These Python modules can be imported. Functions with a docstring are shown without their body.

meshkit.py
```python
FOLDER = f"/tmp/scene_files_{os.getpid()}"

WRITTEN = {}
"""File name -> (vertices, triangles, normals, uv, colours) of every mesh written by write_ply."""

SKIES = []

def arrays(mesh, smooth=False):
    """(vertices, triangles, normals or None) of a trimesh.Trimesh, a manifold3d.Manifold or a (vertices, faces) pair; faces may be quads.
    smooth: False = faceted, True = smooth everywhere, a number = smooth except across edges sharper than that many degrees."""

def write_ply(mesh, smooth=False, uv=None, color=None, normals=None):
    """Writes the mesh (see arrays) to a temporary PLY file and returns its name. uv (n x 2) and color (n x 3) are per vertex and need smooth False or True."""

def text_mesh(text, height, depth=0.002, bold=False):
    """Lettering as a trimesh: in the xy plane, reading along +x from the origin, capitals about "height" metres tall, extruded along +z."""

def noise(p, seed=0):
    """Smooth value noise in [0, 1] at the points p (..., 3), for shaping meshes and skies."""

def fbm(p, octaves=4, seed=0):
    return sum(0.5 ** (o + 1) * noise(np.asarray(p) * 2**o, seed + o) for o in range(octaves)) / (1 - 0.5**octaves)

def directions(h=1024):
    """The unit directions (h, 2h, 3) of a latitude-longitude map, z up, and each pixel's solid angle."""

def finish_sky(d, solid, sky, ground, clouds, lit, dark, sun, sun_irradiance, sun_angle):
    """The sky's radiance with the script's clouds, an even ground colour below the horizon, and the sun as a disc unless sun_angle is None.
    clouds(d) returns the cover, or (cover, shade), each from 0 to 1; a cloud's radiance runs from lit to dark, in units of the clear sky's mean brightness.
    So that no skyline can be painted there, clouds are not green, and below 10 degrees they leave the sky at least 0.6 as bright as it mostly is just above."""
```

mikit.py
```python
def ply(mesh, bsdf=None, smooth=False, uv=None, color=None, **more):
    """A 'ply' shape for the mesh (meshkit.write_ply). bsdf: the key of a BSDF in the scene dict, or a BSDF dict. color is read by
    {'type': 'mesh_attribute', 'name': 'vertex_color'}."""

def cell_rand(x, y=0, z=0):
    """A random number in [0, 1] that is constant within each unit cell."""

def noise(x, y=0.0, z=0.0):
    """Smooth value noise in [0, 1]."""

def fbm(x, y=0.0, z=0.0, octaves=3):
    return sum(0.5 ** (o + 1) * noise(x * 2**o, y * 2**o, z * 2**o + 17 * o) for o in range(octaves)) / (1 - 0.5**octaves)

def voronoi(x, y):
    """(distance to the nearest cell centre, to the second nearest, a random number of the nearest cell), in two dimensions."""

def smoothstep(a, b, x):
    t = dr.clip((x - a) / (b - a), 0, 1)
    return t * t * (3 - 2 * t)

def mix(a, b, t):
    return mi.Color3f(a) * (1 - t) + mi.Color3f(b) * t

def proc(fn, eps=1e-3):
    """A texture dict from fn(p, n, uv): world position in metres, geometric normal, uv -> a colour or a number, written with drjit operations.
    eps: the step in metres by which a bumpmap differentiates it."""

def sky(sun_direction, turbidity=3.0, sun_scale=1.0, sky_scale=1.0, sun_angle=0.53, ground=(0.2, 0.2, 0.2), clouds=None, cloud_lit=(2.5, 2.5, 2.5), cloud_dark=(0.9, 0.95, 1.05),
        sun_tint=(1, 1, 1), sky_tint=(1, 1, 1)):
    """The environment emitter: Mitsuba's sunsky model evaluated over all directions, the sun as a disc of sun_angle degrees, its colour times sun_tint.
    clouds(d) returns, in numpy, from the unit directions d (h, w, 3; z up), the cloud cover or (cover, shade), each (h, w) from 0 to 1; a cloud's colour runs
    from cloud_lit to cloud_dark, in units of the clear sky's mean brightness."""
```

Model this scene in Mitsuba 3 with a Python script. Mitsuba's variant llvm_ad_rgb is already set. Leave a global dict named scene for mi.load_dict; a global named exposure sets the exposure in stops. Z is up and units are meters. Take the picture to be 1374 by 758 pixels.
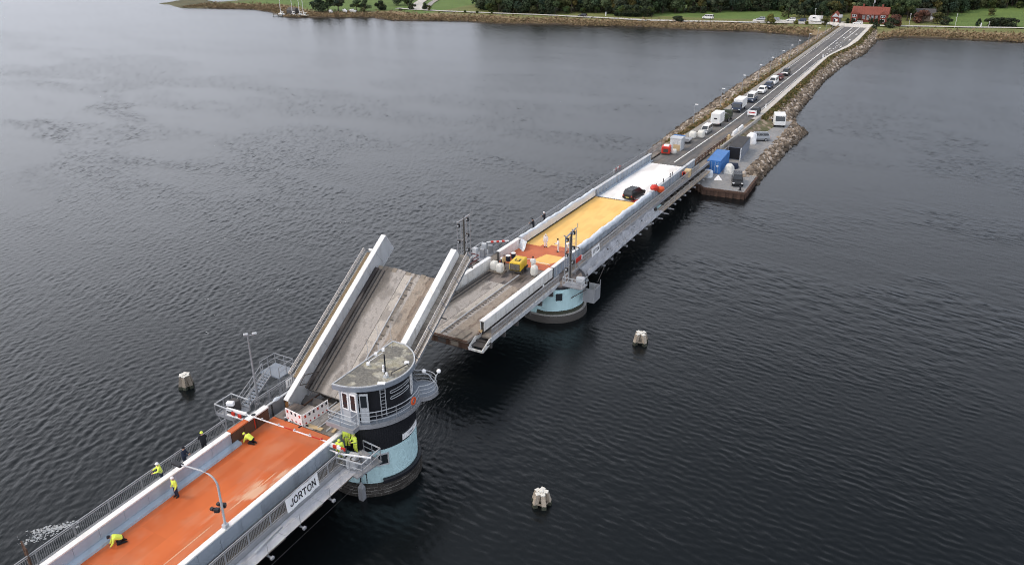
import math, numpy as np, trimesh, mitsuba as mi, drjit as dr, mikit, meshkit, manifold3d as m3
from mikit import proc, fbm, noise, voronoi, cell_rand, smoothstep, mix
from shapely.geometry import Polygon, LineString, Point, box as sbox

T = mi.ScalarTransform4f
rng = np.random.default_rng(7)
scene, labels = {}, {}
pi = math.pi

# ------------------------------------------------------------------ camera, light, exposure
F_PX, PITCH, ROLL, YAW = 1048.2, math.radians(24.3), math.radians(-0.3), math.radians(28.71)
CAM = np.array([37.5, 0.0, 39.0])
fw = np.array([-math.sin(YAW) * math.cos(PITCH), math.cos(YAW) * math.cos(PITCH), -math.sin(PITCH)])
rt0 = np.array([math.cos(YAW), math.sin(YAW), 0.0])
up0 = np.cross(rt0, fw)
rt = math.cos(ROLL) * rt0 + math.sin(ROLL) * up0
up = np.cross(rt, fw)
scene['camera'] = {'type': 'perspective', 'fov': math.degrees(2 * math.atan(687 / F_PX)), 'fov_axis': 'x', 'near_clip': 1.0, 'far_clip': 6000.0,
                   'to_world': T().look_at(origin=CAM.tolist(), target=(CAM + fw * 10).tolist(), up=up.tolist())}


def cloud_fn(d):
    """An even overcast, brighter overhead and to the west (left), with soft lumps."""
    q = d / np.maximum(d[..., 2:3] + 0.18, 0.05)
    n = meshkit.fbm(np.stack([q[..., 0] * 0.9 + 3, q[..., 1] * 0.9, q[..., 0] * 0 + 1.5], -1), 4, 5)
    rim = np.exp(-(((d[..., 2] - 0.34) / 0.17) ** 2)) * (0.5 - 0.5 * d[..., 0])   # the brighter western half of the overcast
    bright = 0.50 - 0.22 * d[..., 0] - 0.36 * d[..., 1] - 0.34 * d[..., 1] * d[..., 2] + 0.80 * rim + 0.30 * (n - 0.5)
    shade = 1 - np.clip(bright, 0, 1)
    return np.ones(d.shape[:2]), shade


exposure = 1.3
scene['sky'] = mikit.sky((-0.55, -0.25, 0.80), turbidity=3, sun_scale=0.30, sun_tint=(1.1, 1.0, 0.86), sun_angle=14, ground=(0.05, 0.055, 0.06), clouds=cloud_fn,
                         cloud_lit=(7.8, 8.05, 8.75), cloud_dark=(1.02, 1.25, 1.68))


# ------------------------------------------------------------------ helpers
def key_for(name):
    if name not in scene and name not in labels:
        return name
    k = 1
    while f'{name}_{k:03d}' in scene or f'{name}_{k:03d}' in labels:
        k += 1
    return f'{name}_{k:03d}'


COUNT = {}


def numbered(base):
    n = COUNT.get(base, -1) + 1
    COUNT[base] = n
    return base if n == 0 else f'{base}_{n:03d}'


def thing(name, label, cat, group=None):
    k = numbered(name)
    labels[k] = {'label': label, 'category': cat}
    if group:
        labels[k]['group'] = group
    return k


def put(mesh, bsdf, name, parent=None, label=None, smooth=False, tw=None, kind=None, cat=None, group=None, color=None):
    k = numbered((parent + '__' if parent else '') + name)
    if isinstance(mesh, MB):
        mesh = mesh.mesh()
    d = dict(mesh) if isinstance(mesh, dict) else mikit.ply(mesh, bsdf, smooth=smooth, color=color)
    if isinstance(mesh, dict):
        d['bsdf'] = {'type': 'ref', 'id': bsdf}
    if tw is not None:
        d['to_world'] = tw
    scene[k] = d
    e = {}
    if label: e['label'] = label
    if kind: e['kind'] = kind
    if cat: e['category'] = cat
    if group: e['group'] = group
    if e: labels[k] = {**labels.get(k, {}), **e}
    return k


def rotz(a):
    c, s = math.cos(a), math.sin(a)
    return np.array([[c, -s, 0], [s, c, 0], [0, 0, 1.0]])


class MB:
    """Collects pieces of ONE part as one mesh."""
    def __init__(self): self.v, self.f, self.n = [], [], 0

    def add(self, v, f):
        v = np.asarray(v, float); f = np.asarray(f, int)
        if f.shape[1] == 4: f = np.vstack([f[:, [0, 1, 2]], f[:, [0, 2, 3]]])
        self.v.append(v); self.f.append(f + self.n); self.n += len(v)
        return self

    def tm(self, m, R=None, loc=(0, 0, 0)):
        v = np.array(m.vertices)
        if R is not None: v = v @ np.asarray(R).T
        return self.add(v + np.asarray(loc, float), m.faces)

    def box(self, c, s, R=None, bev=0.0):
        s = np.asarray(s, float) / 2
        if bev > 0:
            b = min(bev, s.min() * 0.9)
            pts = []
            for sx in (-1, 1):
                for sy in (-1, 1):
                    for sz in (-1, 1):
                        for a in range(3):
                            q = s - b; q[a] = s[a]
                            pts.append(q * (sx, sy, sz))
            h = trimesh.convex.convex_hull(np.array(pts))
            v, f = np.array(h.vertices), np.array(h.faces)
        else:
            v = np.array([[x, y, z] for x in (-1, 1) for y in (-1, 1) for z in (-1, 1)], float) * s
            f = np.array([[0, 1, 3, 2], [4, 6, 7, 5], [0, 4, 5, 1], [2, 3, 7, 6], [0, 2, 6, 4], [1, 5, 7, 3]])
        if R is not None: v = v @ np.asarray(R).T
        return self.add(v + np.asarray(c, float), f)

    def bar(self, p, q, w, h=None, up=(0, 0, 1)):
        """A square bar from p to q."""
        p, q = np.asarray(p, float), np.asarray(q, float); h = h or w
        t = q - p; L = np.linalg.norm(t); t = t / L
        a = np.cross(t, up)
        if np.linalg.norm(a) < 1e-6: a = np.cross(t, (1, 0, 0))
        a /= np.linalg.norm(a); b = np.cross(a, t)
        return self.box((p + q) / 2, (w, L, h), np.stack([a, t, b], 1))

    def tube(self, pts, r, n=6, cap=True):
        p = np.asarray(pts, float)
        t = np.gradient(p, axis=0); t /= np.linalg.norm(t, axis=1, keepdims=True) + 1e-12
        ref = np.array([0, 0, 1.0]) if abs(t[0, 2]) < 0.9 else np.array([1.0, 0, 0])
        a = np.cross(t, ref); a /= np.linalg.norm(a, axis=1, keepdims=True) + 1e-9
        b = np.cross(t, a); ang = np.arange(n) * 2 * pi / n
        rr = np.broadcast_to(r, (len(p),))[:, None, None]
        v = p[:, None] + rr * (np.cos(ang)[None, :, None] * a[:, None] + np.sin(ang)[None, :, None] * b[:, None])
        v = v.reshape(-1, 3)
        i, j = np.meshgrid(np.arange(len(p) - 1), np.arange(n), indexing='ij')
        f = np.stack([i * n + j, i * n + (j + 1) % n, (i + 1) * n + (j + 1) % n, (i + 1) * n + j], -1).reshape(-1, 4)[:, ::-1]
        self.add(v, f)
        if cap:
            for e, s in ((0, 1), (len(p) - 1, -1)):
                ring = v[e * n:(e + 1) * n]
                self.add(np.vstack([ring, p[e]]), [[j, (j + 1) % n, n][::s] for j in range(n)])
        return self

    def prism(self, poly, z0, z1, loc=(0, 0, 0), R=None):
        if not hasattr(poly, 'geom_type'): poly = Polygon(poly)
        if poly.geom_type != 'Polygon': poly = max(poly.geoms, key=lambda g: g.area)
        m = trimesh.creation.extrude_polygon(poly, z1 - z0, engine='earcut')
        v = np.array(m.vertices) + (0, 0, z0)
        if R is not None: v = v @ np.asarray(R).T
        return self.add(v + np.asarray(loc, float), m.faces)

    def lathe(self, prof, n=24, loc=(0, 0, 0), a0=0.0, a1=2 * pi, R=None):
        """prof: (r, z) from bottom to top, outside to the right."""
        prof = np.asarray(prof, float); full = abs(a1 - a0 - 2 * pi) < 1e-6
        ang = np.linspace(a0, a1, n + 1)[: n if full else n + 1]; k = len(prof)
        v = np.stack([np.outer(np.cos(ang), prof[:, 0]), np.outer(np.sin(ang), prof[:, 0]), np.tile(prof[:, 1], (len(ang), 1))], -1).reshape(-1, 3)
        i, j = np.meshgrid(np.arange(n), np.arange(k - 1), indexing='ij'); i2 = (i + 1) % len(ang)
        f = np.stack([i * k + j, i2 * k + j, i2 * k + j + 1, i * k + j + 1], -1).reshape(-1, 4)
        if R is not None: v = v @ np.asarray(R).T
        return self.add(v + np.asarray(loc, float), f)

    def hull(self, pts):
        h = trimesh.convex.convex_hull(np.asarray(pts, float))
        return self.add(h.vertices, h.faces)

    def sphere(self, c, r, sub=1, scale=(1, 1, 1)):
        s = trimesh.creation.icosphere(sub, r)
        return self.add(np.array(s.vertices) * scale + np.asarray(c, float), s.faces)

    def sweep(self, sect, ys, zf, xf=None):
        """A closed section of (x, dz) swept along y, following the profile zf(y)."""
        sect = np.asarray(sect, float); ys = np.asarray(ys, float); k = len(sect)
        area = 0.5 * np.sum(sect[:, 0] * np.roll(sect[:, 1], -1) - np.roll(sect[:, 0], -1) * sect[:, 1])
        if area < 0: sect = sect[::-1]
        zz = zf(ys)
        v = np.stack([np.tile(sect[:, 0], (len(ys), 1)) + (0 if xf is None else xf(ys)[:, None]), np.tile(ys[:, None], (1, k)), zz[:, None] + sect[None, :, 1]], -1).reshape(-1, 3)
        i, j = np.meshgrid(np.arange(len(ys) - 1), np.arange(k), indexing='ij')
        f = np.stack([i * k + j, i * k + (j + 1) % k, (i + 1) * k + (j + 1) % k, (i + 1) * k + j], -1).reshape(-1, 4)[:, ::-1]
        self.add(v, f)
        for e, s in ((0, 1), (len(ys) - 1, -1)):
            m = trimesh.creation.triangulate_polygon(Polygon(sect), engine='earcut')
            tv, tf = np.array(m[0]), np.array(m[1])
            # section in the x-z plane; the near end faces -y
            a = np.cross(tv[tf[:, 1]] - tv[tf[:, 0]], tv[tf[:, 2]] - tv[tf[:, 0]])
            tf = np.where((a > 0)[:, None], tf, tf[:, ::-1])
            xo = 0 if xf is None else float(xf(ys[[e]])[0])
            self.add(np.stack([tv[:, 0] + xo, np.full(len(tv), ys[e]), zz[e] + tv[:, 1]], 1), tf[:, ::1] if s == 1 else tf[:, ::-1])
        return self

    def mesh(self):
        return trimesh.Trimesh(np.vstack(self.v), np.vstack(self.f), process=False)


def rect(x0, x1, z0, z1): return [(x0, z0), (x1, z0), (x1, z1), (x0, z1)]


def tfm(loc=(0, 0, 0), az=0.0, s=1.0): return T().translate(list(map(float, loc))).rotate([0, 0, 1], math.degrees(az)).scale(s)


# ------------------------------------------------------------------ materials
def mat(name, rgb, rough=0.7, metallic=0.0, spec=0.35, **kw):
    scene[name] = {'type': 'twosided', 'bsdf': {'type': 'principled', 'base_color': rgb if isinstance(rgb, dict) else {'type': 'rgb', 'value': list(rgb)}, 'roughness': rough,
                                                'metallic': metallic, 'specular': spec, **kw}}
    return name


def C(*v): return mi.Color3f(*v)


def dirty(base, dark, amount=0.5, sx=1.2, sz=0.25, gl=0.25):
    """Paint with rain streaks (stretched in z), blotches and fine grain."""
    def f(p, n, uv):
        s = fbm(p.x * sx + p.y * sx, p.y * 0.37 + p.x * 0.2, p.z * sz, 3)
        b = fbm(p.x * 0.45, p.y * 0.45 + 9, p.z * 0.45, 3)
        g = noise(p.x * 9, p.y * 9, p.z * 9)
        t = smoothstep(0.45, 0.85, 0.6 * s + 0.4 * b) * amount + 0.12 * (g - 0.5)
        return mix(C(*base), C(*dark), dr.clip(t, 0, 1)) * (1 + gl * (b - 0.5))
    return proc(f)


mat('m_white_paint', dirty((0.74, 0.74, 0.72), (0.34, 0.31, 0.26), 0.85, 2.0, 0.3), 0.55)
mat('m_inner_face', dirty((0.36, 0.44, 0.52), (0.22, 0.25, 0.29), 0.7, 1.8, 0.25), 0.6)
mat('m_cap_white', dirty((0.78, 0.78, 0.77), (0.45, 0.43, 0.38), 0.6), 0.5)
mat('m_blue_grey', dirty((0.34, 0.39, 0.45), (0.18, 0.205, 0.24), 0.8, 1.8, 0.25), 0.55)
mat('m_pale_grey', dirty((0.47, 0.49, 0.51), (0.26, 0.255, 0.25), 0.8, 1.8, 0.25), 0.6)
mat('m_galv', dirty((0.34, 0.35, 0.37), (0.20, 0.20, 0.20), 0.6), 0.45, 0.35)
mat('m_dark_steel', dirty((0.075, 0.07, 0.068), (0.03, 0.028, 0.027), 0.6), 0.6)
mat('m_rust', dirty((0.10, 0.056, 0.038), (0.035, 0.024, 0.019), 0.8), 0.8)
mat('m_concrete', dirty((0.33, 0.32, 0.30), (0.18, 0.17, 0.16), 0.7), 0.85)
mat('m_tower_blue', dirty((0.48, 0.68, 0.71), (0.30, 0.44, 0.45), 0.5, 2.4, 0.13, 0.12), 0.5)
mat('m_black_paint', dirty((0.016, 0.017, 0.021), (0.008, 0.008, 0.010), 0.5), 0.38)
mat('m_tower_grey', dirty((0.22, 0.25, 0.29), (0.14, 0.16, 0.18), 0.6), 0.5)
mat('m_timber', dirty((0.24, 0.205, 0.165), (0.10, 0.085, 0.07), 0.7, 3.0, 0.2), 0.85)
mat('m_pile', dirty((0.36, 0.31, 0.25), (0.10, 0.08, 0.06), 0.9, 3.0, 0.3), 0.85)
mat('m_pile_wet', dirty((0.05, 0.055, 0.04), (0.02, 0.022, 0.018), 0.7), 0.5)
mat('m_rust_orange', dirty((0.34, 0.16, 0.06), (0.12, 0.06, 0.03), 0.8), 0.85)
mat('m_walk_dark', dirty((0.075, 0.068, 0.06), (0.035, 0.03, 0.027), 0.8), 0.85)
mat('m_mortar', (0.30, 0.29, 0.27), 0.9)
mat('m_stone_dark', dirty((0.040, 0.036, 0.032), (0.016, 0.015, 0.014), 0.7), 0.8)
mat('m_glass', (0.02, 0.025, 0.03), 0.08, 0.0, 0.6)
mat('m_pure_white', (0.82, 0.82, 0.82), 0.5)
mat('m_white_film', dirty((0.62, 0.67, 0.72), (0.46, 0.50, 0.55), 0.7, 2.0, 1.5, 0.3), 0.35)
mat('m_grey_tarp', dirty((0.40, 0.41, 0.435), (0.20, 0.205, 0.22), 0.9, 2.2, 1.2, 0.5), 0.6)
mat('m_red', (0.50, 0.035, 0.02), 0.45)
mat('m_orange_red', (0.62, 0.10, 0.03), 0.5)
mat('m_hivis', (0.72, 0.84, 0.11), 0.6)
mat('m_dark_cloth', (0.014, 0.015, 0.02), 0.9)
mat('m_navy', (0.02, 0.028, 0.05), 0.9)
mat('m_coverall', (0.74, 0.73, 0.71), 0.85)
mat('m_skin', (0.48, 0.28, 0.20), 0.6)
mat('m_hair', (0.03, 0.02, 0.015), 0.8)
mat('m_rubber', (0.018, 0.018, 0.018), 0.8)
mat('m_yellow', dirty((0.66, 0.44, 0.03), (0.40, 0.27, 0.04), 0.5), 0.4)
mat('m_machine', (0.06, 0.055, 0.05), 0.6)
mat('m_car_black', (0.012, 0.013, 0.014), 0.34, 0.0, 0.4, clearcoat=0.15)
mat('m_car_silver', (0.32, 0.34, 0.36), 0.3, 0.5)
mat('m_car_white', (0.72, 0.72, 0.70), 0.3)
mat('m_car_red', (0.10, 0.018, 0.016), 0.3)
mat('m_car_blue', (0.03, 0.045, 0.08), 0.3)
mat('m_army', (0.045, 0.055, 0.035), 0.6)
mat('m_plywood', (0.52, 0.39, 0.22), 0.8)
mat('m_sack', (0.66, 0.65, 0.60), 0.9)
mat('m_blue_box', dirty((0.045, 0.16, 0.42), (0.03, 0.10, 0.25), 0.6), 0.45)
mat('m_grey_box', dirty((0.20, 0.22, 0.26), (0.12, 0.13, 0.15), 0.6), 0.5)
mat('m_black_top', dirty((0.05, 0.05, 0.052), (0.03, 0.03, 0.03), 0.6), 0.8)
mat('m_sheet_pile', dirty((0.085, 0.05, 0.036), (0.03, 0.022, 0.018), 0.8, 2.5, 0.4), 0.8)
mat('m_brick_red', dirty((0.21, 0.058, 0.044), (0.14, 0.042, 0.034), 0.6), 0.85)
mat('m_tile_red', dirty((0.21, 0.062, 0.042), (0.13, 0.045, 0.035), 0.7), 0.8)
mat('m_yellow_line', (0.55, 0.40, 0.06), 0.6)
mat('m_plate', (0.70, 0.62, 0.22), 0.5)
mat('m_lamp_red', (0.45, 0.02, 0.02), 0.3)
scene['m_vc'] = {'type': 'twosided', 'bsdf': {'type': 'principled', 'base_color': {'type': 'mesh_attribute', 'name': 'vertex_color'}, 'roughness': 0.85, 'specular': 0.25}}
scene['m_leaf'] = {'type': 'twosided', 'bsdf': {'type': 'principled', 'base_color': {'type': 'mesh_attribute', 'name': 'vertex_color'}, 'roughness': 0.8, 'specular': 0.15}}


def orange_coat(p, n, uv):
    b = fbm(p.x * 0.35, p.y * 0.22, 3.0, 3)
    s = noise(p.x * 2.2 + 3, p.y * 0.25, 1.0)                      # long scrapes along the bridge
    w = smoothstep(0.56, 0.74, fbm(p.x * 1.5 + 7, p.y * 0.45 + 2, 0.0, 4)) * smoothstep(0.5, 1.4, p.x) * smoothstep(3.4, 2.4, p.x)
    seam = smoothstep(0.06, 0.02, dr.abs(p.x - 1.55 + 0.12 * (noise(p.y * 0.6, 1.0) - 0.5))) * smoothstep(0.35, 0.6, noise(p.y * 0.5, 7.0))
    seam2 = smoothstep(0.05, 0.02, dr.abs(p.x - 2.5 + 0.10 * (noise(p.y * 0.7, 4.0) - 0.5))) * smoothstep(0.3, 0.6, noise(p.y * 0.35, 2.0))
    c = mix(C(0.60, 0.150, 0.048), C(0.52, 0.122, 0.040), smoothstep(0.3, 0.7, b)) * (0.92 + 0.13 * cell_rand(p.x * 0.85 + 0.12 * noise(p.y * 0.8), p.y * 0.13, 5.0))
    c = mix(c, C(0.58, 0.20, 0.09), smoothstep(0.55, 0.8, s) * 0.35)
    w = w * smoothstep(21.0, 27.0, p.y)
    c = mix(c, C(0.55, 0.30, 0.19), 0.24 * smoothstep(0.35, 0.80, fbm(p.x * 0.9 + 3, p.y * 0.6, 11.0, 4)))
    end = smoothstep(20.5, 17.5, p.y + 1.2 * b)
    c = mix(c, C(0.42, 0.13, 0.055), end * 0.7)
    return mix(c, C(0.66, 0.42, 0.28), dr.clip(w * 0.9 + (seam + 0.6 * seam2) * 0.8, 0, 1))


mat('m_orange_coat', proc(orange_coat), 0.6, spec=0.12)


def yellow_coat(p, n, uv):
    b = fbm(p.x * 0.5, p.y * 0.25, 1.0, 3)
    c = mix(C(0.86, 0.545, 0.185), C(0.80, 0.49, 0.155), smoothstep(0.35, 0.75, b)) * (0.96 + 0.07 * cell_rand(p.x * 0.9 + 0.15 * noise(p.y * 0.7), p.y * 0.11, 2.0))
    return mix(c, C(0.55, 0.28, 0.07), smoothstep(0.6, 0.8, noise(p.x * 3, p.y * 0.5, 3.0)) * 0.15)


mat('m_yellow_coat', proc(yellow_coat), 0.6, spec=0.15)
mat('m_white_coat', proc(lambda p, n, uv: mix(C(0.86, 0.85, 0.83), C(0.70, 0.68, 0.65), smoothstep(0.42, 0.75, fbm(p.x * 0.6, p.y * 0.2, 1.0, 3))) * (0.95 + 0.06 * cell_rand(p.x * 0.9, p.y * 0.12, 8.0))), 0.5, spec=0.2)
mat('m_rust_coat', proc(lambda p, n, uv: mix(C(0.56, 0.17, 0.075), C(0.44, 0.115, 0.055), fbm(p.x * 0.8, p.y * 0.6, 1.0, 3))), 0.55, spec=0.2)


def leaf_deck(p, n, uv):
    l = p.y * 0.8 + p.z * 0.5                                       # runs along the raised or lowered leaf
    j = 0.16 * (fbm(l * 1.1, 3.0, 1.0, 3) - 0.5)
    x = p.x + j
    b = fbm(p.x * 0.8, l * 0.5, 2.0, 4)
    g = noise(p.x * 14, l * 14, 1.0)
    grey, brown, dark, pale = C(0.33, 0.305, 0.28), C(0.285, 0.24, 0.195), C(0.075, 0.068, 0.062), C(0.46, 0.42, 0.365)
    c = mix(grey, brown, smoothstep(1.0, 1.15, x))
    c = mix(c, pale, smoothstep(-0.55, -0.5, x) * smoothstep(0.32, 0.27, x) * 0.55)
    c = mix(c, C(0.15, 0.125, 0.10), smoothstep(0.36, 0.40, x) * smoothstep(0.78, 0.66, x + 0.3 * (noise(l * 3, 5.0) - 0.5)) * 0.8)
    c = mix(c, C(0.17, 0.13, 0.10), smoothstep(2.02, 2.1, x + 0.35 * (noise(l * 2.2, 8.0) - 0.5)) * smoothstep(2.5, 2.3, x) * 0.75)
    wet = smoothstep(-1.45, -2.1, x + 1.1 * (fbm(l * 0.45, 1.0, p.x * 0.6, 3) - 0.5))
    c = mix(c, dark, wet * 0.85)
    c = mix(c, C(0.16, 0.145, 0.13), smoothstep(0.62, 0.75, b) * 0.6)
    spots = smoothstep(0.72, 0.78, noise(p.x * 4.5 + 2, l * 3.5, 9.0)) * 0.3
    c = mix(c, dark, spots)
    seam = smoothstep(0.035, 0.015, dr.abs(p.x + 0.5 + 0.02 * noise(l, 1.0)))
    return mix(c, dark, seam) * (0.86 + 0.28 * g)


mat('m_leaf_deck', proc(leaf_deck), 0.75)
mat('m_wet_deck', proc(lambda p, n, uv: mix(mix(C(0.10, 0.085, 0.075), C(0.19, 0.16, 0.14), smoothstep(0.4, 0.6, fbm(p.x * 1.4, p.y * 0.5, 1.0, 4))), C(0.035, 0.03, 0.03), smoothstep(0.5, 0.7, fbm(p.x * 2.0 + 5, p.y * 0.35, 3.0, 3)))), 0.45)
mat('m_walk', proc(lambda p, n, uv: mix(C(0.21, 0.19, 0.165), C(0.12, 0.105, 0.09), smoothstep(0.35, 0.7, fbm(p.x * 1.5, p.y * 0.7, p.z, 3))) * (0.85 + 0.3 * noise(p.x * 8, p.y * 8, p.z * 8))), 0.85)
mat('m_leaf_walk', proc(lambda p, n, uv: mix(C(0.72, 0.70, 0.66), C(0.22, 0.165, 0.10), smoothstep(-4.15, -4.75, p.x + 0.25 * (fbm(p.y * 2.2, p.z * 2.2, 1.0, 3) - 0.5)))), 0.7)
mat('m_roof', proc(lambda p, n, uv: mix(mix(C(0.13, 0.128, 0.118), C(0.20, 0.19, 0.165), fbm(p.x * 1.2, p.y * 1.2, 2.0, 3)), mix(C(0.38, 0.37, 0.32), C(0.27, 0.25, 0.18), noise(p.x * 2, p.y * 2, 4.0)),
                                        smoothstep(0.47, 0.60, fbm(p.x * 1.1 + 4, p.y * 1.1, 7.0, 4))) * (0.75 + 0.5 * noise(p.x * 10, p.y * 10))), 0.9)


def asphalt(p, n, uv):
    b = fbm(p.x * 0.3, p.y * 0.05, 1.0, 3)
    tr = dr.cos((dr.abs(p.x) - 1.6) * 4.2) * 0.5 + 0.5
    c = mix(C(0.085, 0.085, 0.087), C(0.125, 0.12, 0.115), smoothstep(0.3, 0.7, b + 0.25 * (tr - 0.5)))
    c = mix(c, C(0.16, 0.135, 0.11), smoothstep(0.5, 0.75, fbm(p.x * 0.8, p.y * 0.12, 5.0, 3)) * smoothstep(190.0, 140.0, p.y) * 0.8)
    return c * (0.85 + 0.3 * noise(p.x * 3, p.y * 0.7, 2.0))


mat('m_asphalt', proc(asphalt), 0.85)
mat('m_path', proc(lambda p, n, uv: mix(C(0.27, 0.26, 0.24), C(0.20, 0.19, 0.17), fbm(p.x * 0.6, p.y * 0.2, 1.0, 3))), 0.9)
mat('m_quay', proc(lambda p, n, uv: mix(mix(C(0.25, 0.255, 0.26), C(0.19, 0.19, 0.188), fbm(p.x * 0.4, p.y * 0.2, 1.0, 4)), C(0.24, 0.24, 0.24), smoothstep(0.04, 0.02, dr.abs(dr.abs(p.y - 138.5) - 5.0 + 0.2)) * 0.7) * (0.88 + 0.24 * noise(p.x * 3, p.y * 3))), 0.9)
mat('m_bank', proc(lambda p, n, uv: mix(mix(C(0.17, 0.135, 0.095), C(0.10, 0.10, 0.05), smoothstep(0.4, 0.65, fbm(p.x * 0.7, p.y * 0.25, 1.0, 3))), C(0.26, 0.21, 0.16), smoothstep(0.55, 0.75, noise(p.x * 1.5, p.y * 1.1, 6.0)))), 0.95)

# ================================================================== SETTING: water, far shore, causeway
def smooth(a, b, x):
    t = np.clip((x - a) / (b - a), 0, 1)
    return t * t * (3 - 2 * t)


def graded(stops):
    """Coordinates with a spacing that varies: stops = (position, spacing)."""
    out = [stops[0][0]]
    P, H = np.array(stops).T
    while out[-1] < P[-1]:
        out.append(out[-1] + float(np.interp(out[-1], P, H)))
    return np.array(out)


gx = graded([(-1800, 120), (-500, 12), (-140, 1.0), (-75, 0.24), (-40, 0.16), (44, 0.16), (80, 1.0), (200, 12), (900, 120)])
gy = graded([(-60, 6), (10, 0.4), (16, 0.15), (60, 0.15), (78, 0.2), (115, 0.32), (170, 0.8), (300, 2.0), (420, 8), (3500, 250)])
hx, hy = np.gradient(gx), np.gradient(gy)
HS = np.maximum(hx[None, :], hy[:, None])
GX, GY = np.meshgrid(gx, gy)
wz = np.zeros_like(GX)
left = smooth(7, -9, GX)
qx_ = GX + 9 * meshkit.noise(np.stack([GX / 17, GY / 11, GX * 0 + 2], -1)); qn_ = meshkit.noise(np.stack([qx_ / 26, (GY + 0.35 * qx_) / 9, GX * 0 + 7], -1))
patch = 0.30 + 1.15 * smooth(0.30, 0.68, meshkit.fbm(np.stack([qx_ / 20, GY / 9, GX * 0], -1), 4, 3)) + left * 0.5 * np.exp(-((qn_ - 0.5) / 0.07) ** 2)
wr = np.random.default_rng(5)
fine = (GY > 5) & (GY < 260) & (GX > -160) & (GX < 110)
ii = np.where(fine)
X_, Y_, L_, H_, P_ = GX[ii], GY[ii], left[ii], HS[ii], patch[ii]
acc = np.zeros_like(X_)
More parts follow.
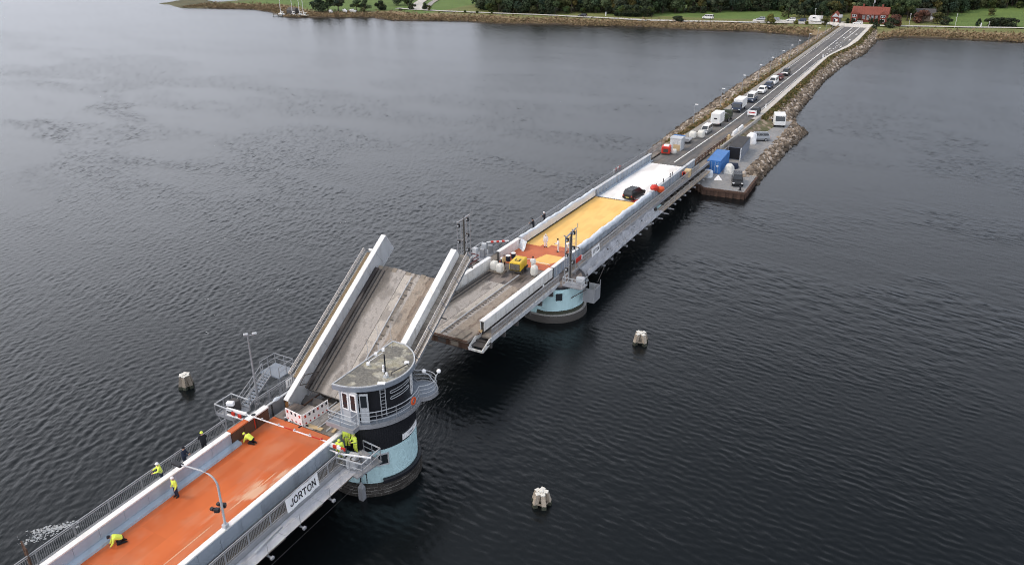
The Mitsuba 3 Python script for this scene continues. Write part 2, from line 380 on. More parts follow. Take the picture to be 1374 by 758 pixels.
for k in range(84):
    lam = float(np.exp(wr.uniform(math.log(0.42), math.log(1.25))))
    side = k % 3                                       # wind sea west of the bridge, shorter ripples east of it, a confused rest
    ang = {0: wr.normal(math.radians(28), 0.50), 1: wr.normal(math.radians(74), 0.33), 2: wr.uniform(0, pi)}[side]
    slope = {0: 0.027, 1: 0.022 if lam < 0.9 else 0.009, 2: 0.015}[side] * (0.55 if lam > 0.85 else 1)
    w = {0: L_ * P_, 1: (1 - L_) * P_, 2: 0.5 + 0.5 * L_}[side]
    ph = wr.uniform(0, 2 * pi)
    bend = 1.3 * np.sin(X_ * 0.19 + Y_ * 0.07 + k) + 1.3 * np.sin(Y_ * 0.23 - X_ * 0.05 + 2 * k)   # crests that are short and crooked
    arg = 2 * pi / lam * (X_ * math.cos(ang) + Y_ * math.sin(ang)) + ph + bend
    a = slope * lam / (2 * pi)
    s_ = np.sin(arg)
    acc += w * a * (s_ + 0.28 * (s_ * s_ - 0.5)) * smooth(0.42, 0.27, H_ / lam)
wz[ii] = acc
nx_, ny_ = len(gx), len(gy)
idx = (np.arange(ny_ - 1)[:, None] * nx_ + np.arange(nx_ - 1)[None, :]).reshape(-1)
wf = np.vstack([np.stack([idx, idx + 1, idx + nx_ + 1], 1), np.stack([idx, idx + nx_ + 1, idx + nx_], 1)])
wmesh = trimesh.Trimesh(np.stack([GX, GY, wz], -1).reshape(-1, 3), wf, process=False)


def ripple(p, n, uv):
    e = smoothstep(-8.0, 8.0, p.x)
    far = smoothstep(120.0, 300.0, p.y)
    u = p.x * (0.88 - 0.60 * e) + p.y * (0.47 + 0.49 * e)
    v = p.x * (-0.47 - 0.49 * e) + p.y * (0.88 - 0.60 * e)
    mid = smoothstep(60.0, 100.0, p.y)
    a = noise(u * 2.3, v * 0.9, 1.0) * (0.034 + 0.036 * mid) + noise(u * 5.4 + 7, v * 2.6, 4.0) * 0.014 + noise(p.x * 1.1 + 5, p.y * 1.1, 6.0) * 0.05 * mid
    b = noise(p.x * 0.55 + 3, p.y * 0.9, 2.0) * 0.06 + noise(p.x * 1.3, p.y * 1.9, 5.0) * 0.03
    wx = p.x + 9.0 * noise(p.x / 17, p.y / 11, 2.0)
    qn = noise(wx / 26, (p.y + 0.35 * wx) / 9, 7.0)
    k = 0.25 + 1.15 * smoothstep(0.30, 0.68, fbm(wx * 0.045, p.y * 0.09, 1.0, 3)) + 0.55 * (1 - e) * smoothstep(190.0, 110.0, p.y) * dr.exp(-dr.square((qn - 0.5) / 0.10)) * smoothstep(0.35, 0.65, noise(p.x * 0.05, p.y * 0.08, 9.0))
    return (a * (1 - far) * (1.0 - 0.3 * e) + b * (0.15 + 0.55 * far)) * k


scene['m_water'] = {'type': 'bumpmap', 'arbitrary': proc(ripple, 0.02), 'scale': 1.0,
                    'bsdf': {'type': 'roughplastic', 'diffuse_reflectance': {'type': 'rgb', 'value': [0.0055, 0.0075, 0.0085]}, 'int_ior': 1.333, 'alpha': 0.07}}
put(wmesh, 'm_water', 'water', smooth=True, kind='structure')

# foam where the current breaks at the near left, loose flecks further out: flat scraps lying on the surface
fm = MB()


def fleck(x, y, r):
    n = 7; a = np.arange(n) * 2 * pi / n
    rr = r * wr.uniform(0.45, 1.2, n)
    zc = 0.02 + float(wz[np.searchsorted(gy, y), np.searchsorted(gx, x)])
    v = np.stack([x + rr * np.cos(a), y + rr * np.sin(a), np.full(n, zc)], 1)
    fm.add(np.vstack([v, [[x, y, zc + 0.03]]]), [[j, (j + 1) % n, n] for j in range(n)])


for k in range(420):
    t = wr.beta(2, 2); a = wr.normal(0, 0.5)
    fleck(-13.2 + 1.3 * t + a * 0.75 + 0.25 * math.sin(9 * t), 20.6 + 3.4 * t + a * 0.35 + wr.normal(0, 0.2), 0.02 + 0.10 * wr.random() ** 2)
for x, y in ((-46.0, 70.0), (-47.5, 68.0), (-30.3, 52.4), (-33.0, 55.0), (-31.2, 57.6), (-55.0, 75.0), (-28.0, 60.5), (-26.5, 49.0), (-36.5, 83.0)):
    for k in range(2):
        fleck(x + wr.normal(0, 0.35), y + wr.normal(0, 0.2), wr.uniform(0.05, 0.15))
scene['m_foam'] = {'type': 'twosided', 'bsdf': {'type': 'diffuse', 'reflectance': {'type': 'rgb', 'value': [0.40, 0.42, 0.43]}}}
put(fm, 'm_foam', 'foam', 'm_foam', kind='stuff') if False else None
scene['foam'] = mikit.ply(fm.mesh(), 'm_foam'); labels['foam'] = {'label': 'white foam breaking on the dark water beside the near railing, loose flecks further out', 'category': 'foam', 'kind': 'stuff'}

# ---- far shore
SX = np.array([-1500, -700, -420, -366, -346, -319, -301, -279, -255, -241, -215, -198, -187, -166, -144, -122, -105, -87, -70, -54, -40, -24, -12, 0, 11, 17, 23, 32, 42, 60, 90, 160, 400, 1200.0])
SY = np.array([300, 320, 333, 326, 316, 322, 326, 318, 302, 307, 320, 313, 318, 325, 322, 332, 331, 339, 338.5, 340, 344, 341, 337, 335, 335, 348, 351, 353, 353, 353, 356, 366, 380, 420.0])


def shore_y(x): return np.interp(x, SX, SY)


def tz(x, y):
    """Height of the far shore: reed bank, a flat for the road, then a gentle rise."""
    x, y = np.broadcast_arrays(np.asarray(x, float), np.asarray(y, float))
    d = y - shore_y(x)
    s = lambda a, b: (lambda t: t * t * (3 - 2 * t))(np.clip((d - a) / (b - a), 0, 1))
    z = -0.7 + 1.3 * s(-2.5, 2.0) + 0.9 * s(3, 22)
    rise = np.interp(x, [-400, -190, -90, -20, 25, 40, 300], [0.012, 0.02, 0.025, 0.03, 0.04, 0.055, 0.055])
    z = z + rise * np.clip(d - 38, 0, 320)
    cut = np.clip((x + 372 + np.where(d > 26, -22 * 0, -14)) / 9, 0, 1)
    cut = np.where(d > 24, np.clip((x + 352 - 0.06 * np.clip(d - 24, 0, 400)) / 10, 0, 1), np.clip((x + 388) / 12, 0, 1))
    return z * cut - 0.7 * (1 - cut)
xs = np.concatenate([np.arange(-1500, -420, 30), np.arange(-420, -20, 2.0), np.arange(-20, 110, 1.3), np.arange(110, 1200, 30)])
ds = np.concatenate([np.arange(-4, 6, 0.5), np.arange(6, 60, 1.5), np.arange(60, 140, 4), np.arange(140, 1500, 40)])
DX, DD = np.meshgrid(xs, ds)
jag = 2.6 * (meshkit.fbm(np.stack([DX / 9, DX * 0, DX * 0 + 4], -1), 3, 2) - 0.5)
DYv = shore_y(DX) + DD + jag * np.clip(1 - DD / 30, 0, 1)
DZ = tz(DX, shore_y(DX) + DD) + 0.35 * (meshkit.fbm(np.stack([DX / 4, DD / 4, DX * 0], -1), 3, 8) - 0.5) * smooth(2, 6, DD)
n1 = meshkit.fbm(np.stack([DX / 7, DD / 3.5, DX * 0], -1), 4, 11)
n2 = meshkit.fbm(np.stack([DX / 26, DD / 14, DX * 0 + 3], -1), 3, 12)
reed = np.array([0.20, 0.138, 0.085]) * (1 - n1[..., None]) * 1.35 + np.array([0.125, 0.108, 0.056]) * n1[..., None]
grass = np.array([0.115, 0.125, 0.045]) * (0.8 + 0.4 * n1[..., None])
field = np.array([0.085, 0.128, 0.036]) * (0.85 + 0.3 * n1[..., None]) * (0.85 + 0.3 * n2[..., None])
mud = np.array([0.055, 0.042, 0.03])
w1 = smooth(0.5, 2.5, DD + 2 * (n1 - 0.5))[..., None]
w2 = smooth(12, 22, DD + 14 * (n2 - 0.5))[..., None]
isf = ((DX > 33) | ((DX > -112) & (DX < -30)) | (DX < -195))
w3 = (smooth(33, 37, DD + 3 * (n1 - 0.5)) * np.clip(isf, 0, 1))[..., None]
w3 = np.where(DX[..., None] < -195, smooth(16, 22, DD + 6 * (n2 - 0.5))[..., None], w3)
col = mud * (1 - w1) + reed * w1
col = col * (1 - w2) + grass * w2
col = col * (1 - w3) + field * w3
spit = smooth(-318, -345, DX)[..., None]
col = col * (1 - spit) + np.array([0.085, 0.080, 0.045]) * (0.7 + 0.6 * n1[..., None]) * spit
nx_, ny_ = len(xs), len(ds)
idx = (np.arange(ny_ - 1)[:, None] * nx_ + np.arange(nx_ - 1)[None, :]).reshape(-1)
tf_ = np.vstack([np.stack([idx, idx + 1, idx + nx_ + 1], 1), np.stack([idx, idx + nx_ + 1, idx + nx_], 1)])
put(trimesh.Trimesh(np.stack([DX, DYv, DZ], -1).reshape(-1, 3), tf_, process=False), 'm_vc', 'shore_ground', smooth=True, kind='structure', color=col.reshape(-1, 3))


def ribbon(pts, w, lift, name, bsdf, thick=0.0):
    """A road or line draped over the far ground."""
    p = np.array(pts, float)
    s = np.concatenate([[0], np.cumsum(np.linalg.norm(np.diff(p, axis=0), axis=1))])
    q = np.linspace(0, s[-1], max(4, int(s[-1] / 4)))
    x, y = np.interp(q, s, p[:, 0]), np.interp(q, s, p[:, 1])
    t = np.stack([np.gradient(x), np.gradient(y)], 1); t /= np.linalg.norm(t, axis=1, keepdims=True)
    nrm = np.stack([-t[:, 1], t[:, 0]], 1)
    rows = []
    for o in (-w / 2, 0, w / 2):
        xx, yy = x + nrm[:, 0] * o, y + nrm[:, 1] * o
        rows.append(np.stack([xx, yy, tz(xx, yy) + lift], 1))
    v = np.stack(rows, 1).reshape(-1, 3); m = MB()
    i, j = np.meshgrid(np.arange(len(q) - 1), [0, 1], indexing='ij')
    m.add(v, np.stack([i * 3 + j, (i + 1) * 3 + j, (i + 1) * 3 + j + 1, i * 3 + j + 1], -1).reshape(-1, 4)[:, ::-1])
    return put(m, bsdf, name, kind='structure')


SHORE_ROAD = [(-222, 350), (-207, 348), (-189, 347.7), (-168, 349.2), (-137, 352), (-110, 352), (-89, 353.3), (-69, 356), (-44, 362.7), (-26, 366.6), (-14, 369), (6, 371), (25, 378), (42, 382.6), (61, 389), (110, 400), (240, 415)]
mat('m_shore_road', (0.36, 0.35, 0.32), 0.9)
ribbon(SHORE_ROAD, 3.6, 0.28, 'shore_road', 'm_shore_road')
ribbon([(-207.5, 349), (-214, 358), (-226, 375), (-234, 392), (-246, 420), (-260, 460)], 5.0, 0.30, 'side_road', 'm_shore_road')
ribbon([(-203, 350), (-211, 362), (-221, 381), (-229, 400), (-240, 430)], 3.0, 0.32, 'side_path', 'm_path')
ribbon([(-43, 371.5), (-28, 374), (-14, 376.5), (-6, 375)], 9.0, 0.24, 'parking_ground', 'm_shore_road')

# reeds: thousands of small upright blades along the water, one mass
rm = []; rc = []
for k in range(15000):
    x = wr.uniform(-345, 90); d = abs(wr.normal(0, 8)) + 0.3
    if d > 24 or -13 < x < 11 and d < 22: continue
    y = float(shore_y(x)) + d; h = wr.uniform(0.25, 0.75) * (1.0 if d > 2 else 0.9); w = wr.uniform(0.25, 0.7); a = wr.uniform(0, pi)
    z = float(tz(x, y)) - 0.05
    dx, dy = w * math.cos(a), w * math.sin(a); lx, ly = wr.normal(0, 0.25, 2)
    rm.append([(x - dx, y - dy, z), (x + dx, y + dy, z), (x + dx * 0.5 + lx, y + dy * 0.5 + ly, z + h), (x - dx * 0.5 + lx, y - dy * 0.5 + ly, z + h * wr.uniform(0.7, 1))])
    g = wr.uniform(0, 1); b = wr.uniform(0.75, 1.25)
    rc += [np.array([0.235, 0.160, 0.098]) * (1 - g) * b + np.array([0.145, 0.120, 0.062]) * g * b] * 4
rv = np.array(rm).reshape(-1, 3); rf = np.arange(len(rv)).reshape(-1, 4)
put(MB().add(rv, rf).mesh(), 'm_leaf', 'reeds', color=np.array(rc), kind='stuff', label='brown autumn reeds in a long band along the far shore', cat='reeds')

# ---- causeway (embankment, road, paths, markings), its rocks
ZR = 2.2


def cw(y, pts):
    p = np.array(pts, float); return np.interp(y, p[:, 0], p[:, 1])


WATER_L = [(132, -8.4), (145, -10.1), (157, -10.6), (196, -11.8), (271, -12.6), (342, -10.4), (362, -12)]
WATER_R = [(132, 5.6), (168, 9.5), (173, 11), (185, 8.9), (235, 7.4), (262, 8.0), (282, 9.6), (298, 11.6), (335, 11.4), (362, 12)]
TOP_R = [(130, 4.3), (170, 4.3), (228, 3.9), (269, 3.7), (279, 4.6), (297, 6.6), (312, 7.3), (357, 6.7)]
PATH_IN = [(120, 2.95), (170, 3.05), (218, 2.65), (265, 2.6), (287, 4.3), (299, 5.4), (323, 5.6), (357, 5.3)]


def road_z(y): return PROFILE(y)


PY = np.array([-40, 0, 10, 19, 28, 36, 45, 56, 75, 97, 110, 124, 138, 156, 172, 185, 400.0])
PZ = np.array([2.6, 3.25, 3.65, 4.0, 4.3, 4.52, 4.6, 4.48, 4.22, 3.92, 3.68, 3.38, 3.0, 2.5, 2.25, 2.2, 2.2])
from scipy.interpolate import PchipInterpolator
PROFILE = PchipInterpolator(PY, PZ)

cy = np.arange(134, 363, 2.0)
cols = []
for y in cy:
    zt = float(road_z(y)) - 0.06
    tl, tr, wl, wrr = -4.7, float(cw(y, TOP_R)), float(cw(y, WATER_L)), float(cw(y, WATER_R))
    n_ = 0.3 * (meshkit.noise(np.array([[y * 0.4, 1, 1]]))[0] - 0.5)
    cols.append([(wl - 1.2, y, -0.6), (wl, y, 0.05), (wl + 0.35 * (tl - wl), y, 0.5 * zt + n_), (tl - 1.0, y, zt - 0.05), (tl, y, zt), (0, y, zt), (tr, y, zt), (tr + 0.8, y, zt - 0.1), (tr + 0.6 * (wrr - tr) + 0.3, y, 0.5 * zt + n_), (wrr, y, 0.05), (wrr + 1.2, y, -0.6)])
cols = np.array(cols); k = cols.shape[1]
i, j = np.meshgrid(np.arange(len(cy) - 1), np.arange(k - 1), indexing='ij')
m = MB().add(cols.reshape(-1, 3), np.stack([i * k + j, i * k + j + 1, (i + 1) * k + j + 1, (i + 1) * k + j], -1).reshape(-1, 4))
put(m, 'm_bank', 'causeway', kind='structure')


def flat(ys, x0, x1, lift, zf=None):
    """A sheet between two edges x0(y), x1(y), lift above the road profile."""
    ys = np.asarray(ys, float); zf = zf or road_z
    a, b = [np.broadcast_to(np.asarray(x(ys) if callable(x) else x, float), ys.shape) for x in (x0, x1)]
    v = np.stack([np.stack([a, ys, zf(ys) + lift], 1), np.stack([b, ys, zf(ys) + lift], 1)], 1).reshape(-1, 3)
    i = np.arange(len(ys) - 1)
    return MB().add(v, np.stack([2 * i, 2 * i + 1, 2 * i + 3, 2 * i + 2], 1))


pin = lambda y: cw(y, PATH_IN)
put(flat(np.arange(133, 362, 3.0), -3.45, pin, 0.0), 'm_asphalt', 'road', kind='structure')
pm = MB(); ys = np.arange(168, 360, 3.0)
a = np.stack([pin(ys), ys, road_z(ys)], 1); b = np.stack([pin(ys) + 0.12, ys, road_z(ys) + 0.11], 1); c_ = np.stack([cw(ys, TOP_R), ys, road_z(ys) + 0.11], 1); d_ = c_ - (0, 0, 0.3)
v = np.stack([a, b, c_, d_], 1).reshape(-1, 3); i, j = np.meshgrid(np.arange(len(ys) - 1), np.arange(3), indexing='ij')
pm.add(v, np.stack([i * 4 + j, i * 4 + j + 1, (i + 1) * 4 + j + 1, (i + 1) * 4 + j], -1).reshape(-1, 4))
mat('m_pale_path', proc(lambda p, n, uv: mix(C(0.46, 0.44, 0.405), C(0.36, 0.34, 0.31), fbm(p.x * 0.7, p.y * 0.25, 1.0, 3))), 0.9)
put(pm, 'm_pale_path', 'footpath', kind='structure')
put(MB().sweep(rect(-4.75, -3.45, -0.2, 0.1), np.arange(136, 361, 4.0), road_z), 'm_path', 'footpath', kind='structure')
put(flat([357, 359, 362, 366, 370.5], lambda y: np.interp(y, [357, 360, 371], [-5.5, -8.6, -11]), lambda y: np.interp(y, [357, 361, 371], [6.2, 6.4, 7.0]), 0.03, lambda y: y * 0 + ZR), 'm_pale_path', 'junction_pavement', kind='structure')
mat('m_line_white', (0.72, 0.72, 0.70), 0.7)
put(flat(np.arange(124.8, 358, 3.0), 0.13, 0.31, 0.006), 'm_line_white', 'center_line', kind='structure')
put(flat(np.arange(137, 358, 3.0), -3.20, -3.10, 0.006), 'm_line_white', 'edge_line', kind='structure')
put(flat(np.arange(172, 264, 3.0), lambda y: pin(y) - 0.34, lambda y: pin(y) - 0.25, 0.006), 'm_line_white', 'edge_line', kind='structure')
dm = MB()
for y in np.arange(266, 318, 4.2):
    f_ = flat([y, y + 1.9], lambda q: np.interp(q, [265, 360], [2.3, 2.75]), lambda q: np.interp(q, [265, 360], [2.5, 2.95]), 0.006); dm.add(f_.v[0], f_.f[0])
f_ = flat([319, 340, 357], lambda q: np.interp(q, [265, 360], [2.3, 2.75]), lambda q: np.interp(q, [265, 360], [2.5, 2.95]), 0.006); dm.add(f_.v[0], f_.f[0])
put(dm, 'm_line_white', 'lane_line', kind='structure')
am = MB()
for y, x in ((284, 1.4), (300, 1.5), (318, 1.5), (336, 1.55), (292, 3.9), (312, 4.3), (330, 4.4)):
    z = ZR + 0.006
    am.add([(x - 0.07, y, z), (x + 0.07, y, z), (x + 0.07, y + 3, z), (x - 0.07, y + 3, z), (x - 0.35, y + 3, z), (x + 0.35, y + 3, z), (x, y + 4.6, z)], [[0, 1, 2], [0, 2, 3], [4, 5, 6]])
put(am, 'm_line_white', 'lane_arrows', kind='structure')
put(flat(np.arange(139, 356, 3.0), -3.47, -3.30, 0.012), 'm_black_top', 'drain_joint', kind='structure')


def rocks(name, spots, label):
    vs, fs, cs, n = [], [], [], 0
    base = [trimesh.creation.icosphere(1, 1.0) for _ in range(1)][0]
    bv, bf = np.array(base.vertices), np.array(base.faces)
    shapes = []
    for q in range(12):
        r_ = 0.72 + 0.55 * meshkit.noise(bv * 1.6 + q * 7.3)[:, None]
        shapes.append(bv * r_)
    for x, y, z, r in spots:
        s = shapes[wr.integers(12)] * r * wr.uniform(0.6, 1.25, 3)
        s = s @ rotz(wr.uniform(0, 2 * pi)).T
        vs.append(s + (x, y, z)); fs.append(bf + n); n += len(bv)
        t = wr.uniform(0, 1); c = (np.array([0.29, 0.235, 0.18]) * t + np.array([0.095, 0.075, 0.057]) * (1 - t)) * wr.uniform(0.8, 1.1)
        if wr.random() < 0.16: c = np.array([0.42, 0.37, 0.32])
        if z < 0.35: c = c * 0.42
        cs.append(np.tile(c, (len(bv), 1)))
    put(trimesh.Trimesh(np.vstack(vs), np.vstack(fs), process=False), 'm_vc', name, smooth=False, color=np.vstack(cs), kind='stuff', label=label, cat='rocks')


def zbank(x, y, left):
    zt = float(road_z(y))
    if left:
        w, t = float(cw(y, WATER_L)), -5.7
        f = np.clip((x - w) / (t - w), 0, 1)
    else:
        w, t = float(cw(y, WATER_R)), float(cw(y, TOP_R)) + 0.9
        f = np.clip((w - x) / (w - t), 0, 1)
    return 0.05 + (zt - 0.2) * float(f) ** 0.85


sp = []
for k_ in range(2600):
    y = 139 + 220 * wr.random() ** 1.25; w = float(cw(y, WATER_L)); t = wr.beta(1.1, 1.6)
    x = w - 0.3 + t * (-6.3 - w); sp.append((x, y, zbank(x, y, True), 0.16 + 0.34 * wr.random() ** 1.8))
rocks('boulder_bank', sp, 'brown and grey boulders along the left side of the causeway')
sp = []
for k_ in range(3000):
    y = 172 + 186 * wr.random() ** 1.25; w, t0 = float(cw(y, WATER_R)), float(cw(y, TOP_R)) + 1.1
    x = w + 0.3 - wr.beta(1.1, 1.5) * (w - t0); sp.append((x, y, zbank(x, y, False), 0.16 + 0.36 * wr.random() ** 1.8))
rocks('boulder_bank', sp, 'grey and reddish boulders along the right side of the causeway beyond the quay')
sp = []
for k_ in range(1700):
    y = wr.uniform(129.5, 175); w = float(np.interp(y, [128, 135, 153, 171, 178], [13.2, 12.9, 13.1, 14.0, 10.9])); x = 10.5 + (w - 10.3) * wr.beta(1.3, 1.1)
    sp.append((x, y, 0.05 + 1.15 * (w - x) / max(w - 10.4, 0.5), 0.16 + 0.34 * wr.random() ** 1.6))
rocks('boulder_bank', sp, 'large pale boulders along the outer edge of the grey quay')

# grass and low scrub on the causeway shoulders
gm, gc = [], []
for k_ in range(7000):
    y = 140 + 218 * wr.random() ** 1.15
    if wr.random() < 0.42:
        x = -4.9 - abs(wr.normal(0, 0.9)); z = zbank(x, y, True); dry = 0.55
    else:
        if y < 170: continue
        x = float(cw(y, TOP_R)) + abs(wr.normal(0, 0.7)) + 0.35; z = zbank(x, y, False); dry = 0.25
    h = wr.uniform(0.15, 0.5); w = wr.uniform(0.1, 0.3); a = wr.uniform(0, pi); dx, dy = w * math.cos(a), w * math.sin(a); lx, ly = wr.normal(0, 0.12, 2)
    gm.append([(x - dx, y - dy, z), (x + dx, y + dy, z), (x + dx + lx, y + dy + ly, z + h), (x - dx + lx, y - dy + ly, z + h)])
    g = wr.random() < dry; b = wr.uniform(0.7, 1.25)
    gc += [(np.array([0.24, 0.165, 0.085]) if g else np.array([0.10, 0.095, 0.035])) * b] * 4
gv = np.array(gm).reshape(-1, 3)
put(MB().add(gv, np.arange(len(gv)).reshape(-1, 4)).mesh(), 'm_leaf', 'dry_grass', color=np.array(gc), kind='stuff', label='dry grass and low scrub on the causeway shoulders', cat='grass')

# ---- quay beside the bridge end
QZ = 1.15
QUAY = [(3.6, 124.0), (6.7, 120.3), (13.2, 120.6), (12.9, 130.4), (10.6, 130.2), (10.8, 168), (10.2, 175), (4.2, 175)]
put(MB().prism(QUAY, QZ - 0.35, QZ), 'm_quay', 'quay', kind='structure')
q_ = 'quay'
for a, b in zip(QUAY[:4], QUAY[1:5]):
    a, b = np.array(a), np.array(b); L = np.linalg.norm(b - a); t = (b - a) / L; nrm = np.array([t[1], -t[0]]); n = int(L / 0.55)
    for k_ in range(n):
        p = a + t * (k_ + 0.5) * L / n; off = 0.04 if k_ % 2 else -0.12
        put(MB().box((*(p + nrm * off), 0.2), (L / n * 0.96, 0.1, 1.5), rotz(math.atan2(t[1], t[0]))), 'm_sheet_pile', 'sheet_pile', q_)
    put(MB().bar((*a, QZ - 0.12), (*b, QZ - 0.12), 0.34, 0.34), 'm_concrete' if a[1] > 124 else 'm_sheet_pile', 'capping_beam', q_)
put(MB().prism([(3.7, 124.2), (6.7, 120.8), (12.8, 121), (12.5, 130), (10.4, 130), (10.4, 174), (4.4, 174)], -0.8, QZ - 0.36), 'm_dark_steel', 'core', q_)

# ================================================================== THE BRIDGE
def seg(a, b, step=1.0):
    n = max(2, int(math.ceil((b - a) / step)) + 1)
    return np.linspace(a, b, n)


def along(parent, name, sect, a, b, bsdf, label=None, step=1.5, zf=None, smooth=False):
    return put(MB().sweep(sect, seg(a, b, step), zf or PROFILE), bsdf, name, parent, label)


def panels(parent, name, x0, x1, z0, z1, a, b, L, bsdf, gap=0.022, zf=None):
    zf = zf or PROFILE; n = max(1, round((b - a) / L)); w = (b - a) / n
    for k in range(n):
        put(MB().sweep(rect(x0, x1, z0, z1), seg(a + k * w + gap / 2, a + (k + 1) * w - gap / 2, 2), zf), bsdf, name, parent)


def railing(parent, x, a, b, dz=0.0, h=1.05, post=2.0, bar=0.125, bsdf='m_galv', zf=None, slope=None, rails=(0.12, 0.92), thick=0.035, fill=True):
    """posts (parts), two rails and a mass of thin bars along x = const."""
    zf = zf or PROFILE
    r = put(MB().sweep(rect(x - 0.03, x + 0.03, dz + h - 0.05, dz + h), seg(a, b, 1.5), zf), bsdf, 'railing', parent)
    n = max(1, round((b - a) / post))
    for k in range(n + 1):
        y = a + (b - a) * k / n; z = float(zf(np.array([y]))[0])
        put(MB().box((x, y, z + dz + h / 2 - 0.03), (0.05, 0.07, h - 0.06)), bsdf, 'post', r)
    for q in rails:
        put(MB().sweep(rect(x - 0.018, x + 0.018, dz + q - 0.02, dz + q + 0.02), seg(a, b, 1.5), zf), bsdf, 'rail', r)
    if fill:
        m = MB(); ys = np.arange(a + bar / 2, b, bar); zz = zf(ys)
        for y, z in zip(ys, zz): m.box((x, y, z + dz + (rails[0] + rails[-1]) / 2), (0.016, 0.022, rails[-1] - rails[0]))
        put(m, bsdf, 'bars', r, kind='stuff')
    return r


# ---------------- near span
B = thing('bridge_span', 'near bridge span with fresh orange coating between two white topped girders', 'bridge span')
along(B, 'deck', rect(-3.45, 3.52, -0.35, 0), -40, 36.0, 'm_orange_coat', 'deck with orange waterproof coating, scraped pale along the right')
along(B, 'kerb', [(-3.45, 0.0), (-3.0, 0.0), (-3.06, 0.16), (-3.40, 0.24), (-3.45, 0.24)], -40, 32.3, 'm_inner_face', 'pale grey ledge along the left edge of the orange deck')
for side, x0, x1, a, b in ((-1, -3.78, -3.46, -40, 31.8), (1, 3.53, 3.80, -40, 36.1)):
    g = along(B, 'girder', rect(x0 + 0.05, x1 - 0.05, -0.9, 1.06), a, b, 'm_dark_steel')
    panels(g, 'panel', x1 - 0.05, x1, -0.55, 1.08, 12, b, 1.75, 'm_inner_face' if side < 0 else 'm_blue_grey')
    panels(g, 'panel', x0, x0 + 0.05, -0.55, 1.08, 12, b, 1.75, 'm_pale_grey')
    along(g, 'top_flange', rect(x0 - 0.06, x1 + 0.06, 1.083, 1.18), a, b, 'm_cap_white')
g = along(B, 'girder', rect(-3.74, -3.50, -0.9, 1.06), 31.82, 35.6, 'm_rust', 'bare rust brown end of the left girder with a partly orange top')
panels(g, 'panel', -3.50, -3.46, -0.3, 1.05, 31.85, 35.5, 1.22, 'm_rust', 0.04)
along(g, 'top_flange', rect(-3.86, -3.40, 1.063, 1.17), 31.84, 33.5, 'm_orange_coat', 'orange primed piece of the flange')
along(g, 'top_flange', rect(-3.86, -3.40, 1.063, 1.17), 33.52, 35.6, 'm_cap_white')
put(MB().lathe([(0.0, 0.0), (0.17, 0.0), (0.17, 0.015), (0.0, 0.015)], 14, (-3.63, 34.25, float(PROFILE(34.25)) + 1.172)), 'm_black_paint', 'hole_cover', g)
along(B, 'walkway', rect(-5.25, -3.87, -0.25, -0.02), -40, 36.0, 'm_concrete')
along(B, 'walkway', rect(3.88, 5.02, -0.25, -0.06), -40, 35.0, 'm_walk_dark')
along(B, 'edge_beam', rect(-5.36, -5.25, -0.45, 0.05), -40, 36.0, 'm_galv')
along(B, 'edge_beam', rect(5.02, 5.13, -0.40, 0.02), -40, 35.0, 'm_galv')
railing(B, -5.28, 10.5, 33.0, 0.0, 1.08, 2.5, 0.13)
railing(B, 5.02, 14, 34.4, -0.03, 1.08, 1.9, 0.125)
for x in (-2.2, 0, 2.2): along(B, 'stringer', rect(x - 0.15, x + 0.15, -0.9, -0.352), -40, 35.8, 'm_dark_steel', step=4)
for y in np.arange(-36, 36, 4.0):
    z = float(PROFILE(y)); put(MB().box((0, y, z - 0.75), (9.6, 0.3, 0.5)), 'm_dark_steel', 'cross_beam', B)

RG = thing('ladder_gate', 'rust brown ladder gate on the left walkway at the bottom left of the photo', 'gate')
for x, y in ((-6.15, 17.85), (-5.3, 17.6)): put(MB().box((x, y, 4.55), (0.09, 0.09, 1.9)), 'm_rust', 'post', RG)
for z in (3.9, 4.3, 4.7, 5.1, 5.45): put(MB().bar((-6.15, 17.85, z), (-5.3, 17.6, z), 0.05, 0.12), 'm_rust', 'rung', RG)

# the sign banner hung on the right railing
def banner(y0, y1, x, z0, z1, zr, text, th, label, thingname='banner'):
    t = thing(thingname, label, 'banner')
    n = 10; m = MB()
    ys = np.linspace(y0, y1, n)
    top = zr(ys) + z1; bot = zr(ys) + z0; xx = x + 0.03 * np.sin(np.arange(n) * 1.3)
    v = np.vstack([np.stack([xx, ys, top], 1), np.stack([xx + 0.10, ys, bot], 1), np.stack([xx - 0.012, ys, top], 1), np.stack([xx + 0.088, ys, bot], 1)])
    f = []
    for i in range(n - 1): f += [[n + i, n + i + 1, i + 1, i], [2 * n + i, 2 * n + i + 1, 3 * n + i + 1, 3 * n + i]]
    m.add(v, f); put(m, 'm_pure_white', 'sheet', t)
    tm = meshkit.text_mesh(text, th, 0.004, bold=True); tv = np.array(tm.vertices)
    w = tv[:, 0].max(); tv[:, 0] *= (y1 - y0) * 0.82 / w; yy = y0 + (y1 - y0) * 0.09 + tv[:, 0]
    zb = zr(yy) + z0 + 0.5 * ((z1 - z0) - th) + tv[:, 1]
    fr = (zr(yy) + z1 - zb) / (z1 - z0)
    px = x + 0.03 * np.sin((yy - y0) / (y1 - y0) * (n - 1) * 1.3) + 0.10 * fr + 0.008 + tv[:, 2]
    put(trimesh.Trimesh(np.stack([px, yy, zb], 1), tm.faces, process=False), 'm_dark_cloth', 'lettering', t)
    return t


banner(28.35, 31.45, 5.08, -0.02, 1.02, PROFILE, 'JORTON', 0.52, 'white cloth banner lettered JORTON tied to the near right railing')

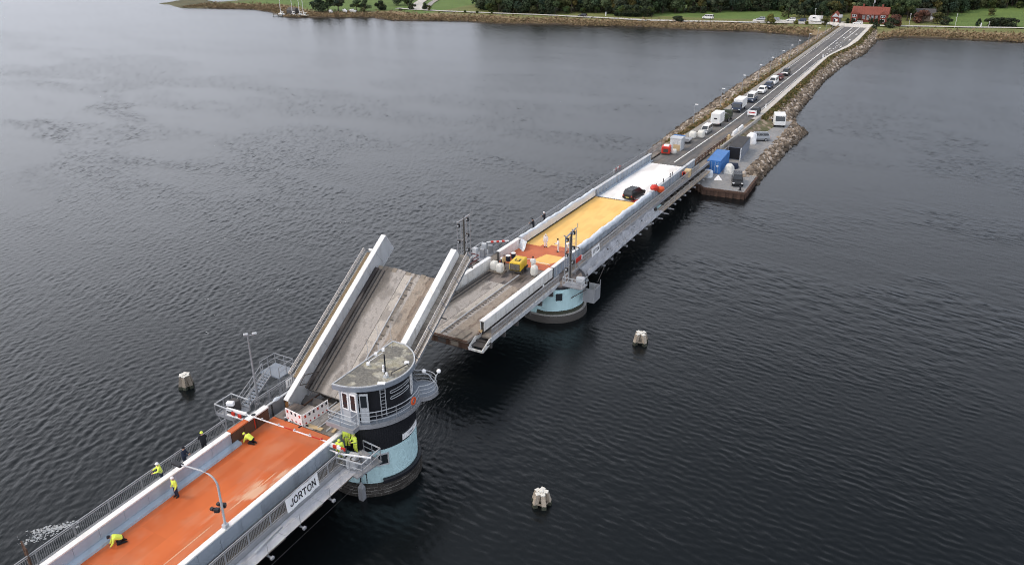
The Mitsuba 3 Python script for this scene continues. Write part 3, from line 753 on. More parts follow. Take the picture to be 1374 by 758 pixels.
# ---------------- scaffold hung outside the right walkway of the near span
S = thing('hanging_scaffold', 'grey sheeted scaffold platform hung outside the near right walkway', 'scaffold')
zs = lambda y: PROFILE(y) - 0.36
for a, b in zip(np.arange(6, 34, 3.5), np.arange(9.5, 37.5, 3.5)):
    b = min(b, 35.2); yy = seg(a + 0.01, b - 0.01, 0.35); xx = np.linspace(5.15, 6.28, 8)
    X_, Y_ = np.meshgrid(xx, yy); Z_ = zs(Y_.ravel()).reshape(X_.shape) + 0.07 * (meshkit.fbm(np.stack([X_ * 3, Y_ * 1.6, X_ * 0 + a], -1), 3, 5) - 0.5) + 0.12 * np.clip(X_ - 6.1, 0, 1)
    k = len(xx); i, j = np.meshgrid(np.arange(len(yy) - 1), np.arange(k - 1), indexing='ij')
    put(MB().add(np.stack([X_, Y_, Z_], -1).reshape(-1, 3), np.stack([i * k + j, i * k + j + 1, (i + 1) * k + j + 1, (i + 1) * k + j], -1).reshape(-1, 4)).mesh(), 'm_grey_tarp', 'sheet', S, smooth=True)
    put(MB().box(((5.68), (a + b) / 2, float(zs(b)) - 0.16), (1.05, b - a - 0.06, 0.05)), 'm_timber', 'platform_board', S)
for y in np.arange(8, 35, 2.9):
    z = float(zs(np.array([y]))[0])
    bk = put(MB().bar((4.2, y, z - 0.26), (6.5, y, z - 0.26), 0.09), 'm_galv', 'bracket', S)
    put(MB().box((6.54, y, z - 0.26), (0.18, 0.26, 0.18), bev=0.02), 'm_galv', 'clamp', bk)
    put(MB().tube([(6.24, y, z - 0.2), (6.24, y, z + 0.75)], 0.024), 'm_galv', 'upright', S)
put(MB().tube([(6.24, y, float(zs(np.array([y]))[0]) + 0.72) for y in np.arange(8, 35, 1.45)], 0.012), 'm_galv', 'guard_line', S)
put(MB().tube([(6.5, y, float(zs(np.array([y]))[0]) - 0.75) for y in np.arange(4, 35, 2)], 0.012), 'm_dark_steel', 'lower_cable', S)
put(MB().box((5.5, 26.2, float(zs(np.array([26.2]))[0]) + 0.12), (0.12, 2.6, 0.06), rotz(0.10)), 'm_pale_grey', 'loose_board', S)

# ---------------- street light on the right girder
L_ = thing('street_light', 'curved grey street light reaching out over the orange deck, dark lamps on its pole', 'street light')
z0 = float(PROFILE(24.7)) + 1.18
put(MB().box((3.66, 24.7, z0 + 0.13), (0.34, 0.34, 0.26), bev=0.03), 'm_pale_grey', 'foot', L_)
arc = [(3.66, 24.7, z0 + 0.2), (3.68, 24.7, z0 + 1.7), (3.69, 24.7, z0 + 3.1)] + [(3.69 - 0.75 * (1 - math.cos(a)), 24.7, z0 + 3.1 + 0.72 * math.sin(a)) for a in np.linspace(0.2, 1.45, 8)] + [(2.4, 24.7, z0 + 3.84), (1.4, 24.7, z0 + 3.72), (0.6, 24.7, z0 + 3.6)]
put(MB().tube(arc, np.linspace(0.075, 0.045, len(arc)), 8), 'm_pale_grey', 'mast', L_, smooth=40)
h_ = put(MB().box((0.25, 24.7, z0 + 3.56), (0.85, 0.34, 0.18), bev=0.04), 'm_black_paint', 'lamp_head', L_)
put(MB().box((0.25, 24.7, z0 + 3.455), (0.65, 0.24, 0.03)), 'm_glass', 'lamp_glass', h_)
for dy in (-0.25, 0.25):
    s_ = put(MB().box((3.5, 24.7 + dy, z0 + 1.45), (0.34, 0.26, 0.30), rotz(0.5), bev=0.04), 'm_black_paint', 'signal_lamp', L_)
    put(MB().lathe([(0.05, 0), (0.12, 0.0), (0.13, 0.2), (0.11, 0.2)], 10, (3.30, 24.62 + dy, z0 + 1.48), R=np.array([[0, 0, -1], [0, 1, 0], [1, 0, 0.0]])), 'm_black_paint', 'hood', s_)

# ---------------- near bascule pier (under the road), its deck plates
P1 = thing('bascule_pier', 'concrete pier deck between the orange span and the raised leaf', 'pier')
put(MB().prism(Polygon([(-5.2, 35.9), (3.3, 35.9), (3.3, 42.8), (-5.2, 42.8)]).union(Point(-5.2, 39.35).buffer(3.45, 24)), -0.8, 1.25), 'm_tower_grey', 'foundation', P1)
put(MB().prism([(-4.6, 36.3), (3.3, 36.3), (3.3, 42.5), (-4.6, 42.5)], 1.25, 3.35), 'm_dark_steel', 'chamber', P1)
zq = 4.50
for x0, x1, y0, y1, z, mt in ((-3.45, -2.35, 36.05, 38.3, zq, 'm_wet_deck'), (-2.33, -0.35, 36.05, 38.6, zq, 'm_leaf_deck'), (-0.33, 0.62, 36.05, 41.6, zq, 'm_leaf_deck'), (0.70, 2.3, 36.05, 41.6, zq - 0.02, 'm_walk'), (2.36, 3.5, 36.05, 42.2, zq, 'm_walk'),
                           (-2.33, -0.35, 38.62, 42.2, zq - 0.40, 'm_walk_dark'), (-3.45, -2.36, 38.32, 42.2, zq - 0.75, 'm_black_paint')):
    put(MB().box(((x0 + x1) / 2, (y0 + y1) / 2, z - 0.11), (x1 - x0, y1 - y0, 0.22), bev=0.02), mt, 'deck_plate', P1)
for x in (-2.75, -1.55, 0.66, 1.5): put(MB().box((x, 39.2, zq - 0.02 + (0.05 if x > 0 else -0.2)), (0.07, 5.6, 0.10)), 'm_pale_grey' if x > 0 else 'm_rust', 'deck_rail', P1)
put(MB().box((0.0, 36.0, zq - 0.03), (6.9, 0.16, 0.09), bev=0.02), 'm_black_paint', 'expansion_joint', P1)
put(MB().box((0.1, 36.4, zq + 0.02), (1.9, 0.35, 0.05), rotz(0.03)), 'm_plywood', 'loose_plank', P1)
put(MB().box((1.9, 37.0, zq + 0.03), (0.25, 1.0, 0.05), rotz(0.2)), 'm_plywood', 'loose_plank', P1)
for q in range(7):
    put(MB().sphere((-2.6 + 0.35 * q + wr.normal(0, 0.1), 36.25 + wr.normal(0, 0.08), zq + 0.06), 0.09, 1, (1.3, 1, 0.6)), ('m_white_film', 'm_dark_steel')[q % 2], 'rubble', P1)
# left side of the pier: side beam, walkway, railing with white panel
put(MB().box((-4.28, 37.8, 4.5), (0.16, 3.6, 1.2), bev=0.02), 'm_galv', 'side_beam', P1)
put(MB().box((-4.28, 37.8, 5.12), (0.20, 3.6, 0.06)), 'm_pale_grey', 'beam_cap', P1)
for y in (36.6, 38.0, 39.4): put(MB().box((-4.17, y, 4.5), (0.06, 0.12, 1.1)), 'm_dark_steel', 'beam_rib', P1)
put(MB().box((-4.78, 38.4, 4.42), (0.80, 5.4, 0.16)), 'm_walk', 'walkway', P1)
railing(P1, -5.2, 35.9, 40.6, 0, 1.1, 1.5, 0.14, zf=lambda y: np.asarray(y) * 0 + 4.5)
pn = put(MB().box((-5.14, 40.0, 5.15), (0.03, 1.5, 0.75)), 'm_pure_white', 'white_panel', P1)
for q in range(5): put(MB().box((-5.12, 39.5 + 0.25 * q, 5.15), (0.02, 0.07, 0.5)), 'm_galv', 'slot', pn)
put(MB().sphere((-4.2, 37.2, 5.2), 0.25, 2, (0.7, 1.5, 0.6)), 'm_white_film', 'bundled_sheet', P1, smooth=True)

# ---------------- raised leaf (local: y along the leaf, z square to its deck)
TH = math.radians(34.0)
LEAF = T().translate([0, 39.0, 4.4]).rotate([1, 0, 0], 34.0)
R1 = thing('bascule_leaf', 'raised bridge leaf tilted up at a steep angle showing its weathered road deck', 'bridge leaf')


def lb(name, c, s, bsdf, parent=None, label=None, bev=0.0):
    return put(MB().box(c, s, bev=bev), bsdf, name, parent or R1, label, tw=LEAF)


lb('deck', (-0.02, 7.1, -0.15), (6.7, 12.2, 0.30), 'm_leaf_deck', label='worn grey and brown road deck with dark stains')
for k, x in enumerate(np.arange(-3.2, 3.3, 0.5)):
    w = 0.30 + 0.16 * wr.random(); lb('finger_plate', (x, 13.2 + w / 2, -0.10), (0.46, w, 0.10), 'm_leaf_deck' if k % 3 else 'm_timber')
lb('guide_rail', (0.33, 7.1, 0.03), (0.07, 12.1, 0.07), 'm_pale_grey', label='cream strip along the middle of the deck')
for x in (-2.95, -2.55): lb('track_rail', (x, 7.1, 0.06), (0.09, 12.1, 0.12), 'm_dark_steel')
for k in range(26):
    s_ = 1.6 + k * 0.44 + 0.1 * wr.normal(); lb('cleat', (0.62 + 0.06 * wr.normal(), s_, 0.02), (wr.uniform(0.16, 0.38), wr.uniform(0.05, 0.13), 0.04), ('m_dark_steel', 'm_walk_dark', 'm_leaf_deck')[int(wr.integers(3))])
for k in range(9): lb('patch_plate', (1.55, 1.75 + k * 1.32, 0.012), (0.82, 1.26, 0.024), 'm_leaf_deck')
for side, x0, x1 in ((-1, -4.0, -3.6), (1, 3.36, 3.84)):
    xc, w = (x0 + x1) / 2, x1 - x0
    g = lb('girder', (xc, 7.6, 0.12), (w - 0.1, 16.6, 1.86), 'm_dark_steel')
    for k in range(9):
        a = -0.7 + k * 1.86
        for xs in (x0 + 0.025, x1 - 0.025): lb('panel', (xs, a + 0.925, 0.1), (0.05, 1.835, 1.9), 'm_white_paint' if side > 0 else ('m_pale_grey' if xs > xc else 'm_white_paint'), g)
    lb('top_flange', (xc, 7.62, 1.10), (w + 0.06, 16.8, 0.09), 'm_cap_white', g)
    lb('tip_plate', (xc, 16.03, 0.1), (w - 0.02, 0.04, 1.86), 'm_white_paint', g)
    hv = MB()
    hv.hull([(x, y, z) for x in (x0, x1) for y, z in ((-0.72, 1.05), (-1.3, 0.2), (-1.1, -1.2), (-0.2, -1.6), (-0.72, -0.8))])
    put(hv, 'm_white_paint', 'heel', g, 'rounded heel with flaking rust at its edge', tw=LEAF)
    ep = MB(); ep.hull([(x, y + dy, z) for x in (x0 + 0.02, x1 - 0.02) for y, z in ((-0.735, 1.04), (-1.31, 0.2), (-1.12, -1.15)) for dy in (-0.03, 0.02)])
    put(ep, 'm_rust_orange', 'rusty_end', g, 'orange brown rusty end face', tw=LEAF)
    rv_ = MB()
    for q in range(16):
        rv_.box((x0 + wr.uniform(0.02, w - 0.02), -0.75 - 0.55 * (q / 16) ** 0.8 * 1.0 + 0.0, 1.0 - 1.6 * q / 16), (0.16, 0.12, 0.14), bev=0.03)
    put(rv_, 'm_rust', 'rust_flakes', g, tw=LEAF, kind='stuff')
lb('kerb', (-3.38, 7.1, 0.09), (0.36, 12.2, 0.18), 'm_wet_deck')
lb('kerb', (3.25, 7.1, 0.08), (0.20, 12.2, 0.16), 'm_wet_deck')
lb('walkway', (-4.46, 7.9, 0.36), (0.92, 12.9, 0.10), 'm_leaf_walk', label='left footway, white beside the girder and brown stained at its outer edge')
lb('walkway_end', (-4.30, 14.42, 0.62), (0.62, 0.14, 0.62), 'm_cap_white')
lb('edge_angle', (-4.94, 7.9, 0.40), (0.04, 12.9, 0.06), 'm_plywood')
rz_ = lambda y: np.asarray(y, float) * 0
def leaf_railing(x, a, b, dz, h, post, bar):
    r = lb('railing', (x, (a + b) / 2, dz + h - 0.03), (0.06, b - a, 0.06), 'm_galv')
    n = round((b - a) / post)
    for k in range(n + 1): lb('post', (x, a + (b - a) * k / n, dz + h / 2 - 0.04), (0.05, 0.06, h - 0.08), 'm_galv', r)
    for q in (0.15, 0.62 * h, 0.8 * h): lb('rail', (x, (a + b) / 2, dz + q), (0.035, b - a, 0.035), 'm_galv', r)
    m = MB()
    for y in np.arange(a, b, bar): m.box((x, y, dz + 0.5 * (0.15 + 0.8 * h)), (0.010, 0.012, 0.8 * h - 0.15))
    put(m, 'm_galv', 'bars', r, tw=LEAF, kind='stuff')
leaf_railing(-4.98, 1.4, 14.3, 0.34, 0.86, 1.66, 0.14)
for k in range(30): lb('walkway_plank', (4.42, 1.0 + k * 0.505 + 0.25, 0.30), (1.08, 0.48, 0.06), 'm_walk')
lb('edge_angle', (5.02, 8.5, 0.26), (0.10, 15.3, 0.22), 'm_galv')
leaf_railing(5.02, 1.0, 15.9, 0.36, 0.95, 2.5, 0.15)
for k in range(6): lb('outrigger', (4.9, 2.2 + k * 2.6, 0.2), (1.3, 0.08, 0.12), 'm_dark_steel')
for x in (-2.2, -0.7, 0.9, 2.4): lb('stringer', (x, 7.0, -0.62), (0.22, 12.0, 0.64), 'm_dark_steel')
for k in range(6): lb('cross_beam', (0, 1.6 + 2.25 * k, -0.55), (7.2, 0.22, 0.50), 'm_rust')
lb('tail_beam', (0, 0.2, -0.9), (7.2, 0.8, 0.9), 'm_dark_steel')
put(MB().bar((-3.2, 1.6, 0.1), (-3.2, 0.7, 1.3), 0.06).bar((-3.2, 2.6, 0.1), (-3.2, 1.6, 1.4), 0.06).bar((-3.2, 0.7, 1.3), (-3.2, 1.6, 1.4), 0.05), 'm_dark_steel', 'small_gate', R1, tw=LEAF)

# ---------------- lowered leaf
R2 = thing('bascule_leaf', 'lowered bridge leaf ending free over the water, brown worn deck and white girders', 'bridge leaf')
along(R2, 'deck', rect(-3.4, 3.4, -0.30, 0), 53.6, 66.5, 'm_leaf_deck', 'worn grey and brown road deck with pale slabs')
along(R2, 'deck', rect(-3.4, 3.4, -0.30, 0), 66.5, 71.9, 'm_wet_deck', 'dark dirty deck at the work site')
z = float(PROFILE(53.6))
fb = put(MB().box((0.0, 53.68, z - 0.62), (7.0, 0.14, 0.62)), 'm_rust', 'front_beam', R2, 'rusty brown front beam')
for k, x in enumerate((-2.3, -0.9, 0.6, 2.0)):
    put(MB().box((x, 53.60, z - 0.60), (0.85, 0.05, 0.44)), 'm_timber' if k != 2 else 'm_dark_steel', 'pocket', fb)
    put(MB().box((x + 0.62, 53.59, z - 0.62), (0.10, 0.08, 0.6)), 'm_rust', 'rib', fb)
put(MB().box((0, 53.5, z - 0.06), (6.9, 0.22, 0.10)), 'm_rust', 'edge_plate', R2)
along(R2, 'guide_rail', rect(0.30, 0.38, 0.002, 0.07), 53.8, 69.5, 'm_pale_grey')
along(R2, 'track_rail', rect(-2.6, -2.5, 0.002, 0.11), 53.8, 69.5, 'm_dark_steel')
along(R2, 'track_rail', rect(-3.05, -2.95, 0.002, 0.11), 53.8, 69.5, 'm_dark_steel')
for k in range(24):
    y = 54.2 + 0.48 * k; put(MB().box((0.66 + 0.04 * wr.normal(), y, float(PROFILE(y)) + 0.02), (0.32, 0.12, 0.05)), 'm_dark_steel', 'cleat', R2)
for k in range(10): along(R2, 'patch_plate', rect(1.12, 1.98, 0.002, 0.022), 54.0 + k * 1.25, 55.2 + k * 1.25, 'm_leaf_deck')
put(MB().box((2.55, 54.4, float(PROFILE(54.4)) + 0.08), (0.75, 1.7, 0.10), rotz(-0.05)), 'm_timber', 'loose_plank', R2)
for side, x0, x1, a, b in ((-1, -4.0, -3.6, 54.6, 70.2), (1, 3.42, 3.88, 55.9, 70.6)):
    xc = (x0 + x1) / 2
    g = along(R2, 'girder', rect(x0 + 0.05, x1 - 0.05, -0.55, 1.02), a + 0.12, b, 'm_dark_steel')
    for xa, xb in ((x0, x0 + 0.05), (x1 - 0.05, x1)): panels(g, 'panel', xa, xb, -0.5 if side < 0 else 0.05, 1.04, a, b, 1.84, 'm_white_paint', 0.02)
    along(g, 'top_flange', rect(x0 - 0.03, x1 + 0.03, 1.043, 1.12), a - 0.05, b, 'm_cap_white')
along(R2, 'walkway', rect(3.98, 5.08, -0.22, -0.06), 55.2, 69.5, 'm_walk')
along(R2, 'edge_beam', rect(5.08, 5.17, -0.42, 0.05), 55.0, 69.8, 'm_pale_grey')
railing(R2, 5.12, 55.2, 69.6, 0, 1.0, 2.9, 0.15, rails=(0.15, 0.5, 0.86))
zz_ = float(PROFILE(54.4))
nb = MB()
for x in (3.5, 4.98):
    pts_ = [(53.55, -0.62), (53.75, -0.95), (55.9, -0.55), (56.2, -0.10), (54.9, -0.05)]
    v_ = [(x + dx, y_, zz_ + h_) for y_, h_ in pts_ for dx in (-0.04, 0.04)]
    nb.hull(v_)
nb.bar((3.5, 53.65, zz_ - 0.78), (4.98, 53.65, zz_ - 0.78), 0.14, 0.2)
nb_ = put(nb, 'm_white_paint', 'nose_bracket', R2, 'white painted triangular nose bracket with a black bar')
put(MB().box((4.24, 54.9, zz_ - 0.62), (1.4, 1.7, 0.06)), 'm_dark_steel', 'bracket_floor', nb_)
put(MB().box((5.03, 54.9, zz_ - 0.48), (0.03, 1.0, 0.12)), 'm_black_paint', 'black_bar', nb_)
for q in range(9): put(MB().sphere((3.55 + 0.12 * wr.normal(), 55.4 + 0.25 * wr.normal(), zz_ + 0.04), 0.10, 1, (1.3, 1.2, 0.7)), ('m_timber', 'm_plywood', 'm_rust')[q % 3], 'debris', R2)
along(R2, 'walkway', rect(-5.2, -4.02, -0.2, 0.0), 54.5, 71, 'm_walk')
along(R2, 'edge_beam', rect(-5.3, -5.2, -0.4, 0.05), 54.5, 71, 'm_galv')
railing(R2, -5.22, 54.6, 62.5, 0, 1.05, 2.0, 0.14)
wp = along(R2, 'white_panel', rect(-5.24, -5.18, 0.25, 1.05), 62.6, 67.6, 'm_pure_white', 'solid white panel in the left railing')
for k in range(9): along(wp, 'slot', rect(-5.17, -5.15, 0.35, 0.95), 62.9 + k * 0.52, 63.15 + k * 0.52, 'm_galv')
for x in (-2.4, -0.8, 0.8, 2.4): along(R2, 'stringer', rect(x - 0.14, x + 0.14, -0.95, -0.302), 53.9, 71.5, 'm_dark_steel', step=4)
for y in np.arange(55, 71, 2.6): put(MB().box((0.3, y, float(PROFILE(y)) - 0.70), (9.8, 0.22, 0.5)), 'm_dark_steel', 'cross_beam', R2)
# end fittings at the free left corner: grey struts and a red locking wheel
ft = MB()
for a, b in (((-4.2, 55.2, 4.6), (-4.6, 54.6, 6.1)), ((-4.6, 54.6, 6.1), (-3.7, 55.6, 5.6)), ((-4.2, 55.6, 4.6), (-3.5, 54.6, 5.7)), ((-4.6, 54.6, 6.1), (-4.9, 56.2, 5.4))): ft.bar(a, b, 0.07)
put(ft, 'm_galv', 'corner_strut', R2)

# ---------------- far span
B2 = thing('bridge_span', 'far bridge span with yellow then white deck coating between sheeted girders', 'bridge span')
for a, b, mt, lab in ((72.0, 78.6, 'm_rust_coat', 'brick red primed part of the deck'), (78.6, 100.4, 'm_yellow_coat', 'bright yellow coated part of the deck'), (100.4, 122.6, 'm_white_coat', 'white coated part of the deck'), (122.6, 134.0, 'm_asphalt', 'bare dark asphalt at the far end of the deck')):
    along(B2, 'deck', rect(-3.6, 3.52, -0.35, 0), a, b, mt, lab)
put(flat(np.array([73.6, 75.0, 76.6]), lambda y: np.interp(y, [73, 77], [-0.6, 0.3]), lambda y: np.interp(y, [73, 77], [1.4, 3.3]), 0.006), 'm_yellow_coat', 'coat_patch', B2, 'yellow patch in the red primer')
put(flat(np.array([76.9, 79.2]), -1.6, -0.9, 0.007), 'm_rust_coat', 'coat_patch', B2)
put(flat(np.array([78.61, 79.6]), -0.6, 3.4, 0.006), 'm_rust_coat', 'coat_patch', B2)
mat('m_signal_red', (0.66, 0.06, 0.02), 0.45)
put(flat(np.array([100.3, 101.2, 102.4]), lambda y: np.interp(y, [100, 102.4], [1.3, 2.3]), 3.45, 0.007), 'm_signal_red', 'coat_patch', B2, 'bright red patch beside the car')
along(B2, 'coat_edge', rect(-3.4, 3.4, 0.002, 0.03), 100.3, 100.55, 'm_dark_steel')
gL = along(B2, 'girder', rect(-3.98, -3.66, -0.6, 1.04), 72.2, 124.4, 'm_dark_steel')
along(gL, 'top_flange', rect(-4.05, -3.58, 1.042, 1.13), 72.2, 77.2, 'm_cap_white'); along(gL, 'top_flange', rect(-4.05, -3.58, 1.042, 1.13), 99.8, 124.4, 'm_pale_grey')
panels(gL, 'panel', -3.66, -3.62, -0.1, 1.03, 72.2, 77.0, 1.6, 'm_white_paint', 0.03)
panels(gL, 'panel', -3.66, -3.63, 0.1, 1.03, 100.6, 124.2, 1.18, 'm_blue_grey', 0.10)
for k in range(20):
    y = 101.2 + 1.18 * k; put(MB().box((-3.56, y, float(PROFILE(y)) + 0.5), (0.12, 0.06, 0.95)), 'm_pale_grey', 'stiffener', gL)
along(B2, 'kerb', rect(-3.6, -3.2, 0.0, 0.1), 100.6, 124, 'm_blue_grey')
gR = along(B2, 'girder', rect(3.58, 3.80, -0.6, 1.03), 70.9, 124.4, 'm_dark_steel')
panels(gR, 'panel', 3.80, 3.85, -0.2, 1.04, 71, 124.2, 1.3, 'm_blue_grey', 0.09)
for k in range(40):
    y = 71.6 + 1.3 * k; put(MB().box((3.89, y, float(PROFILE(y)) + 0.42), (0.08, 0.06, 1.15)), 'm_pale_grey', 'stiffener', gR)
along(gR, 'top_flange', rect(3.48, 3.90, 1.043, 1.12), 70.9, 77.5, 'm_cap_white'); along(gR, 'top_flange', rect(3.48, 3.90, 1.043, 1.12), 103.0, 124.4, 'm_pale_grey')
along(B2, 'walkway', rect(-5.2, -4.07, -0.2, 0.0), 71, 134, 'm_walk'); along(B2, 'edge_beam', rect(-5.3, -5.2, -0.4, 0.05), 71, 134, 'm_galv')
railing(B2, -5.22, 73.5, 134, 0, 1.05, 2.4, 0.16, rails=(0.12, 0.5, 0.9))
along(B2, 'walkway', rect(3.92, 5.1, -0.25, -0.05), 73, 150, 'm_walk'); along(B2, 'edge_beam', rect(5.1, 5.2, -0.42, 0.03), 73, 150, 'm_galv')
railing(B2, 5.12, 74.5, 122, 0, 1.0, 2.4, 0.16, rails=(0.12, 0.5, 0.86))
for x in (-2.4, -0.8, 0.8, 2.4): along(B2, 'stringer', rect(x - 0.14, x + 0.14, -1.0, -0.352), 73, 134, 'm_dark_steel', step=4)
for y in np.arange(74, 134, 3.0): put(MB().box((0.2, y, float(PROFILE(y)) - 0.75), (10.4, 0.24, 0.5)), 'm_dark_steel', 'cross_beam', B2)
for k, y in enumerate((105.2, 108.4, 111.6, 112.6)):
    put(MB().box((3.72, y, float(PROFILE(y)) + 1.35), (0.10, 0.14, 0.75)), 'm_dark_steel', 'stub_post', B2)
A_ = thing('abutment', 'dark concrete bridge end wall behind the blue container', 'abutment')
put(MB().prism([(-5.4, 133.4), (5.3, 133.4), (5.3, 137), (-5.4, 137)], -0.8, 2.55), 'm_concrete', 'wall', A_)
for q, y in enumerate((125.5, 127.6, 129.7, 131.8)): put(MB().box((4.9, y, 1.5), (0.25, 0.25, 3.1)), 'm_dark_steel', 'trestle_post', A_)
P3_ = thing('bridge_pier', 'concrete pier standing in the water under the white coated deck', 'pier')
put(MB().prism(sbox(-3.2, 102.1, 3.2, 103.9).union(Point(-3.2, 103).buffer(0.9)).union(Point(3.2, 103).buffer(0.9)), -0.8, 2.7), 'm_concrete', 'column', P3_)
put(MB().box((0, 103, 2.85), (10.2, 2.0, 0.28), bev=0.05), 'm_tower_blue', 'cap', P3_)

# ---------------- white sheeting over both girders of the far span
def wrap(name, x, side, a, b, w, label, foot):
    ys = np.arange(a, b + 0.01, 0.2); prof = [(-0.27, 0.72), (-0.29, 0.98), (-0.20, 1.17), (0.02, 1.21), (0.20, 1.17), (0.25, 1.0), (0.27, 0.86)] if side > 0 else [(-foot * 0.5, -0.02), (-0.30, 0.55), (-0.27, 1.0), (-0.16, 1.2), (0.04, 1.24), (0.22, 1.16), (0.27, 0.9), (0.30, 0.3)]
    rows = []
    for y in ys:
        n_ = meshkit.fbm(np.array([[y * 0.8, q * 0.7, x] for q in range(len(prof))]), 3, 21) - 0.5 + 0.5 * (meshkit.fbm(np.array([[y * 2.6 + q * 0.5, q * 1.6, x + 4] for q in range(len(prof))]), 2, 22) - 0.5)
        sag = 0.04 * math.sin(y * 2.6) + 0.05 * math.sin(y * 0.9)
        rows.append([(x - side * (p0 * 1.0 + 0.17 * n_[q]), y, float(PROFILE(y)) + p1 + 0.10 * n_[q] * (p1 > 0.1) + sag * (0.5 < p1)) for q, (p0, p1) in enumerate(prof)])
    v = np.array(rows); k = v.shape[1]; i, j = np.meshgrid(np.arange(len(ys) - 1), np.arange(k - 1), indexing='ij')
    m = MB().add(v.reshape(-1, 3), np.stack([i * k + j, i * k + j + 1, (i + 1) * k + j + 1, (i + 1) * k + j], -1).reshape(-1, 4))
    k_ = put(m.mesh(), 'm_white_film', name, smooth=True); labels[k_] = {'label': label, 'category': 'plastic sheet'}


wrap('plastic_sheet', -3.78, -1, 77.3, 100.0, 1, 'white plastic sheet wrapped over the left girder beside the yellow deck', 0.9)
wrap('plastic_sheet', 3.70, 1, 77.6, 102.6, 1, 'white plastic strip laid over the right girder beside the yellow deck', 0.5)

# ---------------- scaffold along the far span
S2 = thing('hanging_scaffold', 'long net covered scaffold hung outside the right side of the far span', 'scaffold')
zs2 = lambda y: PROFILE(y) - 1.0
for y in np.arange(74.5, 124, 2.45):
    z = float(zs2(np.array([y]))[0]); fr = y > 97
    bk = put(MB().bar((4.0, y, z - 0.25), (7.0 if fr and y < 106 else 6.45, y, z - 0.25), 0.12), 'm_galv', 'bracket', S2)
    put(MB().box((6.42, y, z - 0.25), (0.18, 0.24, 0.18)), 'm_galv', 'clamp', bk)
    put(MB().tube([(6.2, y, z - 0.25), (6.2, y, z + 0.9)], 0.03), 'm_galv', 'upright', S2)
    put(MB().box((5.7, y + 1.2, z), (1.05, 2.4, 0.06)), 'm_timber' if y > 101 else 'm_grey_tarp', 'platform_board', S2)
for q in (0.45, 0.9): put(MB().tube([(6.2, y, float(zs2(np.array([y]))[0]) + q) for y in np.arange(74.5, 124, 4.9)], 0.028), 'm_galv', 'guard_rail', S2)
ys = np.arange(74.8, 100.2, 0.3); rows = []
for y in ys:
    z = float(zs2(np.array([y]))[0]); n_ = meshkit.fbm(np.array([[y * 0.9, q * 0.9, 3.0] for q in range(7)]), 3, 31) - 0.5 + 0.6 * (meshkit.fbm(np.array([[y * 2.3, q * 1.7, 8.0] for q in range(7)]), 2, 33) - 0.5)
    base = [(5.15, 0.85), (5.35, 0.42), (5.6, 0.16), (5.9, 0.12), (6.15, 0.28), (6.27, 0.62), (6.32, 0.10)]
    rows.append([(x + 0.25 * n_[q], y, z + h + 0.5 * n_[q]) for q, (x, h) in enumerate(base)])
v = np.array(rows); k = 7; i, j = np.meshgrid(np.arange(len(ys) - 1), np.arange(k - 1), indexing='ij')
put(MB().add(v.reshape(-1, 3), np.stack([i * k + j, i * k + j + 1, (i + 1) * k + j + 1, (i + 1) * k + j], -1).reshape(-1, 4)).mesh(), 'm_grey_tarp', 'net_sheet', S2, 'crumpled pale grey net sheet', smooth=True)
banner(78.2, 80.6, 5.2, 0.05, 0.98, PROFILE, 'JORTON', 0.42, 'small white banner on the far span railing behind the signal masts')

# ================================================================== CONTROL TOWER AND FAR PIER
TC = (3.4, 39.35)
CT = thing('control_tower', 'round bridge control tower, pale blue below and black above, with a flat mossy roof', 'control tower')
U = Point(TC).buffer(3.45, 48).intersection(sbox(3.56, 30, 12, 50))
put(MB().prism(U.union(sbox(2.2, 35.92, 3.6, 42.78)), 0.6, 3.95), 'm_tower_blue', 'lower_wall', CT, 'pale blue painted lower wall', smooth=30)
ang = np.linspace(-pi / 2 - 0.02, pi / 2 + 0.02, 241)
rr = 3.47 + 0.018 * (np.arange(241) % 4 < 2)
ring = [(TC[0] + r * math.cos(a), TC[1] + r * math.sin(a)) for r, a in zip(rr, ang)]
bp = Polygon(ring + [(3.56, 42.82), (3.56, 35.88)]).buffer(0)
put(MB().prism(bp, 3.952, 6.42), 'm_black_paint', 'upper_wall', CT, 'black boarded upper wall')
# stone courses at the foot
for q in range(6):
    z0, z1 = -0.55 + q * 0.27, -0.55 + q * 0.27 + 0.225; R_ = 3.82 - 0.032 * q; n = 26
    for k in range(n):
        a0 = -1.72 + (k + 0.5 * (q % 2)) * 3.5 / n; a1 = a0 + 3.5 / n * 0.95
        aa = np.linspace(a0, a1, 3); R2_ = R_ + wr.uniform(-0.02, 0.02)
        pts = [(TC[0] + r * math.cos(a), TC[1] + r * math.sin(a), z) for r in (3.2, R2_) for a in aa for z in (z0, z1)]
        put(MB().hull(pts), ('m_stone_dark', 'm_machine')[int(wr.random() < 0.3)], 'stone', CT)
fr_ = MB().lathe([(3.5, 1.05), (3.72, 1.05), (3.74, 1.12), (3.74, 1.34), (3.70, 1.40), (3.5, 1.40)], 40, (*TC, 0), -0.72, 1.4)
put(fr_, 'm_black_paint', 'fender', CT, smooth=30)
put(MB().lathe([(3.4, -0.8), (3.82, -0.8), (3.60, 1.0), (3.4, 1.02)], 50, (*TC, 0), -1.75, 1.75), 'm_mortar', 'mortar_bed', CT, smooth=30)
a = math.radians(-66); px, py = TC[0] + 3.95 * math.cos(a), TC[1] + 3.95 * math.sin(a)
fp = put(MB().hull([(px + dx * 0.20, py + dy * 0.20, z) for dx in (-1, 1) for dy in (-1, 1) for z in (-0.5, 1.1)] + [(px + 0.0, py, 1.6)]), 'm_galv', 'fender_post', CT)
put(MB().tube([(px - 0.05, py, 1.4), (px - 0.15, py + 0.25, 2.4)], 0.06), 'm_black_paint', 'chain', fp)


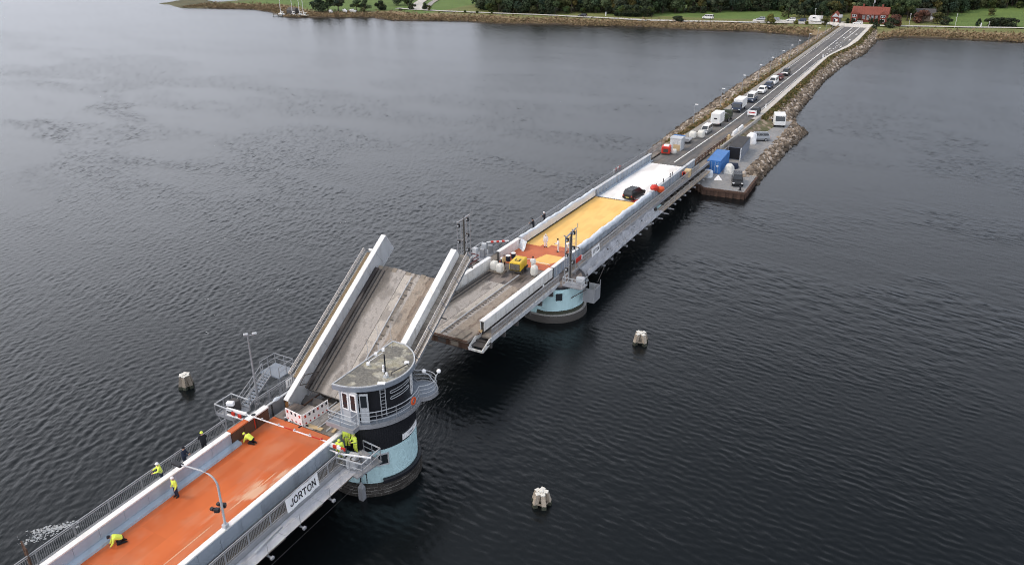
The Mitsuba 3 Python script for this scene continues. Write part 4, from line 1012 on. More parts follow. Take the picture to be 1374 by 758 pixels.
def wall_window(parent, a_deg, z0, z1, w, R_, c=TC, bsdf='m_pale_grey', cross=False):
    a = math.radians(a_deg); o = np.array([c[0] + R_ * math.cos(a), c[1] + R_ * math.sin(a), (z0 + z1) / 2]); M = rotz(a)
    h = z1 - z0; m = MB()
    for s in (-1, 1):
        m.box(o + M @ (0.0, s * (w / 2 + 0.05), 0), (0.22, 0.10, h + 0.2), M); m.box(o + M @ (0, 0, s * (h / 2 + 0.05)), (0.22, w, 0.10), M)
    if cross: m.box(o + M @ (0, 0, 0.1), (0.18, w, 0.06), M)
    k = put(m, bsdf, 'window', parent)
    put(MB().box(o + M @ (0.02, 0, 0), (0.10, w, h), M), 'm_glass', 'pane', k)
    return k


wall_window(CT, -39, 2.68, 3.52, 0.72, 3.42)
put(MB().lathe([(3.50, 4.14), (3.56, 4.14), (3.56, 4.58), (3.50, 4.58)], 16, (*TC, 0), math.radians(-11), math.radians(25)), 'm_pure_white', 'name_board', CT, 'white curved board with faint grey marks')
lm = MB()
for q, (dg, w_) in enumerate(((1.0, 0.10), (3.2, 0.07), (5.4, 0.10), (7.8, 0.08), (10.0, 0.10))):
    aq = math.radians(dg); lm.box((TC[0] + 3.562 * math.cos(aq), TC[1] + 3.562 * math.sin(aq), 4.36), (0.012, w_, 0.15), rotz(aq))
put(lm, 'm_galv', 'faint_marks', CT)
put(MB().tube([(TC[0] + 3.5 * math.cos(b), TC[1] + 3.5 * math.sin(b), 2.35 - 0.15 * q) for q, b in enumerate(np.linspace(-1.25, -1.05, 4))], 0.045), 'm_black_paint', 'pipe', CT)
put(MB().tube([(TC[0] + 3.5 * math.cos(-1.06), TC[1] + 3.5 * math.sin(-1.06), z) for z in (1.1, 1.9)], 0.03), 'm_black_paint', 'pipe', CT)

# gallery
G = Point(TC).buffer(4.02, 48).intersection(sbox(3.35, 30, 12, 50)).union(sbox(2.85, 35.15, 5.3, 36.6)).union(Point(6.45, 42.0).buffer(1.25, 24)).buffer(0)
G = G.intersection(sbox(2.3, 34.9, 12, 44.6))
gk = put(MB().prism(G, 6.42, 6.60), 'm_tower_grey', 'gallery', CT, 'grey gallery floor around the cabin')
put(MB().prism(Polygon(G.buffer(0.05).exterior).difference(G.buffer(-0.04)), 6.32, 6.66), 'm_galv', 'edge_band', gk)
for b in np.linspace(-1.2, 1.2, 9):
    c_, s_ = math.cos(b), math.sin(b); put(MB().bar((TC[0] + 3.5 * c_, TC[1] + 3.5 * s_, 6.0), (TC[0] + 3.95 * c_, TC[1] + 3.95 * s_, 6.38), 0.08), 'm_galv', 'gallery_bracket', CT)
ext = np.array(Polygon(G.buffer(-0.08)).exterior.coords)
s_len = np.concatenate([[0], np.cumsum(np.linalg.norm(np.diff(ext, axis=0), axis=1))])
N_ = int(s_len[-1] / 0.25); ss = np.linspace(0, s_len[-1], N_); gxp, gyp = np.interp(ss, s_len, ext[:, 0]), np.interp(ss, s_len, ext[:, 1])
keep = (gxp > 3.5) | (gyp < 36.5)
runs, cur = [], []
for x, y, k_ in zip(gxp, gyp, keep):
    if k_: cur.append((x, y))
    elif cur: runs.append(cur); cur = []
if cur: runs.append(cur)
if len(runs) > 1 and keep[0] and keep[-1]: runs[0] = runs[-1] + runs[0]; runs.pop()
grk = None
for run in runs:
    if len(run) < 3: continue
    top = put(MB().tube([(x, y, 7.62) for x, y in run], 0.032), 'm_pale_grey', 'gallery_railing', CT)
    for z in (6.95, 7.28): put(MB().tube([(x, y, z) for x, y in run], 0.022), 'm_pale_grey', 'rail', top)
    for x, y in run[::6]: put(MB().tube([(x, y, 6.6), (x, y, 7.62)], 0.028), 'm_galv', 'post', top)
# cabin
CB = Point(TC).buffer(3.30, 48).intersection(sbox(3.70, 36.0, 12, 42.5)).buffer(0)
put(MB().prism(CB, 6.60, 9.22), 'm_black_paint', 'cabin_wall', CT, 'black cabin wall under the roof')
front = put(MB().box((4.43, 35.96, 7.91), (1.52, 0.10, 2.62)), 'm_pale_grey', 'cabin_front', CT, 'pale grey cabin front with tall white framed windows')
for x in (4.18, 4.90):
    w, h, zc = 0.50, 1.32, 8.36; m = MB()
    for s in (-1, 1):
        m.box((x + s * (w / 2), 35.89, zc), (0.09, 0.08, h + 0.09)); m.box((x, 35.89, zc + s * h / 2), (w, 0.08, 0.09))
    k_ = put(m, 'm_pure_white', 'window', CT); put(MB().box((x, 35.895, zc), (w - 0.08, 0.05, h - 0.08)), 'm_glass', 'pane', k_)
put(MB().box((4.90, 35.89, 7.20), (0.56, 0.07, 0.80)), 'm_tower_grey', 'door_panel', front)
put(MB().box((3.75, 35.92, 7.9), (0.10, 0.16, 2.6)), 'm_pale_grey', 'corner_post', front); put(MB().box((5.22, 35.94, 7.9), (0.10, 0.16, 2.6)), 'm_pale_grey', 'corner_post', front)
M = rotz(math.radians(30)); d_ = put(MB().box((5.52, 36.33, 7.85), (0.62, 0.10, 2.4), M), 'm_pale_grey', 'door', CT); put(MB().box((5.545, 36.27, 8.45), (0.44, 0.06, 0.95), M), 'm_glass', 'pane', d_)
for b in (28, 41): wall_window(CT, b, 7.05, 8.85, 0.42, 3.26, bsdf='m_pure_white', cross=True)
put(MB().box((TC[0] + 3.34 * math.cos(0.95), TC[1] + 3.34 * math.sin(0.95), 7.9), (0.12, 1.3, 2.6), rotz(0.95)), 'm_tower_grey', 'grey_panel', CT)
# wall ladder, bent pipes, life ring
def cpt(deg, z, R_=3.36): b = math.radians(deg); return (TC[0] + R_ * math.cos(b), TC[1] + R_ * math.sin(b), z)
ld = put(MB().tube([cpt(-35, 6.7), cpt(-35, 9.1)], 0.03).tube([cpt(-28.5, 6.7), cpt(-28.5, 9.1)], 0.03), 'm_pale_grey', 'wall_ladder', CT)
for q in range(8): put(MB().tube([cpt(-35, 6.9 + 0.29 * q), cpt(-28.5, 6.9 + 0.29 * q)], 0.018), 'm_pale_grey', 'rung', ld)
for z0 in (8.42, 7.92):
    p = [cpt(q, z0 + 0.20) for q in np.linspace(-19, 11, 10)] + [cpt(11 + 3 * math.sin(t), z0 + 0.10 + 0.10 * math.cos(t)) for t in np.linspace(0.5, 2.6, 5)] + [cpt(q, z0) for q in np.linspace(11, -19, 10)] + [cpt(-19 - 3 * math.sin(t), z0 + 0.10 - 0.10 * math.cos(t)) for t in np.linspace(0.4, 2.7, 5)] + [cpt(-19, z0 + 0.20)]
    put(MB().tube(p, 0.028), 'm_pale_grey', 'bent_pipe', CT)
put(MB().tm(trimesh.creation.torus(0.26, 0.07, 14, 8), rotz(0.1) @ np.array([[0, 0, 1], [0, 1, 0], [-1, 0, 0.0]]), (7.44, 39.6, 7.22)), 'm_orange_red', 'life_ring', CT)
# roof
RF = Polygon(CB.buffer(0.40, join_style=2)).simplify(0.01)
rf = put(MB().prism(RF, 9.22, 9.58), 'm_tower_grey', 'roof', CT, 'flat roof with a grey edge')
put(MB().prism(RF.buffer(-0.10), 9.58, 9.60), 'm_roof', 'moss_cover', rf, 'roof felt with pale moss and lichen patches')
put(MB().prism(RF.difference(RF.buffer(-0.09)), 9.58, 9.66), 'm_pale_grey', 'roof_rim', rf)
ms = put(MB().tube([(6.13, 38.25, 9.6), (6.13, 38.25, 11.5)], 0.05), 'm_black_paint', 'roof_mast', CT)
put(MB().box((6.13, 38.25, 9.68), (0.3, 0.3, 0.16)), 'm_pale_grey', 'mast_foot', ms)
for x, y, z in ((6.0, 38.2, 10.5), (6.02, 38.15, 10.2), (6.25, 38.2, 9.95)): put(MB().box((x, y, z), (0.16, 0.14, 0.26), bev=0.03), 'm_pure_white', 'antenna_box', ms)
put(MB().tube([(6.1, 38.2, 9.7), (5.6, 38.8, 9.7), (5.2, 39.4, 9.66)], 0.03), 'm_black_paint', 'cable', CT)
put(MB().box((6.42, 37.35, 9.68), (0.55, 0.34, 0.06), rotz(0.5)), 'm_pure_white', 'roof_hatch', CT)
put(MB().box((6.35, 40.5, 9.72), (0.34, 0.26, 0.14), rotz(0.4)), 'm_pure_white', 'roof_light', CT)
put(MB().tube([(6.3, 38.7, 9.8), (6.62, 40.3, 9.8)], 0.045).tube([(6.3, 38.7, 9.6), (6.3, 38.7, 9.8)], 0.03).tube([(6.62, 40.3, 9.6), (6.62, 40.3, 9.8)], 0.03), 'm_dark_steel', 'roof_bar', CT)
an = put(MB().tube([(4.1, 39.0, 9.6), (4.1, 39.0, 10.0), (4.4, 40.2, 10.2)], 0.03), 'm_pure_white', 'antenna', CT)
for x, y, z in ((4.0, 38.9, 9.8), (4.25, 39.6, 10.35), (4.4, 40.3, 10.4)): put(MB().box((x, y, z), (0.20, 0.3, 0.16), rotz(0.6)), 'm_pure_white', 'antenna_box', an)
put(MB().tube([(4.0, 39.0, 9.7), (4.0, 39.0, 11.6)], 0.015).tube([(4.3, 39.9, 10.3), (4.3, 39.9, 12.6)], 0.014).tube([(4.6, 41.1, 10.2), (4.6, 41.1, 12.4)], 0.014).tube([(4.2, 39.7, 10.3), (4.6, 41.1, 11.0)], 0.018), 'm_pale_grey', 'whip_aerials', an)
for x, y, h in ((7.0, 41.7, 8.55), (7.95, 42.3, 8.5)):
    k_ = put(MB().tube([(7.7, 42.0, 7.6), ((x + 7.7) / 2, (y + 42.0) / 2, h - 0.3), (x, y, h - 0.1)], 0.035), 'm_pale_grey', 'camera_arm', CT); put(MB().sphere((x, y, h), 0.17, 2), 'm_pure_white', 'camera_dome', k_, smooth=True)

# ---------------- far pier with its own blue wall
FP = thing('bascule_pier', 'round ended blue bridge pier under the lowered leaf with one dark window', 'pier')
PC = (3.4, 71.8)
V = (Point(PC).buffer(3.5, 48).union(sbox(-3.4, 68.3, 3.4, 75.3)).union(Point(-3.4, 71.8).buffer(3.5, 48)))
put(MB().prism(V, 0.9, 3.85), 'm_tower_blue', 'wall', FP, smooth=30)
put(MB().prism(V.buffer(0.06), 3.85, 4.02), 'm_black_paint', 'top_edge', FP); put(MB().prism(V.buffer(-0.3), 4.0, 4.06), 'm_wet_deck', 'top_floor', FP)
put(MB().lathe([(3.4, -0.8), (3.92, -0.8), (3.85, 0.35), (3.68, 0.8), (3.4, 0.9)], 60, (*PC, 0), -2.2, 2.2), 'm_machine', 'foot', FP, smooth=30)
put(MB().lathe([(3.5, 0.78), (3.76, 0.78), (3.78, 0.84), (3.5, 0.88)], 60, (*PC, 0), -2.2, 2.2), 'm_concrete', 'foot_ledge', FP)
ml = MB(); aa = np.linspace(-2.2, 2.2, 90); hh = 1.28 + 0.16 * (meshkit.fbm(np.stack([aa * 3, aa * 0, aa * 0], -1), 3, 9) - 0.3)
v = np.stack([np.stack([PC[0] + 3.512 * np.cos(aa), PC[1] + 3.512 * np.sin(aa), aa * 0 + 0.85], 1), np.stack([PC[0] + 3.508 * np.cos(aa), PC[1] + 3.508 * np.sin(aa), hh], 1)], 1).reshape(-1, 3); i = np.arange(89)
put(ml.add(v, np.stack([2 * i, 2 * i + 2, 2 * i + 3, 2 * i + 1], 1)), 'm_pile_wet', 'algae_band', FP, 'dark weed line above the foot')
wall_window(FP, -54, 2.55, 3.42, 0.74, 3.47, PC, 'm_tower_blue')
put(MB().tube([(PC[0] + 3.55 * math.cos(-0.54), PC[1] + 3.55 * math.sin(-0.54), 2.65), (PC[0] + 4.6 * math.cos(-0.25), PC[1] + 4.6 * math.sin(-0.25), 3.7)], 0.05), 'm_dark_steel', 'strut', FP)
put(MB().box((4.0, 68.2, 3.75), (0.16, 0.2, 0.6)), 'm_dark_steel', 'bracket', FP); put(MB().lathe([(0.1, 0), (0.13, 0.12), (0.08, 0.4), (0, 0.42)], 10, (4.0, 68.15, 4.05)), 'm_pure_white', 'lantern', FP)
# side platforms and the hung cage on the right of the far pier
OP = thing('work_platform', 'grey steel work platform with railings on the far blue pier beside the masts', 'platform')
put(MB().box((6.7, 70.3, 4.10), (2.3, 1.5, 0.12)), 'm_galv', 'floor', OP)
for a, b in (((5.6, 69.6), (7.8, 69.6)), ((7.8, 69.6), (7.8, 71.0)), ((5.6, 69.6), (5.6, 71.0))):
    r_ = put(MB().bar((*a, 5.1), (*b, 5.1), 0.06), 'm_pale_grey', 'railing', OP)
    put(MB().bar((*a, 4.65), (*b, 4.65), 0.04), 'm_pale_grey', 'rail', r_)
    for t in (0, 0.5, 1): put(MB().bar((a[0] + t * (b[0] - a[0]), a[1] + t * (b[1] - a[1]), 4.15), (a[0] + t * (b[0] - a[0]), a[1] + t * (b[1] - a[1]), 5.1), 0.05), 'm_pale_grey', 'post', r_)
put(MB().box((7.2, 70.6, 4.75), (0.9, 0.7, 0.5), rotz(0.3), bev=0.05), 'm_pale_grey', 'machine_box', OP)
CG = thing('hanging_cage', 'grey steel mesh cage hung off the right end of the far blue pier', 'cage')
for x0, x1, y0, y1 in ((7.4, 8.7, 71.0, 71.03), (7.4, 8.7, 72.6, 72.63), (8.7, 8.73, 71.0, 72.63)):
    put(MB().box(((x0 + x1) / 2, (y0 + y1) / 2, 2.9), (max(x1 - x0, 0.03), max(y1 - y0, 0.03), 1.6)), 'm_galv', 'side', CG)
put(MB().box((8.05, 71.8, 2.1), (1.3, 1.6, 0.06)), 'm_galv', 'floor', CG)
for x, y in ((7.4, 71.0), (8.7, 71.0), (8.7, 72.6)): put(MB().tube([(x, y, 2.1), (x, y, 4.3)], 0.04), 'm_galv', 'corner_post', CG)
put(MB().tube([(8.7, 71.8, 4.3), (8.3, 74.5, 4.9)], 0.025), 'm_dark_steel', 'stay', CG)


# ---------------- signal masts on the far side
def mast(cx, cy, zb, h, lean, label, wide=1.1):
    t = thing('signal_mast', label, 'signal mast')
    put(MB().tube([(cx, cy, zb), (cx, cy, zb + h)], 0.10, 8), 'm_walk_dark', 'pole', t)
    for s in (-1, 1):
        y = cy + s * wide; x = cx - 0.12 * s
        fr = MB()
        for dx in (-0.24, 0.24): fr.bar((x + dx, y - 0.05, zb + 0.4), (x + dx, y - 0.05, zb + h - 0.1), 0.08)
        k = put(fr, 'm_galv', 'side_frame', t)
        for q in range(9): put(MB().bar((x - 0.24, y - 0.05, zb + 0.7 + q * (h - 1) / 9), (x + 0.24, y - 0.05, zb + 0.7 + (q + 0.6) * (h - 1) / 9), 0.03), 'm_galv', 'lattice_bar', k)
        for z in (h - 0.45, h * 0.62, h * 0.33):
            lk = put(MB().box((x, y - 0.16, zb + z), (0.34, 0.22, 0.42), bev=0.04), 'm_black_paint', 'signal_lamp', t)
            put(MB().lathe([(0.0, 0), (0.10, 0), (0.10, 0.03), (0, 0.03)], 10, (x, y - 0.28, zb + z), R=np.array([[1, 0, 0], [0, 0, -1], [0, 1, 0.0]])), 'm_pale_grey', 'lens', lk)
    put(MB().bar((cx + 0.12, cy - wide - 0.4, zb + h - 0.08), (cx - 0.12, cy + wide + 0.4, zb + h - 0.08), 0.12), 'm_galv', 'cross_arm', t)
    for z in (0.35, 0.6): put(MB().bar((cx + 0.12, cy - wide, zb + h * z), (cx - 0.12, cy + wide, zb + h * z), 0.06), 'm_galv', 'cross_bar', t)
    put(MB().tube([(cx + 0.1, cy + wide + 0.3, zb + h), (cx + 0.1, cy + wide + 0.3, zb + h + 0.55)], 0.03).tube([(cx, cy - wide - 0.4, zb + h), (cx, cy - wide - 0.8, zb + h + 0.2)], 0.05), 'm_galv', 'cap_fittings', t)
    put(MB().box((cx, cy, zb - 0.02), (0.5, 0.5, 0.1)), 'm_galv', 'foot_plate', t)


mast(5.75, 71.1, 4.1, 5.7, 0, 'tall grey signal mast with dark lamps at the right of the red and yellow deck')
mast(-5.6, 67.8, 4.5, 6.0, 0, 'tall grey signal mast over the water, left of the lowered leaf')
rb = thing('signal_board', 'red signal board beside the right hand signal mast', 'board')
put(MB().box((5.25, 74.5, 5.35), (0.08, 1.5, 0.55), bev=0.02), 'm_red', 'panel', rb); put(MB().bar((5.22, 74.5, 4.1), (5.22, 74.5, 5.2), 0.07), 'm_galv', 'post', rb)
put(MB().box((5.3, 75.2, 5.35), (0.09, 0.12, 0.5)), 'm_pure_white', 'end_strip', rb)

# ---------------- platform and machinery left of the near pier
LP = thing('machine_platform', 'grey steel barrier machine platform over the water, left of the orange deck end', 'platform')
PX, PYc, PZc = -6.45, 34.75, 4.75
put(MB().box((PX, PYc, PZc - 0.06), (1.9, 1.7, 0.1)), 'm_galv', 'floor', LP)
for a, b in (((-7.4, 33.9), (-5.5, 33.9)), ((-7.4, 33.9), (-7.4, 35.6)), ((-7.4, 35.6), (-5.5, 35.6))):
    r_ = put(MB().bar((*a, PZc + 0.9), (*b, PZc + 0.9), 0.06, 0.08), 'm_pale_grey', 'railing', LP); put(MB().bar((*a, PZc + 0.12), (*b, PZc + 0.12), 0.04, 0.14), 'm_galv', 'toe_board', r_)
    for t in (0, 0.5, 1): put(MB().bar((a[0] + t * (b[0] - a[0]), a[1] + t * (b[1] - a[1]), PZc), (a[0] + t * (b[0] - a[0]), a[1] + t * (b[1] - a[1]), PZc + 0.9), 0.05), 'm_galv', 'post', r_)
put(MB().box((-6.5, 34.9, PZc + 0.45), (0.7, 0.9, 0.9), bev=0.05), 'm_dark_steel', 'drive_box', LP); put(MB().box((-6.3, 34.5, PZc + 0.95), (0.6, 0.35, 0.35), rotz(0.4), bev=0.05), 'm_pure_white', 'motor', LP)
for x, y in ((-7.3, 34.0), (-5.6, 34.0), (-7.3, 35.5), (-5.6, 35.5)): put(MB().bar((x, y, PZc - 0.1), (x + (0.9 if x < -6 else 0), y, 2.9), 0.09), 'm_galv', 'support_leg', LP)
BM = thing('barrier_boom', 'red and white striped boom barrier lowered across the orange deck', 'barrier')
zb = lambda x: 5.58 - 0.005 * x
stripe = np.arange(-5.6, 4.6, 0.85)
for k, x in enumerate(stripe):
    red = (x > -0.6 and k % 3 == 0)
    y0, y1 = 34.05 + 0.035 * (x + 5), 34.05 + 0.035 * (x + 5.85)
    put(MB().bar((x + 0.005, y0, zb(x)), (x + 0.845, y1, zb(x)), 0.05, 0.08), 'm_red' if red else 'm_pure_white', 'stripe', BM)
for x in (-2.6, -1.0, 0.5, 1.9, 3.0): put(MB().box((x, 34.05 + 0.035 * (x + 5), zb(x) + 0.1), (0.12, 0.12, 0.14), bev=0.02), 'm_lamp_red' if x > 2 else 'm_pale_grey', 'warning_lamp', BM)
cwk = put(MB().bar((-6.2, 34.0, 5.55), (-4.2, 34.1, 5.62), 0.16, 0.2).bar((-6.0, 33.8, 5.2), (-4.4, 33.9, 5.2), 0.10), 'm_pure_white', 'counterweight_arm', BM)
for x in (-5.4, -4.7): put(MB().box((x, 33.86, 5.42), (0.3, 0.1, 0.28)), 'm_red', 'red_band', cwk)
put(MB().bar((-3.45, 34.1, 4.6), (-3.45, 34.1, 5.55), 0.06), 'm_red', 'rest_post', BM)

GW = thing('gangway', 'grey steel gangway with handrails leading up beside the lamp post over the water', 'gangway')
ga, gb = np.array([-6.9, 35.8, 3.9]), np.array([-8.0, 40.0, 4.9])
for s in (-0.42, 0.42):
    put(MB().bar(ga + (s, 0, 0), gb + (s, 0, 0), 0.06, 0.2), 'm_galv', 'stringer', GW); k_ = put(MB().bar(ga + (s, 0, 0.95), gb + (s, 0, 0.95), 0.05), 'm_galv', 'handrail', GW)
    put(MB().bar(ga + (s, 0, 0.5), gb + (s, 0, 0.5), 0.035), 'm_galv', 'rail', k_)
    for t in np.linspace(0, 1, 5): p = ga + t * (gb - ga) + (s, 0, 0); put(MB().bar(p, p + (0, 0, 0.95), 0.045), 'm_galv', 'post', k_)
for t in np.linspace(0.04, 0.96, 13): put(MB().box(ga + t * (gb - ga), (0.8, 0.24, 0.04)), 'm_tower_grey', 'tread', GW)
put(MB().box((-7.75, 40.9, 4.86), (2.2, 1.8, 0.1)), 'm_tower_grey', 'landing', GW)
for a, b in (((-8.8, 41.8), (-6.7, 41.8)), ((-8.8, 40.1), (-8.8, 41.8)), ((-6.7, 40.1), (-6.7, 41.8))):
    r_ = put(MB().bar((*a, 5.85), (*b, 5.85), 0.05), 'm_galv', 'landing_railing', GW); put(MB().bar((*a, 5.4), (*b, 5.4), 0.035), 'm_galv', 'rail', r_)
    for t in (0, 0.5, 1): put(MB().bar((a[0] + t * (b[0] - a[0]), a[1] + t * (b[1] - a[1]), 4.9), (a[0] + t * (b[0] - a[0]), a[1] + t * (b[1] - a[1]), 5.85), 0.045), 'm_galv', 'post', r_)
for x, y in ((-8.6, 40.3), (-8.6, 41.6), (-6.9, 41.6), (-6.9, 40.3)): put(MB().bar((x, y, 4.85), (x * 0.9 - 0.4, y - 0.4, 1.2), 0.10), 'm_galv', 'support_leg', GW)
LPo = thing('lamp_post', 'straight grey lamp post with two small lamps standing left of the raised leaf', 'lamp post')
put(MB().tube([(-6.0, 36.9, 4.4), (-6.0, 36.9, 10.6)], [0.09, 0.055], 8), 'm_galv', 'pole', LPo, smooth=40)
for dx, dy in ((-0.12, -0.05), (0.35, 0.4)):
    put(MB().box((-6.0 + dx, 36.9 + dy, 10.68), (0.36, 0.22, 0.14), rotz(0.8), bev=0.03), 'm_pale_grey', 'lamp', LPo)
put(MB().bar((-6.1, 36.8, 10.55), (-5.65, 37.3, 10.6), 0.05), 'm_galv', 'arm', LPo); put(MB().box((-6, 36.9, 4.42), (0.3, 0.3, 0.08)), 'm_galv', 'foot_plate', LPo)

# ---------------- right hand machinery below the tower
RM = thing('machine_platform', 'grey steel barrier machine platform under the tower gallery, right of the orange deck end', 'platform')
PZ2 = 4.05
put(MB().box((5.75, 34.9, PZ2), (2.3, 2.4, 0.12), rotz(-0.15)), 'm_galv', 'floor', RM)
put(MB().box((5.6, 34.5, PZ2 + 0.5), (0.75, 0.9, 0.9), rotz(0.3), bev=0.05), 'm_pale_grey', 'drive_box', RM); put(MB().box((6.0, 35.3, PZ2 + 0.45), (0.9, 0.5, 0.7), rotz(-0.2), bev=0.05), 'm_galv', 'drive_box', RM)
put(MB().tm(trimesh.creation.torus(0.32, 0.05, 16, 6), None, (6.0, 34.3, PZ2 + 0.95)), 'm_dark_steel', 'hand_wheel', RM)
for a, b in (((4.8, 33.7), (6.9, 33.9)), ((6.9, 33.9), (6.9, 36.0)), ((5.2, 36.2), (6.9, 36.0))):
    r_ = put(MB().bar((*a, PZ2 + 1.05), (*b, PZ2 + 1.05), 0.075), 'm_pale_grey', 'railing', RM); put(MB().bar((*a, PZ2 + 0.55), (*b, PZ2 + 0.55), 0.04), 'm_pale_grey', 'rail', r_)
    for t in (0, 0.5, 1): put(MB().bar((a[0] + t * (b[0] - a[0]), a[1] + t * (b[1] - a[1]), PZ2), (a[0] + t * (b[0] - a[0]), a[1] + t * (b[1] - a[1]), PZ2 + 1.05), 0.05), 'm_galv', 'post', r_)
put(MB().bar((4.6, 33.9, PZ2 + 1.2), (7.2, 34.6, PZ2 + 1.25), 0.09), 'm_pure_white', 'cross_pole', RM)
for x, y in ((4.9, 34), (6.7, 34.1), (6.7, 35.9)): put(MB().bar((x, y, PZ2), (4.6, 36.2, 2.3), 0.09), 'm_dark_steel', 'brace', RM)
RB = thing('barrier_boom', 'short red and white barrier arm end above the right railing near the tower', 'barrier')
for k in range(4):
    put(MB().bar((3.75 + 0.36 * k, 34.25 - 0.0 * k, 5.45 + 0.02 * k), (4.11 + 0.36 * k, 34.25, 5.45 + 0.02 * k), 0.12, 0.22), 'm_red' if k % 2 else 'm_pure_white', 'stripe', RB)
put(MB().bar((3.9, 34.1, 5.15), (5.3, 34.1, 5.15), 0.07), 'm_pure_white', 'lower_bar', RB); put(MB().bar((5.05, 34.2, 4.2), (5.05, 34.2, 5.5), 0.1), 'm_galv', 'post', RB)

# ---------------- crash barrier of two plastic boards on the pier deck
def board_barrier(p, q, label):
    t = thing('barrier_board', label, 'barrier', None)
    p, q = np.array(p, float), np.array(q, float); d = (q - p); L = np.linalg.norm(d[:2]); M = rotz(math.atan2(d[1], d[0])); o = (p + q) / 2; z = p[2]
    put(MB().box(o + (0, 0, 0.18), (L, 0.05, 0.30), M).box(o + (0, 0, 0.98), (L, 0.05, 0.10), M), 'm_pure_white', 'frame', t)
    put(MB().box(o + (0, 0, 0.63), (L, 0.03, 0.60), M), 'm_pure_white', 'board', t)
    n = int(L / 0.38)
    for k in range(n):
        c_ = o + M @ ((k + 0.5 - n / 2) * L / n, 0, 0)
        put(MB().box(c_ + (0, 0, 0.80), (0.17, 0.052, 0.22), M), 'm_red' if k % 3 == 0 else 'm_dark_cloth', 'slot', t); put(MB().box(c_ + (0, 0, 0.2), (0.14, 0.062, 0.14), M), 'm_lamp_red', 'slot', t)
    for s in (-0.85, 0.85): put(MB().box(o + M @ (s * L / 2, 0, 0.04), (0.14, 0.6, 0.08), M, bev=0.02), 'm_black_paint', 'foot', t)


board_barrier((-2.35, 36.25, 4.5), (-0.52, 36.05, 4.5), 'white board barrier with dark slots facing the orange deck')
board_barrier((-0.44, 36.1, 4.5), (-0.22, 38.7, 4.5), 'white board barrier with red and dark slots running along the bridge')

# ---------------- dolphins
def dolphin(x, y, zt, rad, n, label, rot, sc, capm='m_sack', pilem='m_pile'):
    t = thing('mooring_dolphin', label, 'dolphin', None)
    pts = [(0, 0)] + [(math.cos(rot + 2 * pi * k / n), math.sin(rot + 2 * pi * k / n)) for k in range(n)]
    for k, (c_, s_) in enumerate(pts):
        rt_, rb_ = (0, 0) if k == 0 else (rad * 0.56, rad * 0.95)
        h = zt + (0.10 if k == 0 else 0) + wr.uniform(-0.05, 0.05); w = 0.24
        M = rotz(rot + (0 if k == 0 else 2 * pi * k / n)); v = []
        for z, r_ in ((-0.9, rb_ * 1.2), (0.42, rb_)):
            for dx, dy in ((-1, -1), (1, -1), (1, 1), (-1, 1)): v.append((M @ (dx * w, dy * w, 0) + (c_ * r_, s_ * r_, z)))
        put(MB().hull(v), 'm_pile_wet', 'wet_foot', t)
        v = []
        for z, r_, ww in ((0.421, rb_ * 0.998, w * 0.98), (h, rt_, w * 0.93)):
            for dx, dy in ((-1, -1), (1, -1), (1, 1), (-1, 1)): v.append((M @ (dx * ww, dy * ww, 0) + (c_ * r_, s_ * r_, z)))
        pk = put(MB().hull(v), pilem, 'pile', t)
        put(MB().box((c_ * rt_, s_ * rt_, h + 0.03), (w * 2.02, w * 2.02, 0.1), M, bev=0.03), capm, 'cap', pk)
    ring = [(1.06 * rad * math.cos(rot + a), 1.06 * rad * math.sin(rot + a), 0.45) for a in np.linspace(0, 2 * pi, n + 1)]
    for a, b in zip(ring[:-1], ring[1:]): put(MB().bar(a, b, 0.12, 0.16), 'm_timber', 'wale', t)
    keys = [k for k in scene if k.startswith(t + '__')]
    for k in keys: scene[k]['to_world'] = T().translate([x, y, 0]).scale(sc)


dolphin(17.1, 41.6, 1.55, 0.82, 5, 'wooden mooring dolphin with white caps in the foreground, right of the tower', 0.5, 0.72)
dolphin(15.0, 68.6, 1.45, 0.85, 4, 'wooden mooring dolphin with white caps out right of the far blue pier', -0.55, 0.80)
dolphin(-19.6, 40.5, 1.75, 0.72, 6, 'dark wooden mooring dolphin with a white top, left of the bridge', 0.2, 0.74, 'm_sack', 'm_timber')

# ================================================================== PEOPLE
def ball(c, r, n=10): return m3.Manifold.sphere(float(r), n).translate([float(q) for q in c])


def limb(joints):
    """Union of the hulls of neighbouring balls: one tapering limb."""
    out = None
    for (a, ra), (b, rb_) in zip(joints[:-1], joints[1:]):
        h = m3.Manifold.batch_hull([ball(a, ra), ball(b, rb_)])
        out = h if out is None else out + h
    return out


def m2t(m):
    q = m.to_mesh(); return trimesh.Trimesh(np.array(q.vert_properties)[:, :3], np.array(q.tri_verts), process=False)


POSES = {}


